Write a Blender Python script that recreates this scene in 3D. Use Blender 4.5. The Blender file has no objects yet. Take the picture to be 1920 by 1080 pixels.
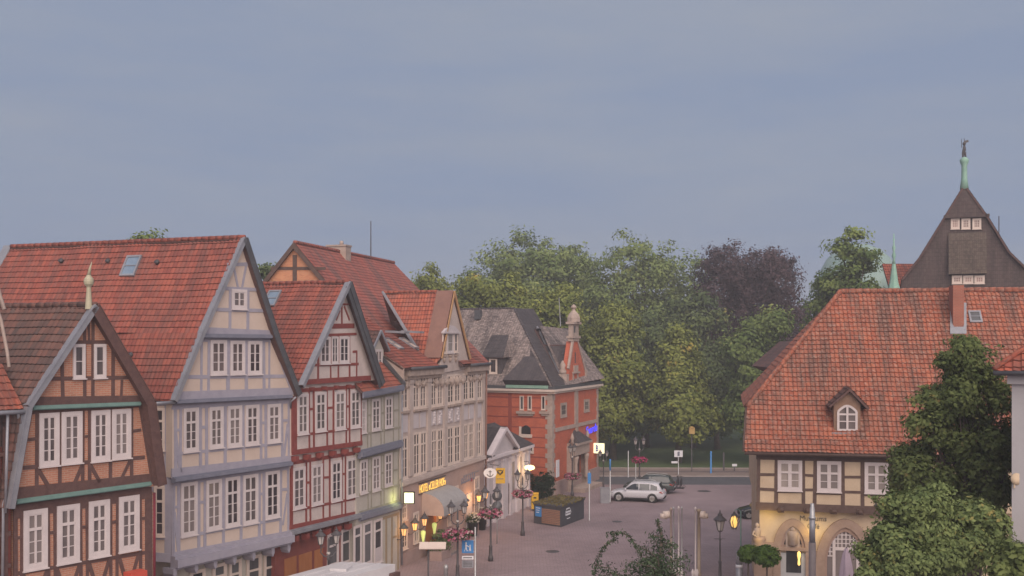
import bpy, bmesh, math, random
import numpy as np
from mathutils import Vector as V, Matrix
R = math.radians
sc = bpy.context.scene
col = sc.collection
# ------------------------------------------------------------------ camera, sky, sun, exposure
H, FPX, HY = 13.5, 1950.0, 640.0
cd = bpy.data.cameras.new('camera'); cam = bpy.data.objects.new('camera', cd); col.objects.link(cam)
cam.location = (0, 0, H); cam.rotation_euler = (R(90), 0, 0)
cd.sensor_width = 36; cd.lens = 36 * FPX / 1920; cd.shift_y = (HY - 540) / 1920
cd.clip_start = 0.5; cd.clip_end = 6000
sc.camera = cam
SUN_EL, SUN_AZ = 36.0, 170.0           # dull morning light from the east, behind the camera
w = bpy.data.worlds.new('World'); sc.world = w; w.use_nodes = True
nt = w.node_tree; nt.nodes.clear()
def N(t, k, **kw):
    n = t.nodes.new(k)
    for a, b in kw.items(): setattr(n, a, b)
    return n
wo = N(nt, 'ShaderNodeOutputWorld'); bg = N(nt, 'ShaderNodeBackground'); bg.inputs[1].default_value = 0.07
sky = N(nt, 'ShaderNodeTexSky', sky_type='NISHITA', sun_disc=False, sun_elevation=R(SUN_EL), sun_rotation=R(SUN_AZ), air_density=1.0, dust_density=2.2, ozone_density=2.0)
tc = N(nt, 'ShaderNodeTexCoord'); mp = N(nt, 'ShaderNodeMapping'); mp.inputs['Scale'].default_value = (1.6, 1.0, 9.0); mp.inputs['Rotation'].default_value = (R(9), R(14), 0)
nz = N(nt, 'ShaderNodeTexNoise'); nz.inputs['Scale'].default_value = 1.7; nz.inputs['Detail'].default_value = 7; nz.inputs['Roughness'].default_value = 0.62
rp = N(nt, 'ShaderNodeValToRGB'); rp.color_ramp.elements[0].position = 0.40; rp.color_ramp.elements[1].position = 0.72
rp.color_ramp.elements[0].color = (0.985, 0.985, 0.985, 1); rp.color_ramp.elements[1].color = (1, 1, 1, 1)
mx = N(nt, 'ShaderNodeMix', data_type='RGBA'); mx.inputs['B'].default_value = (2.25, 2.6, 3.45, 1)
L = nt.links.new
L(tc.outputs['Generated'], mp.inputs[0]); L(mp.outputs[0], nz.inputs['Vector']); L(nz.outputs['Fac'], rp.inputs[0])
n2_ = N(nt, 'ShaderNodeTexNoise'); n2_.inputs['Scale'].default_value = 1.1; n2_.inputs['Detail'].default_value = 6; n2_.inputs['Roughness'].default_value = .6; L(mp.outputs[0], n2_.inputs['Vector'])
r2_ = N(nt, 'ShaderNodeValToRGB'); r2_.color_ramp.elements[0].position = .38; r2_.color_ramp.elements[1].position = .68; r2_.color_ramp.elements[0].color = (1.88, 2.30, 3.22, 1); r2_.color_ramp.elements[1].color = (2.36, 2.62, 3.18, 1)
L(n2_.outputs['Fac'], r2_.inputs[0]); L(r2_.outputs[0], mx.inputs['B'])
L(rp.outputs[0], mx.inputs['Factor']); L(sky.outputs[0], mx.inputs['A']); L(mx.outputs['Result'], bg.inputs[0]); L(bg.outputs[0], wo.inputs[0])
sl = bpy.data.lights.new('sun', 'SUN'); so = bpy.data.objects.new('sun', sl); col.objects.link(so)
sl.energy = 2.0; sl.angle = R(70); sl.color = (1.0, 0.84, 0.72)
a_, e_ = R(SUN_AZ), R(SUN_EL)
sd = V((math.sin(a_) * math.cos(e_), math.cos(a_) * math.cos(e_), math.sin(e_)))
so.rotation_euler = sd.to_track_quat('Z', 'Y').to_euler()
sc.view_settings.view_transform = 'Standard'; sc.view_settings.look = 'None'
sc.view_settings.exposure = 1.0; sc.view_settings.gamma = 1.0
sc.render.engine = 'CYCLES'
sc.cycles.max_bounces = 5; sc.cycles.diffuse_bounces = 3; sc.cycles.transparent_max_bounces = 6
rnd = random.Random(7)

# ------------------------------------------------------------------ pixel rays, facades
def P(px, py, Y): return V(((px - 960) / FPX * Y, Y, H - (py - HY) / FPX * Y))
def G(px, py, z=0.0):                      # where a ray meets the level z
    Y = (H - z) * FPX / (py - HY); return P(px, py, Y)
def hit(px, py, p0, n):
    d = V(((px - 960) / FPX, 1.0, -(py - HY) / FPX)); c = V((0, 0, H))
    return c + d * ((p0 - c).dot(n) / d.dot(n))
class F:                                   # a vertical facade plane
    def __init__(s, A, B):
        s.A = V(A); s.B = V(B); s.U = (s.B - s.A).normalized(); s.N = V((s.U.y, -s.U.x)); s.L = (s.B - s.A).length
    def sh(s, d): return F(s.A + s.N * d, s.B + s.N * d)
    def u(s, px):
        k = (px - 960) / FPX; return (k * s.A.y - s.A.x) / (s.U.x - k * s.U.y)
    def uz(s, px, py):
        u = s.u(px); Y = s.A.y + u * s.U.y; return (u, H - (py - HY) / FPX * Y)
    def p(s, u, z, d=0.0):
        q = s.A + s.U * u + s.N * d; return V((q.x, q.y, z))
    def px(s, px, py, d=0.0): u, z = s.uz(px, py); return s.p(u, z, d)

# ------------------------------------------------------------------ mesh collector
class MB:
    def __init__(s): s.v = []; s.f = []; s.m = []; s.sm = []
    def face(s, pts, mi=0, smooth=False):
        k = len(s.v); s.v += [tuple(p) for p in pts]; s.f.append(tuple(range(k, k + len(pts)))); s.m.append(mi); s.sm.append(smooth)
    def idx(s, vs, fs, mi=0, smooth=True):
        k = len(s.v); s.v += [tuple(p) for p in vs]
        for f in fs: s.f.append(tuple(i + k for i in f)); s.m.append(mi); s.sm.append(smooth)
    def prism(s, pts, vec, mi=0):
        pts = [V(p) for p in pts]; q = [p + V(vec) for p in pts]; n = len(pts)
        s.idx(pts + q, [tuple(range(n - 1, -1, -1)), tuple(range(n, 2 * n))] + [(i, (i + 1) % n, n + (i + 1) % n, n + i) for i in range(n)], mi, False)
    def box(s, c, sz, mi=0, rz=0.0):
        c = V(c); hx, hy, hz = sz[0] / 2, sz[1] / 2, sz[2] / 2; m = Matrix.Rotation(rz, 3, 'Z')
        b = [c + m @ V((x, y, -hz)) for x, y in ((-hx, -hy), (hx, -hy), (hx, hy), (-hx, hy))]
        s.prism(b, (0, 0, sz[2]), mi)
    def fpoly(s, f, uz, d0, d1, mi=0):
        s.prism([f.p(u, z, d0) for u, z in uz], V((f.N.x, f.N.y, 0)) * (d1 - d0), mi)
    def fbox(s, f, u0, u1, z0, z1, d0, d1, mi=0):
        s.fpoly(f, [(u0, z0), (u1, z0), (u1, z1), (u0, z1)], d0, d1, mi)
    def fbeam(s, f, a, b, wd, d0, d1, mi=0):
        a, b = V(a), V(b); t = (b - a).normalized(); n = V((-t.y, t.x)) * wd / 2
        s.fpoly(f, [a - n, b - n, b + n, a + n], d0, d1, mi)
    def tube(s, p0, p1, r0, r1=None, n=8, mi=0, caps=True):
        s.path([p0, p1], [r0, r0 if r1 is None else r1], n, mi, caps)
    def path(s, pts, rs, n=8, mi=0, caps=True):
        pts = [V(p) for p in pts]; vs = []; m = len(pts)
        if not isinstance(rs, (list, tuple)): rs = [rs] * m
        for i, p in enumerate(pts):
            t = (pts[min(i + 1, m - 1)] - pts[max(i - 1, 0)]).normalized()
            a = t.cross(V((0, 0, 1)) if abs(t.z) < .95 else V((1, 0, 0))).normalized(); b = t.cross(a)
            vs += [p + (a * math.cos(2 * math.pi * k / n) + b * math.sin(2 * math.pi * k / n)) * rs[i] for k in range(n)]
        fs = [(i * n + k, i * n + (k + 1) % n, (i + 1) * n + (k + 1) % n, (i + 1) * n + k) for i in range(m - 1) for k in range(n)]
        if caps: fs += [tuple(range(n)), tuple(range((m - 1) * n, m * n))]
        s.idx(vs, fs, mi, n > 6)
    def lathe(s, c, prof, n=12, mi=0, smooth=True, axis=None, caps=True):
        c = V(c); vs = []; m = len(prof)
        for r, z in prof:
            for k in range(n):
                a = 2 * math.pi * (k + .5) / n; q = V((r * math.cos(a), r * math.sin(a), z))
                if axis == 'Y': q = V((q.x, q.z, q.y))
                vs.append(c + q)
        fs = [(i * n + k, i * n + (k + 1) % n, (i + 1) * n + (k + 1) % n, (i + 1) * n + k) for i in range(m - 1) for k in range(n)]
        if caps: fs += [tuple(range(n)), tuple(range((m - 1) * n, m * n))]
        s.idx(vs, fs, mi, smooth)
    def build(s, name, mats, parent=None, recalc=True):
        if not isinstance(mats, (list, tuple)): mats = [mats]
        off = V((0, 0, 0)); q = parent
        while q is not None: off += q.location; q = q.parent
        me = bpy.data.meshes.new(name)
        me.from_pydata([(x - off.x, y - off.y, z - off.z) for x, y, z in s.v], [], s.f)
        me.polygons.foreach_set('material_index', s.m); me.polygons.foreach_set('use_smooth', s.sm)
        if recalc:
            bm = bmesh.new(); bm.from_mesh(me); bmesh.ops.recalc_face_normals(bm, faces=bm.faces[:]); bm.to_mesh(me); bm.free()
        uvs(me, off)
        for m in mats: me.materials.append(m)
        o = bpy.data.objects.new(name, me); col.objects.link(o)
        if parent is not None: o.parent = parent
        return o
def uvs(me, off=V((0, 0, 0))):             # metres: u level along the face, v up it
    uv = me.uv_layers.new(name='UVMap').data
    for p in me.polygons:
        n = p.normal
        t = V((-n.y, n.x, 0)) if abs(n.z) < .97 else V((1, 0, 0)); t.normalize(); b = n.cross(t)
        for li in p.loop_indices:
            c = me.vertices[me.loops[li].vertex_index].co + off; uv[li].uv = (c.dot(t), c.dot(b))
def empty(name, loc, label=None, cat=None, group=None, rz=0.0):
    o = bpy.data.objects.new(name, None); col.objects.link(o); o.location = loc; o.rotation_euler = (0, 0, rz); o.empty_display_size = .3
    return tag(o, label, cat, group)
def tag(o, label=None, cat=None, group=None, kind=None):
    if label: o['label'] = label
    if cat: o['category'] = cat
    if group: o['group'] = group
    if kind: o['kind'] = kind
    return o
def copy_tree(o, parent=None):
    c = o.copy(); col.objects.link(c)
    if parent is not None: c.parent = parent
    for ch in list(o.children): copy_tree(ch, c)
    return c

# ------------------------------------------------------------------ materials
def newmat(name):
    m = bpy.data.materials.new(name); m.use_nodes = True; t = m.node_tree
    b = t.nodes['Principled BSDF']; return m, t, b
def mot(name, c1, c2=None, scale=3.0, rough=.8, detail=5, bump=0.0, metal=0.0, stretch=None, bscale=None, spec=.35, obj_var=0.0):
    m, t, b = newmat(name); b.inputs['Roughness'].default_value = rough; b.inputs['Metallic'].default_value = metal
    b.inputs['Specular IOR Level'].default_value = spec
    if c2 is None: c2 = tuple(x * .8 for x in c1)
    tcn = N(t, 'ShaderNodeTexCoord'); mpn = N(t, 'ShaderNodeMapping')
    if stretch: mpn.inputs['Scale'].default_value = stretch
    t.links.new(tcn.outputs['UV' if stretch and stretch[2] == 0 else 'Object'], mpn.inputs[0])
    nn = N(t, 'ShaderNodeTexNoise'); nn.inputs['Scale'].default_value = scale; nn.inputs['Detail'].default_value = detail; nn.inputs['Roughness'].default_value = .65
    t.links.new(mpn.outputs[0], nn.inputs['Vector'])
    r = N(t, 'ShaderNodeValToRGB'); r.color_ramp.elements[0].position = .32; r.color_ramp.elements[1].position = .68
    r.color_ramp.elements[0].color = (*c1, 1); r.color_ramp.elements[1].color = (*c2, 1)
    t.links.new(nn.outputs['Fac'], r.inputs[0]); t.links.new(r.outputs[0], b.inputs['Base Color'])
    if bump:
        n2 = N(t, 'ShaderNodeTexNoise'); n2.inputs['Scale'].default_value = bscale or scale * 6; n2.inputs['Detail'].default_value = 4
        t.links.new(mpn.outputs[0], n2.inputs['Vector'])
        bp = N(t, 'ShaderNodeBump'); bp.inputs['Strength'].default_value = bump; bp.inputs['Distance'].default_value = .03
        t.links.new(n2.outputs['Fac'], bp.inputs['Height']); t.links.new(bp.outputs[0], b.inputs['Normal'])
    return m
def emit(name, c, s, base=None):
    m, t, b = newmat(name); b.inputs['Base Color'].default_value = (*(base or c), 1)
    b.inputs['Emission Color'].default_value = (*c, 1); b.inputs['Emission Strength'].default_value = s; return m
def math_(t, op, a, bv):
    n = N(t, 'ShaderNodeMath', operation=op)
    for i, x in enumerate((a, bv)):
        if x is None: continue
        if isinstance(x, (int, float)): n.inputs[i].default_value = x
        else: t.links.new(x, n.inputs[i])
    return n.outputs[0]
def tilemat(name, cols, dirt_shade, wd, hh, amt=.5, joint=.55, scale=.55, lichen=None, lamt=0.0):
    m, t, b = newmat(name); b.inputs['Roughness'].default_value = .75; b.inputs['Specular IOR Level'].default_value = .3
    uvn = N(t, 'ShaderNodeUVMap'); sp = N(t, 'ShaderNodeSeparateXYZ'); t.links.new(uvn.outputs[0], sp.inputs[0])
    fu, fv = math_(t, 'DIVIDE', sp.outputs[0], wd), math_(t, 'DIVIDE', sp.outputs[1], hh)
    cb = N(t, 'ShaderNodeCombineXYZ'); t.links.new(math_(t, 'FLOOR', fu, None), cb.inputs[0]); t.links.new(math_(t, 'FLOOR', fv, None), cb.inputs[1])
    wn = N(t, 'ShaderNodeTexWhiteNoise', noise_dimensions='2D'); t.links.new(cb.outputs[0], wn.inputs['Vector'])
    r = N(t, 'ShaderNodeValToRGB'); el = r.color_ramp.elements; el[0].color = (*cols[0], 1); el[1].color = (*cols[-1], 1)
    for i, c in enumerate(cols[1:-1]): e = el.new((i + 1) / (len(cols) - 1)); e.color = (*c, 1)
    t.links.new(wn.outputs['Value'], r.inputs[0])
    nn = N(t, 'ShaderNodeTexNoise'); nn.inputs['Scale'].default_value = scale; nn.inputs['Detail'].default_value = 8; nn.inputs['Roughness'].default_value = .72
    mpn = N(t, 'ShaderNodeMapping'); mpn.inputs['Scale'].default_value = (2.6, .42, 1); t.links.new(uvn.outputs[0], mpn.inputs[0]); t.links.new(mpn.outputs[0], nn.inputs['Vector'])
    rr = N(t, 'ShaderNodeMapRange'); rr.inputs['From Min'].default_value = .44; rr.inputs['From Max'].default_value = .60; rr.inputs['To Max'].default_value = amt
    t.links.new(nn.outputs['Fac'], rr.inputs['Value'])
    m1 = N(t, 'ShaderNodeMix', data_type='RGBA'); m1.inputs['B'].default_value = (*dirt_shade, 1)
    t.links.new(rr.outputs[0], m1.inputs['Factor']); t.links.new(r.outputs[0], m1.inputs['A'])
    res = m1.outputs['Result']
    if lichen:
        n3 = N(t, 'ShaderNodeTexNoise'); n3.inputs['Scale'].default_value = 5.5; n3.inputs['Detail'].default_value = 6; t.links.new(uvn.outputs[0], n3.inputs['Vector'])
        r3 = N(t, 'ShaderNodeMapRange'); r3.inputs['From Min'].default_value = .50; r3.inputs['From Max'].default_value = .68; r3.inputs['To Max'].default_value = lamt
        t.links.new(n3.outputs['Fac'], r3.inputs['Value'])
        m3 = N(t, 'ShaderNodeMix', data_type='RGBA'); m3.inputs['B'].default_value = (*lichen, 1); t.links.new(r3.outputs[0], m3.inputs['Factor']); t.links.new(res, m3.inputs['A']); res = m3.outputs['Result']
    # shade of the laps and side joints, painted into the tile colour as dark lines
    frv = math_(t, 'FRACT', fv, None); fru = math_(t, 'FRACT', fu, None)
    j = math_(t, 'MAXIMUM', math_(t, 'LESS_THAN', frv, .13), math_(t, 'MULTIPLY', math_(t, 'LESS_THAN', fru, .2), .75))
    m2 = N(t, 'ShaderNodeMix', data_type='RGBA'); m2.inputs['B'].default_value = (*[x * .5 for x in dirt_shade], 1)
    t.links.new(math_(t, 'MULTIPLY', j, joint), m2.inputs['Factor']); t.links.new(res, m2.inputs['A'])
    t.links.new(m2.outputs['Result'], b.inputs['Base Color']); return m
def brickmat(name, c1, c2, mortar, bw=.24, rh=.075, ms=.012, scale=1.0):
    m, t, b = newmat(name); b.inputs['Roughness'].default_value = .88
    uvn = N(t, 'ShaderNodeUVMap'); br = N(t, 'ShaderNodeTexBrick'); t.links.new(uvn.outputs[0], br.inputs['Vector'])
    br.inputs['Scale'].default_value = scale; br.inputs['Brick Width'].default_value = bw; br.inputs['Row Height'].default_value = rh; br.inputs['Mortar Size'].default_value = ms
    br.inputs['Color1'].default_value = (*c1, 1); br.inputs['Color2'].default_value = (*c2, 1); br.inputs['Mortar'].default_value = (*mortar, 1)
    nn = N(t, 'ShaderNodeTexNoise'); nn.inputs['Scale'].default_value = 1.4; nn.inputs['Detail'].default_value = 6; t.links.new(uvn.outputs[0], nn.inputs['Vector'])
    mm = N(t, 'ShaderNodeMix', data_type='RGBA', blend_type='MULTIPLY'); mm.inputs['Factor'].default_value = .55
    rr = N(t, 'ShaderNodeMapRange'); rr.inputs['From Min'].default_value = .3; rr.inputs['From Max'].default_value = .7; rr.inputs['To Min'].default_value = .78; rr.inputs['To Max'].default_value = 1.15
    t.links.new(nn.outputs['Fac'], rr.inputs['Value']); t.links.new(br.outputs['Color'], mm.inputs['A']); t.links.new(rr.outputs[0], mm.inputs['B'])
    t.links.new(mm.outputs['Result'], b.inputs['Base Color']); return m
def glassmat(name, dark, curtain, rough=.1, lo=.30, hi=.75):
    m, t, b = newmat(name); b.inputs['Roughness'].default_value = rough; b.inputs['Specular IOR Level'].default_value = .5
    oi = N(t, 'ShaderNodeObjectInfo'); tcn = N(t, 'ShaderNodeUVMap'); nn = N(t, 'ShaderNodeTexNoise'); nn.inputs['Scale'].default_value = 1.3; nn.inputs['Detail'].default_value = 1
    mpn = N(t, 'ShaderNodeMapping'); mpn.inputs['Scale'].default_value = (2.2, .6, 1); t.links.new(tcn.outputs[0], mpn.inputs[0]); t.links.new(mpn.outputs[0], nn.inputs['Vector'])
    s = math_(t, 'ADD', math_(t, 'MULTIPLY', oi.outputs['Random'], .6), math_(t, 'MULTIPLY', nn.outputs['Fac'], .5))
    rr = N(t, 'ShaderNodeMapRange'); rr.inputs['From Min'].default_value = lo; rr.inputs['From Max'].default_value = hi; t.links.new(s, rr.inputs['Value'])
    mm = N(t, 'ShaderNodeMix', data_type='RGBA'); mm.inputs['A'].default_value = (*dark, 1); mm.inputs['B'].default_value = (*curtain, 1)
    t.links.new(rr.outputs[0], mm.inputs['Factor']); t.links.new(mm.outputs['Result'], b.inputs['Base Color']); return m
def leafmat(name, c1, c2, c3=None, trans=.22, p3=.95, clump=.78):
    m, t, b = newmat(name); t.nodes.remove(b); out = t.nodes['Material Output']
    uvn = N(t, 'ShaderNodeUVMap'); sp = N(t, 'ShaderNodeSeparateXYZ'); t.links.new(uvn.outputs[0], sp.inputs[0])
    s = math_(t, 'ADD', math_(t, 'MULTIPLY', sp.outputs[0], 1 - clump), math_(t, 'MULTIPLY', sp.outputs[1], clump))
    r = N(t, 'ShaderNodeValToRGB'); el = r.color_ramp.elements; el[0].position = .15; el[1].position = .85; el[0].color = (*c1, 1); el[1].color = (*c2, 1)
    if c3: e = el.new(p3); e.color = (*c3, 1)
    t.links.new(s, r.inputs[0])
    d = N(t, 'ShaderNodeBsdfDiffuse'); tr = N(t, 'ShaderNodeBsdfTranslucent'); mxs = N(t, 'ShaderNodeMixShader'); mxs.inputs[0].default_value = trans
    t.links.new(r.outputs[0], d.inputs[0]); t.links.new(r.outputs[0], tr.inputs[0]); t.links.new(d.outputs[0], mxs.inputs[1]); t.links.new(tr.outputs[0], mxs.inputs[2]); t.links.new(mxs.outputs[0], out.inputs[0])
    return m
TW, TH = .22, .32
M = {}
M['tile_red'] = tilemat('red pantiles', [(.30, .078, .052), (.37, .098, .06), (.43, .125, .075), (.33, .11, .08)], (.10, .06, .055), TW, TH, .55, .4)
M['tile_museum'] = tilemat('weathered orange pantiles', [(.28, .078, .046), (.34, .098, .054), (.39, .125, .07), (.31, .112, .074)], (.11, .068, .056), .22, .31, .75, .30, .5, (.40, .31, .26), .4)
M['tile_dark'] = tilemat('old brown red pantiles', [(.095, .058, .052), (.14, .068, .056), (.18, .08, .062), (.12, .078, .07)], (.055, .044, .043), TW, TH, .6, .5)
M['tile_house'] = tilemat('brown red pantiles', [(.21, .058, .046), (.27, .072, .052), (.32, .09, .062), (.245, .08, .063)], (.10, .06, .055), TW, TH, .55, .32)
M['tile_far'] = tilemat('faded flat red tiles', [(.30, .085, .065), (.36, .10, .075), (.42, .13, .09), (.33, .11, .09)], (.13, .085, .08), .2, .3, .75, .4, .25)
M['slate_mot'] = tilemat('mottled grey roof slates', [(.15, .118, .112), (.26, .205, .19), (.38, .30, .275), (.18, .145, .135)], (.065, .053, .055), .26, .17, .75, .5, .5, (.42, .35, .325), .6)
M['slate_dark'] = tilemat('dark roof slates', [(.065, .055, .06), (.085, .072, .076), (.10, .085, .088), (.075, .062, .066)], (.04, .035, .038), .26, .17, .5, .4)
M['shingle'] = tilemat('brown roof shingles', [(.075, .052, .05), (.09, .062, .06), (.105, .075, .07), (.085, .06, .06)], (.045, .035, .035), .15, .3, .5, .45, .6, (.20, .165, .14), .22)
M['brick'] = brickmat('orange brick infill', (.37, .145, .085), (.45, .19, .115), (.41, .275, .215))
M['brick_back'] = brickmat('rough orange brick', (.52, .16, .065), (.62, .24, .10), (.45, .30, .22))
M['brick_post'] = brickmat('red post brick', (.43, .095, .048), (.50, .125, .065), (.40, .12, .075), .24, .08, .008)
M['brick_chim'] = brickmat('chimney brick', (.29, .085, .055), (.34, .105, .065), (.30, .16, .12))
M['timber_brown'] = mot('dark brown timber', (.085, .045, .042), (.125, .068, .06), 5, .7, bump=.3, stretch=(1, 1, 1))
M['timber_museum'] = mot('umber timber', (.085, .052, .043), (.125, .08, .068), 4, .75, bump=.3)
M['timber_blue'] = mot('lilac grey timber', (.28, .265, .32), (.345, .32, .375), 2.5, .7)
M['mould_blue'] = mot('slate blue moulding', (.15, .155, .20), (.20, .20, .25), 3, .6)
M['timber_red'] = mot('oxblood timber', (.18, .040, .035), (.25, .065, .055), 3, .65)
M['timber_sage'] = mot('sage grey timber', (.245, .225, .18), (.32, .29, .235), 3, .75)
M['plaster_cream'] = mot('cream plaster', (.50, .395, .335), (.56, .45, .385), 1.2, .9, bump=.15)
M['plaster_white'] = mot('pale plaster', (.44, .37, .35), (.57, .485, .455), 1.2, .9, bump=.15)
M['plaster_sage'] = mot('grey green plaster', (.39, .355, .315), (.46, .42, .375), 1.2, .9)
M['plaster_hotel'] = mot('beige stucco', (.40, .325, .297), (.52, .43, .395), .9, .9, bump=.12)
M['stucco_pale'] = mot('pale stucco', (.46, .41, .42), (.53, .47, .48), 1.2, .9)
M['hotel_ground'] = mot('rose beige stucco', (.33, .235, .21), (.43, .31, .275), .8, .9)
M['museum_plaster'] = mot('sand yellow plaster', (.47, .355, .25), (.56, .44, .318), .9, .9, bump=.12)
M['sandstone'] = mot('sandstone', (.29, .20, .155), (.37, .265, .21), 2, .85, bump=.3)
M['stone_pale'] = mot('weathered pale stone', (.30, .23, .20), (.43, .34, .295), 2.5, .85, bump=.3)
M['plinth'] = mot('grey stone plinth', (.20, .17, .17), (.28, .24, .235), 1.5, .85, bump=.2)
M['white_paint'] = mot('white window paint', (.54, .475, .475), (.61, .54, .535), 2, .5)
M['cream_paint'] = mot('cream window paint', (.58, .475, .42), (.65, .54, .48), 2, .5)
M['grey_paint'] = mot('grey door paint', (.36, .36, .37), (.42, .42, .43), 2, .5)
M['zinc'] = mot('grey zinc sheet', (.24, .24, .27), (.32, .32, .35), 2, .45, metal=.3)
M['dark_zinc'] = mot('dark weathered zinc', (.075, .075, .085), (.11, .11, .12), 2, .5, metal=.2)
M['copper_brown'] = mot('brown sheet copper', (.20, .105, .085), (.26, .14, .11), 1.5, .55, metal=.2)
M['patina'] = mot('green copper patina', (.20, .36, .29), (.29, .45, .37), 3, .65)
M['green_paint'] = mot('green painted strip', (.13, .22, .20), (.17, .27, .245), 3, .6)
M['glass'] = glassmat('window glass', (.04, .032, .038), (.21, .175, .17))
M['glass_blind'] = glassmat('window glass with blinds', (.20, .17, .16), (.34, .29, .26), .12)
M['glass_dark'] = glassmat('dark shop glass', (.03, .03, .033), (.12, .12, .125))
M['iron'] = mot('dark painted iron', (.06, .055, .06), (.09, .08, .085), 6, .5)
M['steel'] = mot('galvanised steel', (.38, .38, .39), (.48, .48, .49), 3, .4, metal=.4)
M['lamp_glass'] = mot('clear lantern glass', (.42, .38, .36), (.50, .46, .44), 4, .2)
M['lit_warm'] = emit('lit lantern glass', (1.0, .50, .18), .46)
M['lit_letters'] = emit('lit yellow letters', (1.0, .60, .12), .5)
M['lit_yellow'] = emit('lit sign face', (1.0, .95, .60), .5)
M['lit_green'] = emit('lit yellow green glass', (.72, .80, .25), .26)
M['lit_blue'] = emit('lit blue letters', (.05, .06, 1.0), .6)
M['blue_ink'] = mot('blue print', (.03, .05, .40), (.04, .06, .45), 3, .5)
M['yellow_paint'] = mot('yellow enamel', (.62, .36, .03), (.70, .42, .04), 3, .45)
M['black'] = mot('black enamel', (.02, .02, .02), (.03, .03, .03), 3, .4)
M['blue_sign'] = mot('blue traffic sign', (.05, .21, .50), (.06, .24, .56), 3, .4)
M['white_sign'] = mot('white sign enamel', (.66, .66, .70), (.74, .74, .77), 3, .4)
M['red_paint'] = mot('signal red paint', (.48, .07, .045), (.55, .09, .06), 3, .5)
M['bark'] = mot('tree bark', (.085, .065, .055), (.15, .12, .10), 3, .95, bump=.6)
M['asphalt'] = mot('worn asphalt', (.085, .085, .095), (.115, .112, .122), .5, .85, 8)
M['walk'] = mot('buff pavement slabs', (.24, .18, .16), (.30, .23, .20), .7, .85, 8)
M['cyclepath'] = mot('darker pavement strip', (.15, .115, .115), (.19, .145, .14), .7, .85, 8)
M['lawn'] = mot('park lawn', (.06, .095, .035), (.10, .135, .055), .6, .95, 9)
M['kerbstone'] = mot('kerb stone', (.30, .25, .24), (.38, .32, .30), 1.5, .85)
M['glass_sky'] = mot('skylight glass', (.16, .22, .30), (.22, .28, .36), 2, .1, spec=.6)
M['red_down'] = mot('wine red board', (.24, .03, .05), (.29, .045, .065), 3, .6)
M['brown_red'] = mot('brown red boarding', (.17, .045, .04), (.23, .07, .055), 2, .8)
M['orange_wood'] = mot('orange stained wood', (.30, .11, .04), (.38, .15, .06), 4, .6, stretch=(1, 1, .2))
M['door_tan'] = mot('tan door posts', (.27, .20, .13), (.33, .25, .17), 3, .7)
M['orange_soffit'] = mot('orange stained soffit', (.40, .22, .10), (.48, .28, .14), 3, .6)
M['canvas_grey'] = mot('grey canvas', (.30, .285, .285), (.36, .34, .34), 2, .9); M['canvas_rose'] = mot('rose canvas', (.42, .30, .25), (.48, .35, .29), 2, .9)
M['plinth_rose'] = mot('rose stone plinth', (.30, .215, .20), (.36, .26, .24), 1.5, .85)
M['stucco_white'] = mot('white stucco', (.55, .49, .51), (.63, .56, .58), 1.2, .9); M['doorway_dark'] = mot('greyed shutter', (.22, .19, .19), (.28, .24, .24), 2, .8)
M['band_brick'] = mot('dark brick band', (.24, .055, .04), (.29, .07, .05), 3, .9)
M['stone_rose'] = mot('rose sandstone', (.29, .19, .15), (.36, .25, .20), 2.5, .85, bump=.3)
M['dormer_wood'] = mot('weathered dormer boards', (.20, .12, .085), (.27, .17, .12), 3, .8)
M['glass_pink'] = glassmat('attic glass', (.20, .12, .11), (.42, .27, .24), .2)
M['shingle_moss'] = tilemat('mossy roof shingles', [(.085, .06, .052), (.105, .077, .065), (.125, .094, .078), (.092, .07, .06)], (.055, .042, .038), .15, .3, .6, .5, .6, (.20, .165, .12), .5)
M['stucco_edge'] = mot('pale grey render', (.35, .335, .35), (.39, .37, .385), .8, .9); M['patina_pale'] = mot('pale green dome copper', (.20, .30, .28), (.27, .37, .34), .4, .6)
M['leaf_plane'] = leafmat('plane tree leaves', (.12, .17, .06), (.27, .325, .12), (.33, .35, .12))
M['leaf_lime'] = leafmat('yellowing lime leaves', (.125, .155, .045), (.29, .32, .09), (.42, .33, .09))
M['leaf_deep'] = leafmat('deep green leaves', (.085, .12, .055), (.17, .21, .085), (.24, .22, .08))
M['leaf_beech'] = leafmat('copper beech leaves', (.06, .040, .046), (.125, .084, .092), (.15, .10, .105), .25)
M['leaf_bright'] = leafmat('fresh green leaves', (.105, .16, .055), (.24, .30, .10), (.30, .32, .11))
M['leaf_near'] = leafmat('maple leaves', (.10, .135, .052), (.225, .265, .10), (.31, .24, .10), .35, .97)
M['leaf_mid'] = leafmat('hornbeam leaves', (.105, .145, .06), (.22, .265, .105), (.28, .245, .09))
M['needle'] = leafmat('grey green needles', (.045, .072, .045), (.095, .13, .075), None, .2)
M['leaf_box'] = leafmat('clipped box leaves', (.045, .085, .02), (.10, .16, .035), None, .25)
M['petal_mix'] = leafmat('pink and white petunias', (.42, .09, .16), (.58, .42, .42), (.52, .16, .25), .2, .6, clump=.0)
M['petal_pink'] = leafmat('bright pink petunias', (.50, .05, .15), (.58, .09, .22), None, .2)
M['basket_leaf'] = leafmat('basket leaves', (.04, .06, .025), (.10, .12, .05), None, .2)
M['amber_head'] = mot('amber lamp head', (.42, .27, .10), (.50, .33, .13), 3, .5); M['mast_tan'] = mot('tan mast', (.30, .235, .18), (.37, .29, .22), 3, .7); M['mast_dark'] = mot('dark grey mast', (.15, .125, .13), (.19, .16, .165), 3, .6)
M['anthracite'] = mot('anthracite panel', (.055, .055, .065), (.075, .075, .085), 2, .6); M['slat_wood'] = mot('brown slat wood', (.26, .14, .10), (.33, .19, .14), 4, .7, stretch=(.4, .4, 3))
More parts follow.
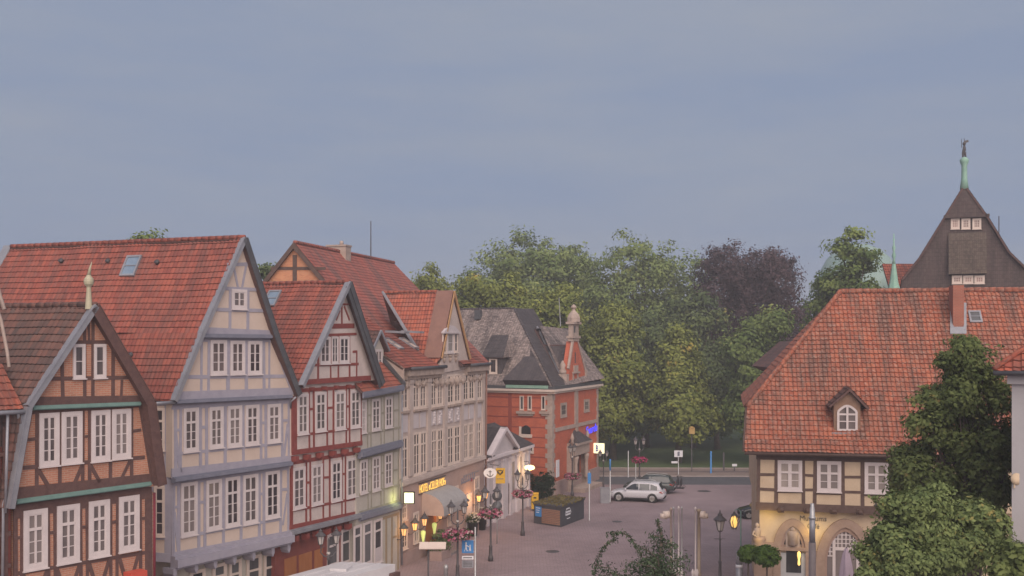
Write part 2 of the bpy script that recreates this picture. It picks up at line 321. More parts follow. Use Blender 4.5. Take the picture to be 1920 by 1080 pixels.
M['mauve'] = mot('mauve canvas', (.42, .33, .39), (.48, .38, .44), 2, .9)
M['trailer_white'] = mot('off white trailer skin', (.52, .50, .52), (.60, .575, .59), .9, .5)
M['car_silver'] = mot('silver white car paint', (.52, .51, .55), (.54, .53, .57), 2, .28, spec=.6); M['car_dark'] = mot('dark grey green car paint', (.05, .06, .06), (.055, .066, .066), 2, .25, spec=.6); M['car_black'] = mot('black car paint', (.012, .012, .014), (.015, .015, .017), 2, .2, spec=.6)
M['car_glass'] = mot('tinted car glass', (.035, .04, .048), (.05, .055, .065), 2, .06, spec=.7); M['tyre'] = mot('tyre rubber', (.018, .018, .018), (.025, .025, .025), 4, .9); M['tail'] = mot('red tail lamp', (.45, .03, .02), (.5, .04, .025), 4, .25); M['rim'] = mot('alloy rim', (.40, .38, .36), (.48, .45, .43), 3, .35, metal=.5); M['head_l'] = mot('headlamp glass', (.5, .5, .5), (.6, .6, .6), 3, .15)
M['finial_cream'] = mot('greenish cream paint', (.36, .33, .23), (.44, .40, .29), 4, .6)
# ------------------------------------------------------------------ ground
def sheet(name, pts, z, mat, kind='structure'):
    b = MB(); b.face([(x, y, z) for x, y in pts]); o = b.build(name, mat, recalc=False)
    return tag(o, kind=kind)
def pavemat():
    m, t, b = newmat('plum clinker paving'); b.inputs['Roughness'].default_value = .8
    uvn = N(t, 'ShaderNodeTexCoord')
    br = N(t, 'ShaderNodeTexBrick'); br.inputs['Scale'].default_value = 1; br.inputs['Brick Width'].default_value = .42; br.inputs['Row Height'].default_value = .21; br.inputs['Mortar Size'].default_value = .02
    br.inputs['Color1'].default_value = (.275, .20, .212, 1); br.inputs['Color2'].default_value = (.32, .232, .243, 1); br.inputs['Mortar'].default_value = (.20, .155, .16, 1)
    t.links.new(uvn.outputs['Object'], br.inputs['Vector'])
    n1 = N(t, 'ShaderNodeTexNoise'); n1.inputs['Scale'].default_value = .16; n1.inputs['Detail'].default_value = 8; n1.inputs['Roughness'].default_value = .7; t.links.new(uvn.outputs['Object'], n1.inputs['Vector'])
    rr = N(t, 'ShaderNodeMapRange'); rr.inputs['From Min'].default_value = .3; rr.inputs['From Max'].default_value = .7; rr.inputs['To Min'].default_value = .72; rr.inputs['To Max'].default_value = 1.2; t.links.new(n1.outputs['Fac'], rr.inputs['Value'])
    mm = N(t, 'ShaderNodeMix', data_type='RGBA', blend_type='MULTIPLY'); mm.inputs['Factor'].default_value = 1; t.links.new(br.outputs['Color'], mm.inputs['A']); t.links.new(rr.outputs[0], mm.inputs['B'])
    n2 = N(t, 'ShaderNodeTexNoise'); n2.inputs['Scale'].default_value = 1.7; n2.inputs['Detail'].default_value = 3; t.links.new(uvn.outputs['Object'], n2.inputs['Vector'])
    r2 = N(t, 'ShaderNodeMapRange'); r2.inputs['From Min'].default_value = .66; r2.inputs['From Max'].default_value = .74; r2.inputs['To Max'].default_value = .35; t.links.new(n2.outputs['Fac'], r2.inputs['Value'])
    m2 = N(t, 'ShaderNodeMix', data_type='RGBA'); m2.inputs['B'].default_value = (.12, .095, .10, 1); t.links.new(r2.outputs[0], m2.inputs['Factor']); t.links.new(mm.outputs['Result'], m2.inputs['A'])
    t.links.new(m2.outputs['Result'], b.inputs['Base Color']); return m
M['pave'] = pavemat()
sheet('ground', [(-400, -40), (400, -40), (400, 420), (-400, 420)], -.03, M['lawn'])
sheet('plaza', [(-60, -20), (60, -20), (60, 98.3), (-60, 101.2)], 0, M['pave'])
def strip(name, ya, yb, z, mat): sheet(name, [(-90, ya + 1.6), (110, ya - 1.9), (110, yb - 1.9), (-90, yb + 1.6)], z, mat)
strip('road', 98.2, 103.9, .004, M['asphalt'])
strip('pavement', 104.1, 110.0, .10, M['walk'])
strip('cycle_path', 106.6, 108.0, .104, M['cyclepath'])
b = MB(); b.prism([(-90, 105.5, -.02), (110, 102.0, -.02), (110, 102.2, -.02), (-90, 105.7, -.02)], (0, 0, .13)); tag(b.build('kerb', M['kerbstone']), kind='structure')
b = MB(); b.prism([(-90, 111.6, -.02), (110, 108.1, -.02), (110, 108.25, -.02), (-90, 111.75, -.02)], (0, 0, .19)); tag(b.build('lawn_edging', M['kerbstone']), kind='structure')
# gullies and manhole covers
for i, (px, py, s, lab) in enumerate([(1036, 1034, .45, 'dark round manhole cover in the open plaza paving'), (1157, 978, .38, 'small dark drain cover in the paving beyond the green shrub tip'), (1320, 921, .6, 'wide dark patch cover in the paving by the road')]):
    q = G(px, py); b = MB(); b.lathe((0, 0, 0), [(s, 0), (s, .006), (s * .92, .012), (s * .5, .010), (s * .48, .014), (.02, .014)], 20)
    o = b.build('manhole_cover', M['iron']); o.location = (q.x, q.y, .001); tag(o, lab, 'manhole')

# ------------------------------------------------------------------ roofs
def bis(bm, co, no):
    bmesh.ops.bisect_plane(bm, geom=bm.verts[:] + bm.edges[:] + bm.faces[:], plane_co=co, plane_no=no, clear_outer=True)
def tiles(poly, mat, name='roof', parent=None, wd=TW, hh=TH, wave=.03, lift=.035, seg=4, deck=.14, jit=.004):
    poly = [V(p) for p in poly]; n = V((0, 0, 0))
    for i in range(len(poly)): n += poly[i].cross(poly[(i + 1) % len(poly)])
    n.normalize()
    if n.z < 0: n = -n; poly = poly[::-1]
    t = V((-n.y, n.x, 0)).normalized(); bb = n.cross(t); o0 = poly[0]; d0 = o0.dot(n)
    us = [p.dot(t) for p in poly]; vs_ = [p.dot(bb) for p in poly]
    i0, i1 = math.floor(min(us) / wd), math.ceil(max(us) / wd); j0, j1 = math.floor(min(vs_) / hh), math.ceil(max(vs_) / hh)
    prof = [(0, 0), (.2, 1.0), (.45, .75), (.8, 0.0)] if seg == 4 else ([(0, 0), (.35, 1)] if seg == 2 else [(0, 0)])
    U, W = [], []
    for i in range(i0, i1):
        for a, h in prof: U.append((i + a) * wd); W.append(h * wave)
    U.append(i1 * wd); W.append(0); m = len(U); verts, faces = [], []
    rr = random.Random(int(abs(d0) * 1000) % 9999)
    bT, bB, bN = np.array(t), np.array(bb), np.array(n)
    for j in range(j0, j1):
        k = len(verts); e = rr.uniform(-jit, jit) * 3
        jt = [rr.uniform(-jit, jit) for _ in range(m)]
        row = []
        for lev in (0, 1, 2):
            v = j * hh if lev < 2 else (j + 1) * hh
            for q in range(m):
                h = W[q] + (-.01 if lev == 0 else lift + jt[q] if lev == 1 else 0)
                row.append(U[q] * bT + (v + e * (lev < 2)) * bB + (d0 + h) * bN)
        verts += row
        for lev in (0, 1):
            for q in range(m - 1): faces.append((k + lev * m + q, k + lev * m + q + 1, k + (lev + 1) * m + q + 1, k + (lev + 1) * m + q))
    me = bpy.data.meshes.new(name); me.from_pydata([tuple(v) for v in verts], [], faces)
    bm = bmesh.new(); bm.from_mesh(me)
    if seg == 4:                                # old rafters: the tiled plane sags a little
        for v in bm.verts: uu, ww = v.co.dot(t), v.co.dot(bb); v.co += n * (.022 * math.sin(uu * .85 + ww * .4 + d0) + .016 * math.sin(uu * 2.1 - ww * .9 + d0 * 2))
    cen = sum(poly, V((0, 0, 0))) / len(poly)
    for i in range(len(poly)):
        p, q = poly[i], poly[(i + 1) % len(poly)]; e = (q - p)
        if e.length < 1e-4: continue
        no = e.cross(n).normalized()
        if (cen - p).dot(no) > 0: no = -no
        bis(bm, p, no)
    if deck:
        lo = [p - n * deck for p in poly]; hi = [p - n * .012 for p in poly]; k = len(poly)
        bl = [bm.verts.new(p) for p in lo]; bh = [bm.verts.new(p) for p in hi]
        fs = [bm.faces.new(bl[::-1])] + [bm.faces.new((bl[i], bl[(i + 1) % k], bh[(i + 1) % k], bh[i])) for i in range(k)]
        for f in fs: f.material_index = 1
    off = V((0, 0, 0)); q = parent
    while q is not None: off += q.location; q = q.parent
    uv = bm.loops.layers.uv.new('UVMap')
    for f in bm.faces:
        for lp in f.loops: c = lp.vert.co; lp[uv].uv = (c.dot(t), c.dot(bb) + .001)
    for v in bm.verts: v.co -= off
    bm.to_mesh(me); bm.free(); me.materials.append(mat); me.materials.append(M['timber_brown'])
    o = bpy.data.objects.new(name, me); col.objects.link(o)
    if parent is not None: o.parent = parent
    return o
def ridge(mb, a, c, r=.11, mi=0):           # half-round ridge tiles laid end to end
    a, c = V(a), V(c); n = max(2, int((c - a).length / .38)); d = (c - a) / n
    for i in range(n): mb.tube(a + d * i, a + d * (i + 1.06), r * .92, r * 1.08, 8, mi)
def gable_roof(par, apex, left, right, back, mat, lmat, rmat, f, bw=.3, seg=4, rr=None, sides='LR', lw=.16):
    """verge polylines run from the apex down; back = vector along the ridge"""
    for side, line in (('L', left), ('R', right)):
        pts = [apex] + line; bw_ = lw if side == 'L' else bw
        for i in range(len(pts) - 1):
            if side in sides: tiles([pts[i], pts[i + 1], pts[i + 1] + back, pts[i] + back], mat, 'roof', par, seg=seg if side == 'L' else 1)
        b = MB(); d = V((f.N.x, f.N.y, 0))
        for i in range(len(pts) - 1):
            p, q = pts[i], pts[i + 1]; t = (q - p).normalized(); dn = t.cross(d)
            if dn.z > 0: dn = -dn
            up = -dn * .09
            b.prism([p + up + d * .03, q + up + d * .03, q + dn * bw_ + d * .03, p + dn * bw_ + d * .03], d * .05)
            b.prism([p + up - d * .25, q + up - d * .25, q + up * 1.3 + d * .1, p + up * 1.3 + d * .1], -up * .35)
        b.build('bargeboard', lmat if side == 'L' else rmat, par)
    if rr:
        b = MB(); ridge(b, apex + V((0, 0, .05)), apex + back + V((0, 0, .05))); b.build('ridge_tiles', rr, par)

# ------------------------------------------------------------------ windows and timber
def window(f, par, xl, xr, yt, yb, cols=2, tr=.30, up=1, lo=3, cw=.12, paint='white_paint', glass='glass', mull=.075, bar=.03, sill=True, gd=.014, name='window', uzr=None):
    if uzr: u0, u1, z1, z0 = uzr
    else:
        u0, u1 = f.u(xl), f.u(xr); xc = (xl + xr) / 2; z1 = f.uz(xc, yt)[1]; z0 = f.uz(xc, yb)[1]
    b = MB(); W_, Hh = u1 - u0, z1 - z0; cw = min(cw, W_ * .2)
    b.fbox(f, u0, u0 + cw, z0, z1, -.02, .06); b.fbox(f, u1 - cw, u1, z0, z1, -.02, .06)
    b.fbox(f, u0 + cw, u1 - cw, z1 - cw, z1, -.02, .058); b.fbox(f, u0 + cw, u1 - cw, z0, z0 + cw * .9, -.02, .058)
    if sill: b.fbox(f, u0 - .03, u1 + .03, z0 - .045, z0 - .002, -.02, .12)
    a0, a1, b0, b1 = u0 + cw, u1 - cw, z0 + cw * .9, z1 - cw
    sf = min(.045, (a1 - a0) * .08)
    for q0, q1 in ((a0, a0 + sf), (a1 - sf, a1)): b.fbox(f, q0, q1, b0, b1, -.02, .042)
    b.fbox(f, a0 + sf, a1 - sf, b1 - sf, b1, -.02, .04); b.fbox(f, a0 + sf, a1 - sf, b0, b0 + sf * 1.5, -.02, .04)
    zt = b1 - (b1 - b0) * tr
    if tr > 0: b.fbox(f, a0 + sf, a1 - sf, zt - .05, zt + .05, -.02, .064)
    for c in range(1, cols):
        x = a0 + (a1 - a0) * c / cols; b.fbox(f, x - mull / 2, x + mull / 2, b0 + sf, b1 - sf, -.02, .05)
    segs = ([(zt + .05, b1 - sf, up)] if tr > 0 else []) + [(b0 + sf, zt - .05 if tr > 0 else b1 - sf, lo)]
    for s0, s1, k in segs:
        for i in range(1, k): z = s0 + (s1 - s0) * i / k; b.fbox(f, a0 + sf, a1 - sf, z - bar / 2, z + bar / 2, -.02, .034)
    o = b.build(name, M[paint], par)
    g = MB(); g.face([f.p(a0, b0, gd), f.p(a1, b0, gd), f.p(a1, b1, gd), f.p(a0, b1, gd)]); g.build('pane', M[glass], o, recalc=False)
    return o
def timber(f, par, lines, mat, d=.022, posts=(), name='timber_frame', extra=None):
    b = MB(); k = 0
    for x0, y0, x1, y1, wd in lines:
        p_, q_ = f.uz(x0, y0), f.uz(x1, y1); b.fbeam(f, (p_[0], p_[1] + rnd.uniform(-.014, .014)), (q_[0], q_[1] + rnd.uniform(-.014, .014)), wd * rnd.uniform(.92, 1.08), -.05, d + (k % 7) * .0022); k += 1
    for x, ya, yb, wd in posts:
        u = f.u(x); z0, z1 = f.uz(x, yb)[1], f.uz(x, ya)[1]; wd *= rnd.uniform(.92, 1.08); e_ = rnd.uniform(-.018, .018); b.fpoly(f, [(u - wd / 2 - e_, z0), (u + wd / 2 - e_, z0), (u + wd * .48 + e_, z1), (u - wd * .48 + e_, z1)], -.05, d - .004 + (k % 5) * .0017); k += 1
    if extra: extra(b)
    return b.build(name, mat, par)
def moulding(f, par, pts, h, d, mat, name='moulding'):      # a ledge following pixel points
    b = MB()
    for (x0, y0), (x1, y1) in zip(pts[:-1], pts[1:]):
        a, c = f.uz(x0, y0), f.uz(x1, y1)
        b.fpoly(f, [(a[0], a[1] - h / 2), (c[0], c[1] - h / 2), (c[0], c[1] + h / 2), (a[0], a[1] + h / 2)], -.05, d)
        b.fpoly(f, [(a[0], a[1] + h / 2), (c[0], c[1] + h / 2), (c[0], c[1] + h * .9), (a[0], a[1] + h * .9)], -.05, d * .6)
        b.fpoly(f, [(a[0], a[1] - h * .85), (c[0], c[1] - h * .85), (c[0], c[1] - h / 2), (a[0], a[1] - h / 2)], -.05, d * .55)
    return b.build(name, mat, par)
def wall(f, par, polys, mat, d0=-.35, d1=0.0, name='wall'):
    b = MB()
    for pl in polys: b.fpoly(f, [f.uz(x, y) for x, y in pl], d0, d1)
    return b.build(name, mat, par)
def body(f, par, u0, u1, z0, z1, depth, mat, name='wall', d1=0.0):
    b = MB(); b.fbox(f, u0, u1, z0, z1, -depth, d1); return b.build(name, mat, par)
def skylight(par, c, n, wd, hh, name='skylight', glass='glass_sky', opened=0):
    n = V(n).normalized(); t = V((-n.y, n.x, 0)).normalized(); bb = n.cross(t); c = V(c); m = MB(); g = MB()
    def q(u, v, d): return c + t * u + bb * v + n * d
    for u0, u1, v0, v1 in ((-wd / 2, -wd / 2 + .09, -hh / 2, hh / 2), (wd / 2 - .09, wd / 2, -hh / 2, hh / 2), (-wd / 2 + .09, wd / 2 - .09, -hh / 2, -hh / 2 + .1), (-wd / 2 + .09, wd / 2 - .09, hh / 2 - .1, hh / 2), (-wd / 2 + .09, wd / 2 - .09, -.02, .02)):
        m.prism([q(u0, v0, 0), q(u1, v0, 0), q(u1, v1, 0), q(u0, v1, 0)], n * .13)
    o = m.build(name, M['zinc'], par)
    g.face([q(-wd / 2, -hh / 2, .09), q(wd / 2, -hh / 2, .09), q(wd / 2, hh / 2, .09), q(-wd / 2, hh / 2, .09)]); g.build('pane', M[glass], o, recalc=False)
    return o
def gutter(f, par, a, c, off=.1, r=.07, mat='zinc', down=None):
    b = MB(); p, q = f.px(*a, off), f.px(*c, off); q.z = p.z = (p.z + q.z) / 2 if abs(p.z - q.z) < .5 else p.z
    b.tube(p, q, r, r, 8); o = b.build('gutter', M[mat], par); return o
def pipe(par, pts, r, mat, name='downpipe'):
    b = MB(); b.path(pts, [r] * len(pts), 8); return b.build(name, M[mat], par)

# ================================================================== BRICK HOUSE (left edge)
def brick_house():
    f0 = F((-17.0, 35.7), (-13.85, 40.0)); f1 = f0.sh(.18); f2 = f0.sh(.34)
    r = empty('brick_house', f0.p(f0.L / 2, 0), 'gabled house of orange brick and dark brown timber with a white finial', 'house')
    uL, uR = f0.u(27), f0.u(287); zj = f0.uz(155, 940)[1]
    body(f0, r, uL, uR, 0, zj, 9, M['brick'])
    wall(f1, r, [[(20, 931), (290, 912), (273, 742), (58, 757)]], M['brick'], -.6)
    wall(f2, r, [[(56, 765), (277, 757), (174, 590)]], M['brick'], -.5)
    ap = f2.px(172, 574, .28); l1 = f2.px(46, 762, .28); r1 = f2.px(277, 754, .28); l2 = f1.px(12, 952, .3); r2 = f1.px(297, 908, .3)
    bk = V((-.93, .37, 0)) * 9
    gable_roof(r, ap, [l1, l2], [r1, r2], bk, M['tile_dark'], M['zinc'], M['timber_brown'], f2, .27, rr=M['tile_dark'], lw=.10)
    # gable storey timbers
    timber(f2, r, [(118, 642, 227, 640.5, .13), (90, 709.5, 252, 707.5, .14), (62, 752, 272, 749, .34)], M['timber_brown'],
           posts=[(116.7, 672, 748, .13), (158.5, 612, 748, .13), (166.5, 604, 640, .09), (174, 600, 748, .13), (211.7, 655, 747, .13), (227.6, 712, 746, .10)])
    timber(f2, r, [(172, 588, 62, 752, .16), (174, 588, 273, 750, .22)], M['timber_brown'], .03, name='verge_rafters')
    window(f2, r, 136, 159, 645, 709.5, 1, 0, 1, 2, .17); window(f2, r, 175.2, 198, 645, 708.6, 1, 0, 1, 2, .17)
    moulding(f2, r, [(60, 765), (262, 757)], .09, .10, M['green_paint'], 'painted_strip')
    # attic storey
    for a in ((72.4, 110.2, 774, 873.8), (114.3, 153.3, 771.5, 869), (170, 205.6, 769, 864.4), (208.8, 244.6, 766.8, 859.6)): window(f1, r, *a, 2, 0, 1, 4, .15)
    timber(f1, r, [(43, 877.6, 271, 856.8, .14), (24, 926, 288, 897, .40), (56, 772, 268, 758.5, .16), (49, 825, 70, 822, .11), (155, 819, 168, 817.5, .10), (246, 809, 264, 806, .11),
                   (71, 880, 93, 916, .13), (154, 873, 138, 909, .13), (169, 871, 187, 904, .13), (243, 864, 227, 898, .13)], M['timber_brown'],
           posts=[(69, 768, 922, .13), (112.4, 766, 917, .13), (155, 763, 914, .13), (167.8, 763, 912, .13), (207, 762, 909, .13), (246.5, 760, 905, .13)])
    timber(f1, r, [(57, 768, 27, 930, .16)], M['timber_brown'], .034, name='raking_post'); timber(f1, r, [(264, 753, 288, 903, .24)], M['timber_brown'], .034, name='raking_post')
    moulding(f1, r, [(29, 941), (281, 907)], .10, .12, M['green_paint'], 'painted_strip')
    # first floor
    for a in ((43, 88.3, 955, 1067), (105.8, 148.4, 946.3, 1055), (165.5, 204.8, 938, 1043.7), (222, 260.3, 929.5, 1032.5)): window(f0, r, *a, 2, .29, 1, 3, .17)
    lines = [(28, 960, 284, 921.5, .46), (34, 1074, 283, 1034, .14)]
    lines += [(31, 1008, 39, 1007, .10), (91, 999, 103, 997, .11), (152, 989, 163, 987, .11), (207, 980, 219, 978, .11), (263, 973, 272, 971, .11)]
    for a, c, y in ((40, 90, 1074), (104, 151, 1064), (164, 207, 1053), (221, 262, 1044)):
        lines += [(a + 2, y + 1, a + (c - a) * .36, y + 46, .13), (c - 2, y - 6, c - (c - a) * .36, y + 38, .13)]
    timber(f0, r, lines, M['timber_brown'],
           posts=[(29.5, 955, 1140, .14), (40.3, 955, 1140, .12), (90.6, 950, 1135, .13), (103.2, 948, 1130, .13), (151, 940, 1125, .13), (163.2, 938, 1120, .13), (207.4, 932, 1110, .13), (219.4, 930, 1105, .13), (263, 925, 1100, .13), (278.5, 922, 1100, .34)])
    b = MB(); b.fbox(f0, f0.u(229), f0.u(260), f0.uz(245, 1085)[1], f0.uz(245, 1068.5)[1], .08, .55); b.build('awning', M['red_paint'], r)
    # turned finial on the gable tip
    q = f2.px(163.5, 572, .1); b = MB(); s = q.y / FPX
    b.lathe(q, [(.13, -.15), (.12, 0), (.09, 20 * s), (.075, 33 * s), (.10, 35 * s), (.16, 39 * s), (.175, 44 * s), (.16, 49 * s), (.10, 53 * s), (.075, 56 * s)], 10, 0, False)
    b.path([q + V((0, 0, 55 * s)), q + V((.05, 0, 70 * s)), q + V((.11, 0, 81 * s))], [.075, .04, .008], 8); b.build('finial', M['finial_cream'], r)
    p = f1.px(300, 880, -.2); b = MB(); b.box(p + V((0, .3, 0)), (.30, .2, .9), 0, R(-35)); b.build('slate_box', M['mould_blue'], r)
    pp = f1.px(280, 762, .1); pipe(r, [pp, f1.px(284, 790, .0), f1.px(291, 800, -.3), f1.px(293, 900, -.3)], .05, 'zinc')
    pipe(r, [f0.px(294, 925, -.25), f0.px(294, 1100, -.25)], .11, 'red_down')
brick_house()

# neighbour cut off by the left edge of the frame
def edge_house():
    f = F((-21.0, 31.2), (-17.15, 35.5)); r = empty('edge_house', f.p(3, 0), 'brown house at the far left edge with an orange tiled eave and two downpipes', 'house')
    body(f, r, 0, f.u(22), 0, 9.9, 8, M['brown_red'], d1=-.1)
    e0, e1 = f.px(-70, 790, .45), f.px(33, 765, .45); e0.z = e1.z
    bk = V((-.70, .45, 1.0))
    tiles([e0, e1, e1 + bk * 1.5, e0 + bk * 1.5], M['tile_red'], 'roof', r, seg=4)
    tiles([e0 + bk * 1.5, e1 + bk * 1.5, e1 + bk * 4.5 + V((-1.2, 1.2, 0)), e0 + bk * 4.5], M['tile_dark'], 'roof', r, seg=4)
    b = MB(); b.tube(e0 + V((.1, -.1, -.1)), e1 + V((.1, -.1, -.1)), .075, .075, 8); b.build('gutter', M['zinc'], r)
    pipe(r, [f.px(26, 768, .4), f.px(30, 790, .2), f.px(33, 800, .08), f.px(17, 905, .08), f.px(4, 945, .1), f.px(2, 1120, .1)], .05, 'zinc')
    pipe(r, [f.px(3, 775, .5), f.px(3, 960, .3)], .05, 'zinc')
    b = MB(); b.fbeam(f, f.uz(-6, 780), f.uz(-6, 1150), .2, -.08, .03); b.fbeam(f, f.uz(10, 800), f.uz(10, 1150), .16, -.08, .035)
    for y in (850, 925, 1000, 1060): b.fbeam(f, f.uz(-40, y + 8), f.uz(20, y), .14, -.08, .028)
    b.build('timber_frame', M['timber_brown'], r)
    q = P(10, 640, 31.5); b = MB(); b.path([P(-20, 540, 32.5), P(2, 600, 32.5), P(14, 662, 32.5), P(17, 688, 32.5)], [.05] * 4, 6)
    b.path([P(-14, 500, 33), P(0, 555, 33), P(8, 580, 33)], [.06] * 3, 6); b.build('roof_rail', M['stone_pale'], r)
edge_house()

# ================================================================== BLUE HOUSE
def blue_house():
    f0 = F((-14.55, 45.05), (-10.8, 51.2)); f1 = f0.sh(.16); f2 = f0.sh(.3); f3 = f0.sh(.42)
    r = empty('blue_house', f0.p(f0.L / 2, 0), 'tall gabled house of cream panels and lilac grey timber with a huge red roof', 'house')
    T, Mo, Pl = M['timber_blue'], M['mould_blue'], M['plaster_cream']
    uL, uR = f0.u(323), f0.u(543); z1 = f0.uz(430, 1030)[1]; z2 = f0.uz(430, 880)[1]; z3 = f0.uz(430, 746)[1]
    body(f0, r, uL, uR, z1, z2, 10, Pl); body(f1, r, f1.u(323), f1.u(546), z2 + .01, z3, 10.1, Pl)
    wall(f2, r, [[(324, 752), (553, 742), (513, 631), (375, 622)]], Pl, -.4); wall(f3, r, [[(373, 632), (514, 634), (453.5, 455)]], Pl, -.4)
    b = MB(); b.fbox(f0.sh(-.5), uL + .2, uR + .05, 0, z1, -8, 0); b.build('ground_floor', M['plaster_sage'], r)
    ap = f3.px(453.5, 447, .2); kl = f3.px(374, 625, .2); kr = f3.px(514.5, 634, .2); el = f2.px(322, 752, .2); er = f2.px(556, 740, .2)
    rp_ = hit(22, 466, ap, V((0, 0, 1))) if False else None
    Yr = (ap.z - H) * FPX / (HY - 464); bk = P(22, 464, Yr) - ap; bk.z = 0
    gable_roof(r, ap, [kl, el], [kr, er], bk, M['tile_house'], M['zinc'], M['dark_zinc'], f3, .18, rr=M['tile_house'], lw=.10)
    # far verge of the roof and its ventilation tiles
    b = MB(); a = ap + bk; b.prism([a, a + (kl - ap), a + (kl - ap) + V((-.5, .2, 0)), a + V((-.5, .2, 0))], (0, 0, .12)); b.build('end_verge', M['zinc'], r)
    nL = (kl - ap).cross(bk).normalized(); nL = nL if nL.z > 0 else -nL
    skylight(r, hit(247, 500, ap, nL), nL, .85, 1.15)
    nk = (el - kl).cross(bk).normalized(); nk = nk if nk.z > 0 else -nk
    b = MB()
    for x, y, nn, p0 in ((116, 491.5, nL, ap), (204, 492, nL, ap), (296, 494, nL, ap), (247, 668, nk, kl)):
        c = hit(x, y, p0, nn); b.tube(c, c + nn * .13 + V((0, 0, .05)), .10, .12, 8)
    b.build('roof_vents', M['iron'], r)
    # attic gable
    timber(f3, r, [(427, 496, 466, 494.6, .15), (437.5, 499, 446, 540, .12), (461, 498, 453.5, 538, .12), (410, 540, 488, 543.5, .17), (391, 579.5, 500, 583, .16), (374, 619, 514, 626, .34), (452, 460, 377, 622, .2), (455, 460, 512, 628, .2)], T,
           posts=[(431, 543, 620, .17), (464.5, 543, 621, .17)])
    window(f3, r, 433.8, 462, 542.5, 580, 2, 0, 1, 2, .13)
    moulding(f3, r, [(373, 630), (507, 631.5)], .12, .16, Mo)
    for a in ((393.7, 424.2, 637.3, 702.8), (431.3, 458.3, 638.6, 702), (464.2, 490.4, 639.2, 702)): window(f2, r, *a, 2, 0, 1, 3, .12)
    timber(f2, r, [(346, 706.6, 534, 705, .16), (330, 744, 548, 735, .40), (374, 638, 510, 638.5, .16), (372, 632, 328, 748, .18), (512, 637, 550, 738, .24)], T,
           posts=[(377.5, 633, 740, .13), (391, 637, 738, .15), (427.5, 636, 737, .2), (461.3, 636, 736, .2), (494.5, 637, 735, .18), (504.6, 640, 734, .13)])
    moulding(f2, r, [(326, 754), (544, 743.5)], .11, .20, Mo)
    # upper floors
    def floor(f, wins, xs, top, rail, jet, mids, braces):
        for a in wins: window(f, r, *a, 2, .30, 1, 3, .12)
        lines = [(*top, .22), (*rail, .15), (*jet, .40)] + [(a, y, c, y - 1, .13) for a, c, y in mids] + list(braces)
        ps = []
        for x in xs:
            k = (x - 322) / 222; ps.append((x, top[1] + (top[3] - top[1]) * k, jet[1] + (jet[3] - jet[1]) * k, .17 if x < 530 else .13))
        timber(f, r, lines, T, posts=ps)
    floor(f1, ((343, 371.4, 765, 847), (391.8, 418, 762.7, 840), (426.4, 452.6, 760.5, 837.6), (459.8, 485, 759, 834.4), (501, 525.6, 757.3, 829.7)),
          (329, 338.3, 375.6, 387, 422, 456, 489, 498, 528.5, 541), (323, 764, 544, 752.5), (336, 850.8, 530, 831.5), (322, 888, 545, 862.5),
          ((326, 338, 807), (376, 387, 801.5), (489, 498.5, 793.5), (529, 541, 789)), ((329, 812, 337, 880, .14), (539, 795, 531.5, 860, .14), (333, 853, 340, 885, .07)))
    moulding(f1, r, [(322, 900), (543, 869)], .14, .24, Mo)
    floor(f0, ((338.3, 369, 904, 1004.4), (385.8, 414.8, 899, 993.4), (421.7, 448.8, 894, 987), (455, 483, 889.5, 982), (497, 523.4, 883, 971.3)),
          (325, 334.8, 372.6, 384, 418.7, 452, 486.2, 494.5, 526, 540), (322, 907, 542, 876), (334, 1008, 527, 973), (322, 1044, 541, 1002),
          ((324, 335, 951), (373, 384, 942), (486.5, 495, 926.5), (527, 540, 918)), ((327, 960, 333.5, 1030, .14), (538, 925, 530, 985, .12)))
    moulding(f0, r, [(321, 1056), (541, 1008)], .34, .42, T, 'jetty_moulding')
    # carved brackets below the jetty, shop windows of the recessed ground floor
    fg = f0.sh(-.45)
    for x in (322, 362, 398, 434, 470, 506, 536):
        u = f0.u(x); z = f0.uz(x, 1056 - (x - 322) * .21 + 9)[1]; b = MB(); b.fpoly(f0, [(u - .1, z), (u + .1, z), (u + .1, z - .25), (u, z - .42), (u - .1, z - .25)], -.45, .22); b.build('bracket', T, r)
    for a in ((356, 384, 1068, 1110), (398, 424, 1056, 1110), (429, 452, 1049, 1110), (462, 489, 1041, 1105), (494, 518, 1035, 1100)): window(fg, r, *a, 1, .42, 1, 1, .12, 'cream_paint', 'glass_dark')
    # return wall towards the brick house
    fr = F(f0.p(uL, 0, 0).xy + V((-2.6, .25)), f0.p(uL, 0, 0).xy)
    b = MB(); b.fbox(fr, 0, fr.L - .02, z1, z3, -4, 0); b.build('return_wall', Pl, r)
    window(fr, r, 289.5, 309.5, 765, 845, 1, .28, 1, 3, .13, 'cream_paint'); window(fr, r, 289.5, 309.5, 911.5, 1005.5, 1, .28, 1, 3, .13, 'cream_paint')
    timber(fr, r, [(285, 847.5, 312, 848, .12), (285, 1009, 312, 1009, .12), (285, 758, 314, 757, .16), (285, 897, 314, 897, .2), (285, 1044, 321, 1047, .4)], T, posts=[(317, 757, 1044, .38), (286, 757, 1044, .10)])
    gutter(f2, r, (280, 758), (324, 753), .12); pipe(r, [f2.px(549, 744, .2), f2.px(545, 753, .0), f2.px(548, 765, -.1)], .05, 'zinc')
blue_house()

